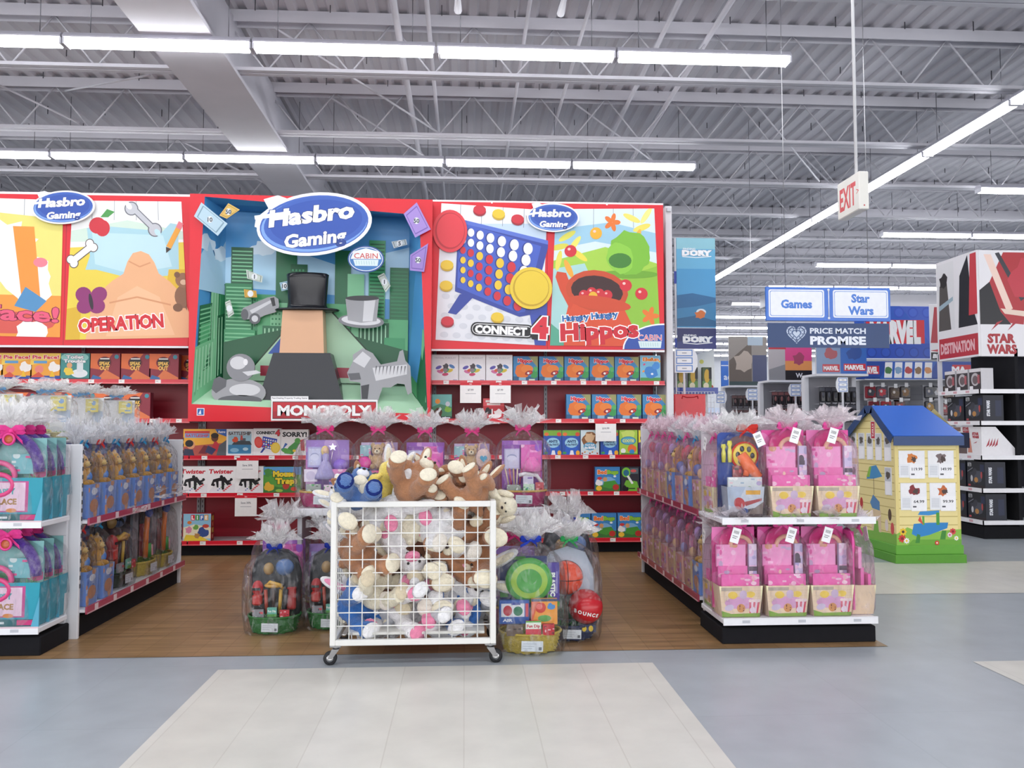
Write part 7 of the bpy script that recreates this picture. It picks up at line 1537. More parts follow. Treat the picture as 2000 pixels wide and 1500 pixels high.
for i in range(28): z = 0.06 + (zb - 0.06) * i / 27; m.tube([(xa, 0.14, z), (xb, 0.14, z)], 0.003, '#d6d8dc', 5)
m.build('wire_back', t)
m = MB('paint'); m.tube([(xa, -0.1, 0.7), (xb, -0.1, 0.7)], 0.006, '#d6d8dc', 6); m.box(xa, xb, -0.1, 0.13, 0.69, 0.7, '#cfd1d6'); m.build('rack_shelf', t)
t = thing('gift_bag', 'glossy red gift bag on the wire rack above the right aisle gifts', 'gift bag', (X(1347, YN - 0.3), YN - 0.3, 0.702)); bh = Zz(772) - 0.702; bw = 0.175
m = MB('plastic'); m.bbox(-bw, bw, -0.03, 0.07, 0, bh, '#d42632', 0.006); m.build('bag_body', t)
m = MB('cloth'); m.tube([(-0.09, -0.032, bh - 0.05), (-0.085, -0.034, bh - 0.02), (-0.04, -0.034, bh - 0.035), (0.04, -0.034, bh - 0.035), (0.085, -0.034, bh - 0.02), (0.09, -0.032, bh - 0.05)], 0.006, '#b81c28', 6); m.build('handle', t)

# ------------------------------------------------------------------ aisles further back
HG = 'carded toys on far pegs'
def far_unit(px0, px1, y, pyh, pys, label, head, hookrows=(), packcol=('#3a3036', '#5a3a3a', '#2a2a30'), n=5, packlab='dark carded toy', where=''):
    x0, x1 = atx(px0, y), atx(px1, y); cx = (x0 + x1) / 2; w = (x1 - x0) / 2; pm = (px0 + px1) / 2
    t = thing('far_shelf_unit', label, 'shelving', (cx, y, 0), group='shelf units in the far aisles'); zs = atz(pys, y, pm)
    m = MB('paint'); m.box(-w, w, 0, 0.03, 0.1, zs, '#9a9aa0'); m.build('back_panel', t)
    m = MB('matte'); m.box(-w, w, -0.4, 0, 0, 0.12, '#1b1b1f'); m.build('kick_plate', t)
    m = MB('paint'); m.box(-w, w, -0.4, -0.001, 0.12, 0.15, '#d2d3d8'); m.build('base_shelf', t)
    for s in (-1, 1): m = MB('paint'); m.box(s * (w + 0.03) - 0.03, s * (w + 0.03) + 0.03, -0.05, 0.05, 0, zs, '#dcdde2'); m.build('upright', t)
    m = MB('paint'); m.box(-w - 0.05, w + 0.05, -0.42, 0.05, zs, zs + 0.03, '#e2e3e8'); m.build('top_shelf', t)
    if head:
        zt = atz(pyh, y, pm)
        m = MB('poster'); m.bbox(-w - 0.04, w + 0.04, -0.4, -0.36, zs + 0.031, zt, '#d8d8dc', 0.004); head(front(m, -w - 0.04, w + 0.04, zs + 0.031, zt, -0.4)); m.build('header_board', t)
    proto = None; rg = random.Random(int(px0)); q = 0
    for r, py in enumerate(hookrows):
        z = atz(py, y - 0.25, pm)
        for i in range(n):
            if proto is None:
                pw = min(0.16, 1.7 * w / n); mm = MB('print'); mm.box(-pw / 2, pw / 2, 0, 0.004, -0.24, 0, packcol[0]); c = front(mm, -pw / 2, pw / 2, -0.24, 0, 0); c.rect(0.03, 0.78, c.a - 0.03, 0.96, packcol[1]); c.ell(c.a / 2, 0.4, 0.2, 0.28, packcol[2]); c.rect(0.05, 0.06, c.a - 0.05, 0.14, '#8a8a92')
                mm.bbox(-pw * 0.38, pw * 0.38, -0.035, -0.0015, -0.2, -0.06, packcol[2], 0.01, 'plastic'); mm.ell((0, -0.036, -0.11), (pw * 0.2, 0.008, 0.04), packcol[1], n=8, m=6); mm.tube([(0, 0.25, 0.008), (0, -0.02, 0.008)], 0.003, '#d8d8dc', 5)
                o = tag(mm.build('carded_toy'), '', 'carded toy'); proto = o
            place(proto, f'{packlab}, {nth(i, n)} in {ORD[r]} row {where}', (cx - w * 0.85 + 1.7 * w * (i + 0.5) / n, y - 0.27 + 0.01 * (i % 2), z), group=HG)
    return t
def h_wwe(c): c.full('#e0508c'); c.rect(0, 0, c.a * 0.38, 1, '#8f9094'); c.poly([(0, 0.3), (c.a * 0.38, 0.45), (c.a * 0.38, 0.9), (0, 1)], '#b9b4b6'); c.rect(c.a * 0.38, 0, c.a, 0.28, '#1c1a1e'); c.rect(c.a * 0.38, 0.28, c.a, 0.55, '#e89a5a'); c.blob(c.a * 0.7, 0.62, 0.17, '#a84a66', seed=3); c.text('W', c.a * 0.7, 0.14, 0.13, '#e6e6ea', bold=0.03); c.rect(0, 0.88, c.a * 0.4, 1, '#c83444')
def h_grey(c): c.full('#9a948e'); c.poly([(0, 0), (0, 0.5), (c.a * 0.6, 0.9), (c.a * 0.6, 0)], '#6f665e'); c.blob(c.a * 0.4, 0.5, 0.2, '#b9aca0', seed=3); c.rect(c.a * 0.62, 0.0, c.a, 0.62, '#5a5f7c'); c.rect(c.a * 0.5, 0.82, c.a * 0.9, 1, '#b4c6d4'); c.rect(0, 0, c.a, 0.08, '#4a5a5a')
def h_marv(c): c.full('#2f66b8'); c.rect(0, 0, c.a * 0.48, 1, '#7f96b8'); c.blob(c.a * 0.28, 0.68, 0.2, '#a8545c', seed=2); c.blob(c.a * 0.76, 0.7, 0.24, '#2a4f96', seed=5); c.rect(c.a * 0.12, 0.06, c.a * 0.46, 0.32, '#c83a44'); c.text('MARVEL', c.a * 0.29, 0.19, 0.14, '#f2f2f4', w=c.a * 0.3, bold=0.05); c.rect(c.a * 0.54, 0.1, c.a * 0.98, 0.34, '#cc2f3c'); c.text('MARVEL', c.a * 0.76, 0.22, 0.15, '#f4f4f6', w=c.a * 0.4, bold=0.06)
far_unit(1416, 1480, 15.0, 662, 758, 'far shelf unit under a grey movie poster', h_grey, (772, 800), ('#4a3f40', '#6a5050', '#2f2a2e'), 5, 'small brown carded toy', 'under the grey poster')
far_unit(1490, 1562, 12.6, 679, 749, 'far shelf unit under a pink and grey poster with a black base', h_wwe, (765, 797), ('#4a3a40', '#8a5a5a', '#2a262c'), 5, 'brown and black carded toy', 'under the pink poster')
far_unit(1578, 1662, 11.0, 678, 738, 'shelf unit under two blue posters with red name blocks', h_marv, (756, 790), ('#2c2c34', '#4a4c56', '#1c1c22'), 6, 'black carded toy', 'under the blue posters')
shelf_signs(1545, 1566, 750, 774, 12.0, 'small blue framed label stack right of the pink poster unit', -1)
shelf_signs(1638, 1658, 737, 766, 10.5, 'small blue framed label stack right of the blue poster unit', -1)
shelf_signs(1461, 1481, 759, 782, 14.3, 'small blue framed label stack under the grey poster', -1)
shelf_signs(1399, 1417, 764, 788, 13.5, 'small blue framed label stack left of the grey poster unit', 1)
def flat_banner(px0, px1, pyt, pyb, y, label, fn):
    t = thing('blue_banner' if 'blue' in label else 'wall_banner', label, 'banner', (atx((px0 + px1) / 2, y), y, 0)); w = (atx(px1, y) - atx(px0, y)) / 2; z0, z1 = atz(pyb, y, px0), atz(pyt, y, px0)
    m = MB('poster'); m.box(-w, w, 0, 0.03, z0, z1, '#3a6fc4'); fn(front(m, -w, w, z0, z1, 0)); m.build('banner_panel', t)
    m = MB('paint'); m.box(-w * 0.9, -w * 0.9 + 0.05, 0.03, 0.08, 0, z1, '#c8c9ce'); m.box(w * 0.9 - 0.05, w * 0.9, 0.03, 0.08, 0, z1, '#c8c9ce'); m.build('stand', t)
flat_banner(1410, 1440, 705, 766, 18, 'distant blue banner lettered act left of the grey poster', lambda c: (c.full('#3f74cc'), c.rect(0, 0.84, c.a, 0.87, '#dfe6f2'), c.text('act', c.a * 0.5, 0.5, 0.2, '#e8eef8', bold=0.02)))
flat_banner(1556, 1578, 690, 766, 15.6, 'distant blue banner lettered act right of the pink poster', lambda c: (c.full('#3a70cc'), c.text('act', c.a * 0.5, 0.8, 0.14, '#e8eef8', bold=0.02)))
flat_banner(1475, 1491, 708, 760, 17, 'distant red lattice banner between the grey and pink posters', lambda c: (c.full('#b8343c'), [c.line([(0, 0.1 + k * 0.1), (c.a, 0.3 + k * 0.1)], 0.015, '#5a1a20') for k in range(7)], [c.line([(c.a, 0.1 + k * 0.1), (0, 0.3 + k * 0.1)], 0.015, '#5a1a20') for k in range(7)]))
for i, (x0, x1, h, k) in enumerate(((-30, 12, 2.2, '#c9ccd4'), (13.5, 22, 2.4, '#b9c4d6'), (24, 40, 2.3, '#c8c0c4'))):
    t = thing('far_shelf_unit', f'long distant shelf run along the back of the store, {nth(i, 3)} of three', 'shelving', ((x0 + x1) / 2, 50, 0), group='distant shelf runs'); w = (x1 - x0) / 2
    m = MB('paint'); m.box(-w, w, 0, 0.05, 0, h, k); m.build('back_panel', t)
    for z in (0.3, 0.9, 1.5, 2.1):
        m = MB('paint'); m.box(-w, w, -0.4, 0, z - 0.03, z, '#dcdde2'); m.build('shelf', t)

# ------------------------------------------------------------------ the blue comic department at the back right
YM = 11.6
x0, x1 = atx(1670, YM), atx(1872, YM); cx = (x0 + x1) / 2; w = (x1 - x0) / 2; pm = 1770
t = thing('far_shelf_unit', 'grey pegboard shelf unit under the large blue display behind the little house', 'shelving', (cx, YM, 0), group='shelf units in the far aisles')
zt = atz(745, YM, pm)
m = MB('paint'); m.box(-w, w, 0, 0.03, 0.1, zt, '#a2a2a8')
for i in range(22): m.box(-w, w, -0.002, 0, 0.15 + i * 0.075, 0.154 + i * 0.075, '#84848a')
m.build('back_panel', t)
m = MB('matte'); m.box(-w, w, -0.4, 0, 0, 0.12, '#1b1b1f'); m.build('kick_plate', t)
m = MB('paint'); m.box(-w - 0.05, w, -0.42, 0.03, zt, zt + 0.03, '#dcdde4'); m.build('top_shelf', t)
for s in (-1, 1): m = MB('paint'); m.box(s * (w - 0.02) - 0.04, s * (w - 0.02) + 0.04, -0.04, 0, 0, zt, '#d2d3d8'); m.build('upright', t)
t = thing('header_display', 'large blue display panel with big red and white name block', 'display', (cx, YM - 0.4, 0)); YH = YM - 0.4
def hx(px): return atx(px, YH) - cx
za, zb = atz(702, YH, pm), atz(598, YH, pm)
m = MB('poster'); m.bbox(hx(1675), hx(1822), 0, 0.04, za, zb, '#3f5fc4', 0.004); c = front(m, hx(1675), hx(1822), za, zb, 0)
c.poly([(0, 0), (0, 1), (c.a * 0.6, 1), (c.a, 0.3), (c.a, 0)], '#2f5cc0'); c.rect(0, 0, c.a, 0.3, '#2b4fb4')
for i in range(5):
    for j, y in enumerate((0.13, 0.88)): c.ell(0.3 + i * 0.27, y, 0.1, 0.1, '#2546a0' if j == 0 else '#3554c0'); c.ell(0.3 + i * 0.27, y, 0.075, 0.075, '#2f56bc' if j == 0 else '#4365cc')
c.rect(0.2, 0.3, c.a * 0.92, 0.74, '#d8303c'); c.text('MARVEL', c.a * 0.53, 0.52, 0.38, '#f4f4f6', w=c.a * 0.68, bold=0.08); c.rect(0, 0, c.a, 0.02, '#dfe4f0'); c.rect(c.a - 0.02, 0, c.a, 1, '#dfe4f0'); m.build('main_panel', t)
za, zb = atz(741, YH, pm), atz(706, YH, pm)
m = MB('poster'); m.bbox(hx(1672), hx(1900), -0.02, 0.02, za, zb, '#2a4a9c', 0.003); c = front(m, hx(1672), hx(1900), za, zb, -0.02)
c.poly([(c.a * 0.2, 0), (c.a * 0.3, 1), (c.a * 0.7, 1), (c.a * 0.6, 0)], '#2f5cb4'); c.rect(0.22, 0.28, 1.35, 0.74, '#c8303c'); c.text('MARVEL', 0.78, 0.51, 0.34, '#f2f2f4', w=1.0, bold=0.06)
for i, k in enumerate(('#4a7a4a', '#7fa0c0', '#b84a4a', '#8a6a4a', '#d0905a')): x = 1.62 + i * 0.57; c.poly([(x, 0.08), (x + 0.08, 0.95), (x + 0.5, 0.95), (x + 0.44, 0.08)], '#e8e8ea'); c.blob(x + 0.25, 0.5, 0.2, k, seed=i, j=0.15)
c.rect(c.a * 0.83, 0.2, c.a * 0.99, 0.82, '#c8303c'); c.text('MA', c.a * 0.89, 0.5, 0.4, '#f4f4f6', bold=0.08); m.build('strip_panel', t)
t = thing('header_display', 'red and white standing poster with a dark shape beside the blue display', 'display', (atx(1845, YH), YH, 0)); za, zb = atz(702, YH, pm), atz(594, YH, pm); ww = (atx(1873, YH) - atx(1823, YH)) / 2
m = MB('poster'); m.bbox(-ww, ww, 0.0, 0.03, za, zb, '#e4e2e4', 0.003); c = front(m, -ww, ww, za, zb, 0); c.poly([(0.02, 0.3), (0.1, 0.95), (0.5, 0.95), (0.3, 0.3)], '#b03440'); c.poly([(0.16, 0.2), (0.2, 0.62), (0.34, 0.74), (0.46, 0.2)], '#2a2a30'); c.poly([(0, 0.16), (0.48, 0.24), (0.48, 0.1)], '#c2404a'); c.rect(0, 0, c.a, 0.13, '#1e1e26'); c.text('BE MA', c.a * 0.5, 0.065, 0.07, '#f0f0f2', w=c.a * 0.8, bold=0.06, shear=0.15); m.build('poster_panel', t)
pk = [(1700, 752, '#8a2f3a', '#3a3a44'), (1722, 752, '#5f5a66', '#b8404a'), (1747, 754, '#4a3a36', '#6a5a4a'), (1768, 752, '#3a3436', '#8a6a4a'), (1815, 752, '#2a2d36', '#565a68'), (1832, 752, '#4a4a50', '#c8c8cc'), (1852, 752, '#5a463c', '#8a7a6a'),
      (1706, 781, '#7a3038', '#2f2f38'), (1730, 781, '#a03038', '#4a4a54'), (1757, 781, '#5a3a3a', '#a84a4a'), (1815, 781, '#2a2a32', '#b08a4a'), (1845, 785, '#6a3036', '#a8555a')]
for i, (px, py, k1, k2) in enumerate(pk):
    y = YM - 0.22; mm = MB('print'); mm.bbox(-0.075, 0.075, -0.04, 0.0, -0.19, -0.02, k1, 0.012, 'plastic'); mm.box(-0.08, 0.08, 0.001, 0.004, -0.22, 0.0, '#c9c9ce'); c = front(mm, -0.07, 0.07, -0.18, -0.03, -0.0402); c.blob(c.a / 2, 0.5, 0.36, k2, seed=i); c.ell(c.a * 0.4, 0.6, 0.12, 0.14, '#d0c8c4'); mm.tube([(0, 0.2, 0.0), (0, -0.05, 0.0)], 0.003, '#d8d8dc', 5); mm.box(-0.02, 0.03, -0.052, -0.05, -0.03, 0.03, '#f0f0f2')
    o = mm.build('carded_toy'); o.location = (atx(px, y), y, atz(py, y, px)); tag(o, f'carded toy on the grey pegboard behind the house, {nth(i if i < 7 else i - 7, 7 if i < 7 else 5)} in the {"upper" if i < 7 else "lower"} row', 'carded toy', 'carded toys on the grey pegboard')

# ------------------------------------------------------------------ the black shelves of boxed toys on the right
SX, SY = 5.82, 8.95
t = thing('gondola', 'black and white gondola of dark boxed toys at the right edge', 'shelving', (SX, SY, 0))
L_ = 0.8
m = MB('matte'); m.bbox(0.02, 0.95, 0.02, L_, 0, 0.14, '#17171b', 0.004); m.build('kick_plate', t)
m = MB('matte'); m.box(0.42, 0.46, 0.0, L_, 0.14, 2.15, '#1e1e22'); m.build('centre_panel', t)
m = MB('matte'); m.box(0.46, 1.4, 0.38, 0.42, 0.14, 2.15, '#25252b'); m.build('end_panel', t)
SZ = [0.2, 0.56, 0.93, 1.32, 1.68]
for z in SZ:
    m = MB('paint'); m.box(0.0, 0.42, 0.0, L_, z - 0.03, z, '#d8d8dc'); m.box(0.42, 1.3, 0.0, 0.4, z - 0.03, z, '#d8d8dc'); sh = m.build('shelf', t)
    m = MB('plastic'); m.box(-0.01, 0.0, -0.01, L_, z - 0.04, z + 0.008, '#ecebee'); m.box(-0.01, 1.3, -0.01, 0.0, z - 0.04, z + 0.008, '#ecebee'); c = Cv(m, (-0.01, L_, z - 0.04), (0, -1, 0), (0, 0, 1), L_, 0.048)
    for k in range(3): c.rect(1.5 + k * 5, 0.25, 3 + k * 5, 0.8, '#d8a8b0')
    m.build('price_strip', sh)
m = MB('paint')
for k in range(20): m.box(-0.0, 0.03, L_ - 0.03, L_, 0.2 + k * 0.05, 0.225 + k * 0.05, '#55565c')
m.box(0.0, 0.04, L_ - 0.02, L_ + 0.02, 0, 2.15, '#d0d1d6'); m.build('upright', t)
PT, PB = 3.28, 2.06
m = MB('poster'); m.bbox(0.0, 0.03, 0.0, L_, PB, PT, '#e3e1e4', 0.004); c = Cv(m, (0.0, L_, PB), (0, -1, 0), (0, 0, 1), L_, PT - PB)
c.rect(0.02, 0.3, c.a * 0.46, 0.97, '#dcdcde'); c.poly([(0.03, 0.3), (0.06, 0.75), (0.18, 0.8), (0.24, 0.3)], '#55504e'); c.blob(0.13, 0.8, 0.07, '#2f2a2c', seed=3); c.poly([(0.04, 0.55), (0.28, 0.62), (0.28, 0.58), (0.04, 0.5)], '#9ab0bc'); c.poly([(c.a * 0.55, 0.3), (c.a * 0.6, 0.8), (c.a * 0.8, 0.98), (c.a * 0.88, 0.5), (c.a, 0.3)], '#23232a'); c.poly([(c.a * 0.8, 0.4), (c.a * 0.86, 0.98), (c.a, 0.98), (c.a, 0.4)], '#c8404a')
c.rect(0.03, 0.02, c.a, 0.22, '#b8343e'); c.text('DESTINATION', c.a * 0.5, 0.12, 0.1, '#e2b4b8', w=c.a * 0.84, bold=0.05); m.build('side_poster', t)
m = MB('poster'); m.bbox(0.031, 1.6, 0.0, 0.03, PB, PT, '#e6e4e7', 0.004); c = front(m, 0.031, 1.6, PB, PT, 0)
c.poly([(0, 0.34), (0, 0.5), (0.24, 0.98), (0.5, 0.98), (0.42, 0.3)], '#b03038'); c.poly([(0, 0.3), (0, 0.62), (0.1, 0.7), (0.2, 0.42), (0.3, 0.3)], '#1e1e24'); c.poly([(0.05, 0.96), (0.12, 0.96), (0.32, 0.45), (0.26, 0.42)], '#f0d2c4'); c.poly([(0.16, 0.97), (0.2, 0.98), (0.44, 0.55), (0.4, 0.52)], '#3a3a42'); c.blob(0.5, 0.72, 0.2, '#c03a48', seed=5, j=0.15); c.poly([(0.2, 0.45), (0.5, 0.42), (0.56, 0.36), (0.24, 0.4)], '#e8d0c0'); c.rect(0.6, 0.36, 1.3, 0.96, '#d8b4b8'); c.blob(0.9, 0.66, 0.26, '#8a3038', seed=8)
for k in range(5): c.poly([(0.1 + k * 0.16, 0.24), (0.16 + k * 0.16, 0.32), (0.22 + k * 0.16, 0.34)], '#a8303a')
c.text('STAR', 0.2, 0.17, 0.08, '#a82832', w=0.27, bold=0.06); c.text('WARS', 0.2, 0.07, 0.08, '#a82832', w=0.29, bold=0.06); m.build('front_poster', t)
def sw_box(label, y, z, w=0.33, h=0.3):
    m = MB('print'); m.bbox(0.06, 0.3, 0.0, w, 0, h, '#1b1c22', 0.003); c = Cv(m, (0.06, w, 0), (0, -1, 0), (0, 0, 1), w, h); c.full('#1d1e25')
    c.blob(0.4 * c.a, 0.45, 0.28, '#3a3b44', seed=3); c.blob(0.62 * c.a, 0.4, 0.22, '#4a4c58', seed=5); c.ell(0.5 * c.a, 0.3, 0.12, 0.1, '#b8844a'); c.ell(0.25 * c.a, 0.35, 0.07, 0.12, '#c8c8cc'); c.ell(0.8 * c.a, 0.5, 0.05, 0.14, '#b84a4a'); c.line([(0.02, 0.6), (0.35, 0.75)], 0.03, '#8a8c96'); c.rect(0, 0, c.a, 0.1, '#2a2024'); c.rect(0.06, 0.05, 0.2, 0.12, '#b84a50'); c.rect(c.a - 0.3, 0.62, c.a - 0.05, 0.9, '#2c3350'); c.rrect(0.05, 0.8, 0.27, 0.94, 0.03, '#dfe2e6'); c.text('STAR', 0.16, 0.895, 0.055, '#1b1c22', w=0.17, bold=0.06); c.text('WARS', 0.16, 0.835, 0.055, '#1b1c22', w=0.17, bold=0.06)
    e = Cv(m, (0.06, 0, 0), (1, 0, 0), (0, 0, 1), 0.24, h); e.full('#1a1d2c'); e.text('STAR WARS', 0.2, 0.5, 0.12, '#e6e8ee', w=0.6, bold=0.06, rot=math.pi / 2); e.rect(e.a * 0.6, 0.2, e.a * 0.9, 0.8, '#262c46')
    o = m.build('toy_box'); o.location = (SX, SY + y, z); return tag(o, label, 'toy box', 'dark boxed toys on the right gondola')
for r, (z, nm) in enumerate(((SZ[0], 'bottom'), (SZ[1], 'second'), (SZ[3], 'fourth'))):
    for i in range(2): sw_box(f'black boxed toy, {ORD[i]} from the near corner, {nm} shelf of right gondola', 0.04 + 0.36 * i, z + 0.001)
for i in range(3):
    m = MB('print'); m.bbox(0.05, 0.2, 0, 0.21, 0, 0.25, '#c9c7cb', 0.003); c = Cv(m, (0.05, 0.21, 0), (0, -1, 0), (0, 0, 1), 0.21, 0.25); c.full('#3a3436'); c.ell(c.a / 2, 0.5, 0.3, 0.3, '#b9b4b6'); c.ell(c.a * 0.5, 0.48, 0.2, 0.2, '#6a5c5e'); c.rect(0, 0.84, c.a, 1, '#d8d4d6'); c.rect(0, 0, c.a * 0.3, 0.2, '#e8e6e8'); c.rect(c.a * 0.7, 0.3, c.a * 0.9, 0.7, '#a85a60')
    o = m.build('toy_box'); o.location = (SX, SY + 0.05 + 0.245 * i, SZ[4] + 0.001); tag(o, f'grey windowed toy box, {ORD[i]} from near corner, top shelf of right gondola', 'toy box', 'grey boxed toys on the right gondola')
t = thing('counter_display', 'white angled counter display with a dark screen on the right gondola', 'display', (SX, SY, SZ[2] + 0.001)); m = MB('print'); y0, y1 = 0.04, 0.74
v = [V(0.03, y1, 0), V(0.03, y0, 0), V(0.5, y0, 0), V(0.5, y1, 0), V(0.03, y1, 0.33), V(0.03, y0, 0.33), V(0.2, y0, 0.33), V(0.2, y1, 0.33)]
m.add(v, [(0, 1, 5, 4), (1, 2, 6, 5), (2, 3, 7, 6), (3, 0, 4, 7), (4, 5, 6, 7), (3, 2, 1, 0)], '#e9e7ea'); c = Cv(m, v[0], (0, -1, 0), (0, 0, 1), y1 - y0, 0.33)
for x, y in ((0.24, 0.72), (1.25, 0.88), (1.8, 0.7), (0.5, 0.18)): c.text('STAR', x, y + 0.06, 0.085, '#b03440', w=0.38, bold=0.09); c.text('WARS', x, y - 0.05, 0.085, '#b03440', w=0.38, bold=0.09)
c.rect(0.5, 0.84, 0.95, 0.98, '#8a6a5c'); c.rect(0.8, 0.05, 1.3, 0.26, '#6a5a58'); c.poly([(1.35, 0.1), (1.42, 0.6), (1.5, 0.6), (1.6, 0.1)], '#d08a78'); c.poly([(1.65, 0.42), (1.9, 0.5), (1.82, 0.44)], '#b03440')
e = Cv(m, v[1], (1, 0, 0), (0, 0, 1), 0.3, 0.33)
for k in range(4): e.poly([(0.15 + k * 0.1, 0.3), (0.3 + k * 0.1, 0.62), (0.27 + k * 0.1, 0.38)], '#a83a46')
m.build('card_body', t); m = MB('plastic'); m.box(0.022, 0.029, 0.26, 0.56, 0.085, 0.26, '#1c2340'); m.build('screen', t)

# ------------------------------------------------------------------ the little cardboard house
HX0, HX1, HY0, HY1 = 4.0, 4.62, 7.44, 8.36
t = thing('playhouse_display', 'yellow cardboard house display with blue roof on a green base', 'display', (HX0, HY0, 0)); hw, hd = HX1 - HX0, HY1 - HY0
m = MB('print'); m.bbox(-0.03, hw + 0.03, -0.03, hd + 0.02, 0, 0.08, '#58992f', 0.004); m.build('base', t); m = MB('print'); m.bbox(-0.015, hw + 0.015, -0.012, hd, 0.08, 0.165, '#63a838', 0.004); m.build('plinth', t)
WT = 1.2; AP = 1.44; my = hd * 0.42
m = MB('poster'); YEL = '#efdf9c'
v = [V(0, 0, .165), V(hw, 0, .165), V(hw, hd, .165), V(0, hd, .165), V(0, 0, WT), V(hw, 0, WT), V(hw, hd, WT), V(0, hd, WT), V(0, my, AP), V(hw, my, AP)]
m.add(v, [(0, 1, 5, 4), (1, 2, 6, 9, 5), (2, 3, 7, 6), (3, 0, 4, 8, 7)], YEL)
c = Cv(m, v[0], (1, 0, 0), (0, 0, 1), hw, WT - .165)
for i in range(12): z = 0.1 + i * 0.075; c.rect(0.03, z, c.a - 0.03, z + 0.008, '#c9b56c')
c.rect(0.0, 0, 0.03, 1, '#e6d48c'); c.rect(c.a - 0.03, 0, c.a, 1, '#e6d48c'); c.poly([(0, 0), (0, 0.1), (0.1, 0.16), (0.25, 0.1), (0.45, 0.13), (c.a, 0.14), (c.a, 0)], '#8cc04a'); c.poly([(0.1, 0), (0.15, 0.05), (c.a, 0.05), (c.a, 0)], '#6aa838')
c.poly([(0.14, 0.1), (0.16, 0.19), (0.3, 0.2), (0.48, 0.2), (0.47, 0.15), (0.3, 0.09), (0.2, 0.07)], '#2f86c8'); c.poly([(0.2, 0.27), (0.22, 0.3), (0.4, 0.31), (0.4, 0.28), (0.3, 0.265)], '#3a92d2'); c.rect(0.37, 0.18, 0.4, 0.29, '#4a9a3a'); c.rect(0.24, 0.18, 0.26, 0.26, '#5aa84a'); c.poly([(0.17, 0.02), (0.19, 0.1), (0.22, 0.09), (0.21, 0.02)], '#3f8a34'); c.poly([(0.4, 0.05), (0.42, 0.13), (0.46, 0.13), (0.45, 0.05)], '#3f8a34'); c.poly([(0.2, 0.22), (0.22, 0.26), (0.25, 0.18)], '#d84a3a')
for x, y, r, k, k2 in ((0.06, 0.12, 0.032, '#f0c82e', '#4a2f1c'), (0.05, 0.06, 0.034, '#d03a34', '#8a1f24'), (0.09, 0.04, 0.025, '#f2f2ee', '#f0c82e'), (0.52, 0.12, 0.028, '#d8444a', '#8a1f24'), (0.49, 0.09, 0.022, '#f0d8e4', '#d85a8a'), (0.55, 0.06, 0.02, '#f2f2ee', '#f0c82e'), (0.37, 0.02, 0.02, '#d83a30', '#f0e0d0')):
    for q in range(8): c.ell(x + r * 0.6 * math.cos(q * .785), y + r * 0.6 * math.sin(q * .785), r * 0.5, r * 0.28, k, q * .785)
    c.ell(x, y, r * 0.4, r * 0.4, k2)
g = Cv(m, v[3], (0, -1, 0), (0, 0, 1), hd, WT - .165)
for i in range(12): z = 0.1 + i * 0.075; g.rect(0.02, z, g.a - 0.02, z + 0.008, '#c9b56c')
for i in range(3): z = 1.04 + i * 0.07; q = 0.2 + 0.13 * i; g.rect(q, z, g.a - q - 0.04 * i, z + 0.008, '#c9b56c')
g.poly([(0, 0), (0, 0.1), (0.3, 0.07), (g.a, 0.1), (g.a, 0)], '#7fb648'); g.poly([(0.36, 0.56), (0.42, 0.68), (0.55, 0.7), (0.66, 0.6), (0.5, 0.57)], '#4a92c4'); g.poly([(0.36, 0.58), (0.42, 0.68), (0.46, 0.68), (0.42, 0.58)], '#8fc04a'); g.rect(0.495, 0.42, 0.502, 0.58, '#6a5a4a'); g.poly([(0.42, 0.34), (0.48, 0.42), (0.6, 0.36), (0.6, 0.28), (0.46, 0.29)], '#5a8ab8'); g.rect(0.44, 0.08, 0.62, 0.28, '#e2c9a4'); g.poly([(0.47, 0.06), (0.5, 0.18), (0.56, 0.18), (0.58, 0.06)], '#7fb648')
for x, y, k in ((0.08, 0.3, '#c8443c'), (0.16, 0.33, '#b83a34'), (0.25, 0.32, '#c03a3a'), (0.05, 0.25, '#d85a4a'), (0.78, 0.26, '#5a4430'), (0.82, 0.14, '#d85a5a'), (0.72, 0.16, '#e8d8d0')): g.ell(x, y, 0.03, 0.055, k)
m.build('house_walls', t)
m = MB('poster'); BL, NV = '#2f66c4', '#2c4674'; o_ = 0.035
def slab(p, q, r, s, th, col):
    nn = (q - p).cross(s - p).normalized() * th; a_ = [p, q, r, s]; b_ = [x + nn for x in a_]; m.add(a_ + b_, [(3, 2, 1, 0), (4, 5, 6, 7), (0, 1, 5, 4), (1, 2, 6, 5), (2, 3, 7, 6), (3, 0, 4, 7)], col)
ey = -0.045; ez = WT - 0.03
slab(V(-o_, ey, ez), V(hw + 0.02, ey, ez), V(hw - 0.12, my, AP + 0.02), V(-o_, my, AP + 0.02), 0.012, BL); slab(V(hw - 0.12, my, AP + 0.02), V(hw + 0.02, hd + 0.04, ez), V(-o_, hd + 0.04, ez), V(-o_, my, AP + 0.02), 0.012, BL); m.build('roof', t)
m = MB('poster'); m.box(-o_, hw + 0.02, ey - 0.008, ey, ez - 0.08, ez + 0.005, NV)
xo = -o_ - 0.006
for (ya, za, yb, zb) in ((ey, ez, my - 0.05, AP + 0.02), (my - 0.05, AP + 0.03, my + 0.1, AP + 0.03), (my + 0.1, AP + 0.02, hd + 0.04, ez)):
    d = V(0, yb - ya, zb - za).normalized(); n_ = V(0, -d.z, d.y) if True else None; p = [V(xo, ya, za), V(xo, yb, zb), V(xo, yb, zb) - n_ * 0.075, V(xo, ya, za) - n_ * 0.075]; m.add(p + [q + V(0.006, 0, 0) for q in p], [(0, 1, 2, 3), (7, 6, 5, 4), (0, 4, 5, 1), (1, 5, 6, 2), (2, 6, 7, 3), (3, 7, 4, 0)], NV)
m.build('roof_trim', t)
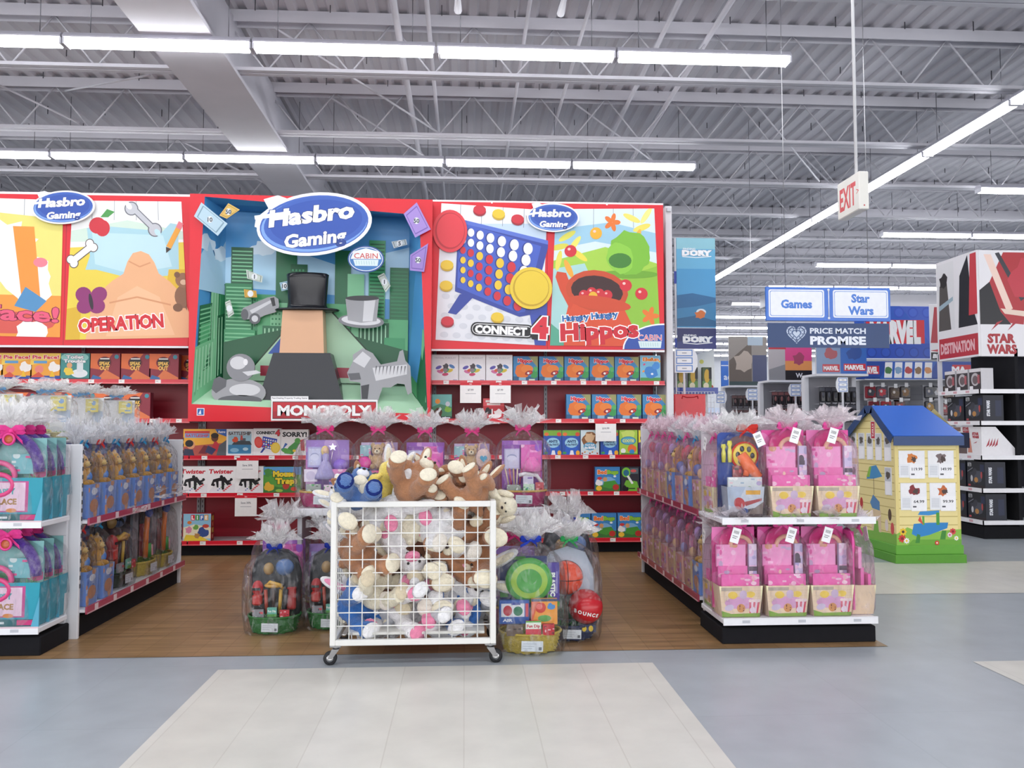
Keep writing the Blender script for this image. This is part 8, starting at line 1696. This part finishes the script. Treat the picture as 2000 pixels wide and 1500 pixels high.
m = MB('plastic'); m.box(-0.008, -0.001, my - 0.04, my + 0.04, WT - 0.06, WT + 0.12, '#e8d8d0'); c = Cv(m, (-0.008, my + 0.035, WT - 0.05), (0, -1, 0), (0, 0, 1), 0.07, 0.16); c.full('#c8384a'); c.text('STEP2', c.a / 2, 0.5, 0.18, '#f2dede', w=0.8, bold=0.03, rot=-math.pi / 2); m.build('name_plate', t)
for i, (x, z, pr, k) in enumerate(((0.14, 0.72, '119.99', '#d8803a'), (0.42, 0.72, '149.99', '#7a6a6a'), (0.15, 0.42, '64.99', '#8a2f34'), (0.43, 0.42, '99.99', '#c86a3a'))):
    o = MB('print'); W_, H_ = 0.25, 0.25; o.box(-W_ / 2, W_ / 2, -0.002, 0, 0, H_, '#eef0f4'); c = front(o, -W_ / 2, W_ / 2, 0, H_, -0.002); c.rect(0.03, 0.5, 0.97, 0.97, '#f4f4f6'); c.blob(0.5, 0.72, 0.18, k, seed=i, j=0.4); c.blob(0.58, 0.68, 0.1, '#4a3a36', seed=i + 9, j=0.4)
    for q in range(7): c.rect(0.06, 0.1 + q * 0.05, 0.36, 0.12 + q * 0.05, '#c4c8d0')
    b_ = front(o, -W_ / 2 + 0.1, W_ / 2 - 0.005, -0.01, H_ * 0.5, -0.006); b_.mb.box(-W_ / 2 + 0.1, W_ / 2 - 0.005, -0.006, -0.003, -0.01, H_ * 0.5, '#f8f8fa'); b_.text(pr, b_.a / 2, 0.66, 0.2, '#33343a', w=b_.a * 0.7, bold=0.02); b_.rect(0.1, 0.25, 0.35, 0.35, '#4a4b52')
    o = o.build('price_sheet'); o.location = (HX0 + x + 0.02, HY0 - 0.002, z + 0.07); tag(o, f'white price sheet on the yellow house reading {pr}', 'price sheet', 'price sheets on the little house')
tk = [(0.12 + 0.17 * i, 0.94) for i in range(5)] + [(0.12, 0.62), (0.8, 0.62)]
for i, (y, z) in enumerate(tk):
    o = MB('print'); o.box(-0.006, 0, -0.06, 0.06, 0, 0.26, '#e6e8ec'); c = Cv(o, (-0.006, 0.06, 0), (0, -1, 0), (0, 0, 1), 0.12, 0.26); c.rect(0.03, 0.5, c.a - 0.03, 0.97, '#c9ccd0'); c.blob(c.a / 2, 0.72, 0.14, '#5a544e', seed=i, j=0.3); c.rect(0.04, 0.03, c.a - 0.04, 0.48, '#f6f6f8'); c.rect(0.15, 0.2, 0.3, 0.3, '#8a8c92')
    c.poly([(0.05, -0.02), (0.4, 0.03), (0.42, 0.4), (0.06, 0.4)], '#fafafc')
    o = o.build('ticket_holder'); o.location = (HX0 - 0.001, HY0 + hd - y, z); tag(o, f'clear ticket holder on the yellow house gable, {ORD[i] + " from left in the upper row" if i < 5 else ("alone below, left" if i == 5 else "alone below, right")}', 'ticket holder', 'ticket holders on the little house')
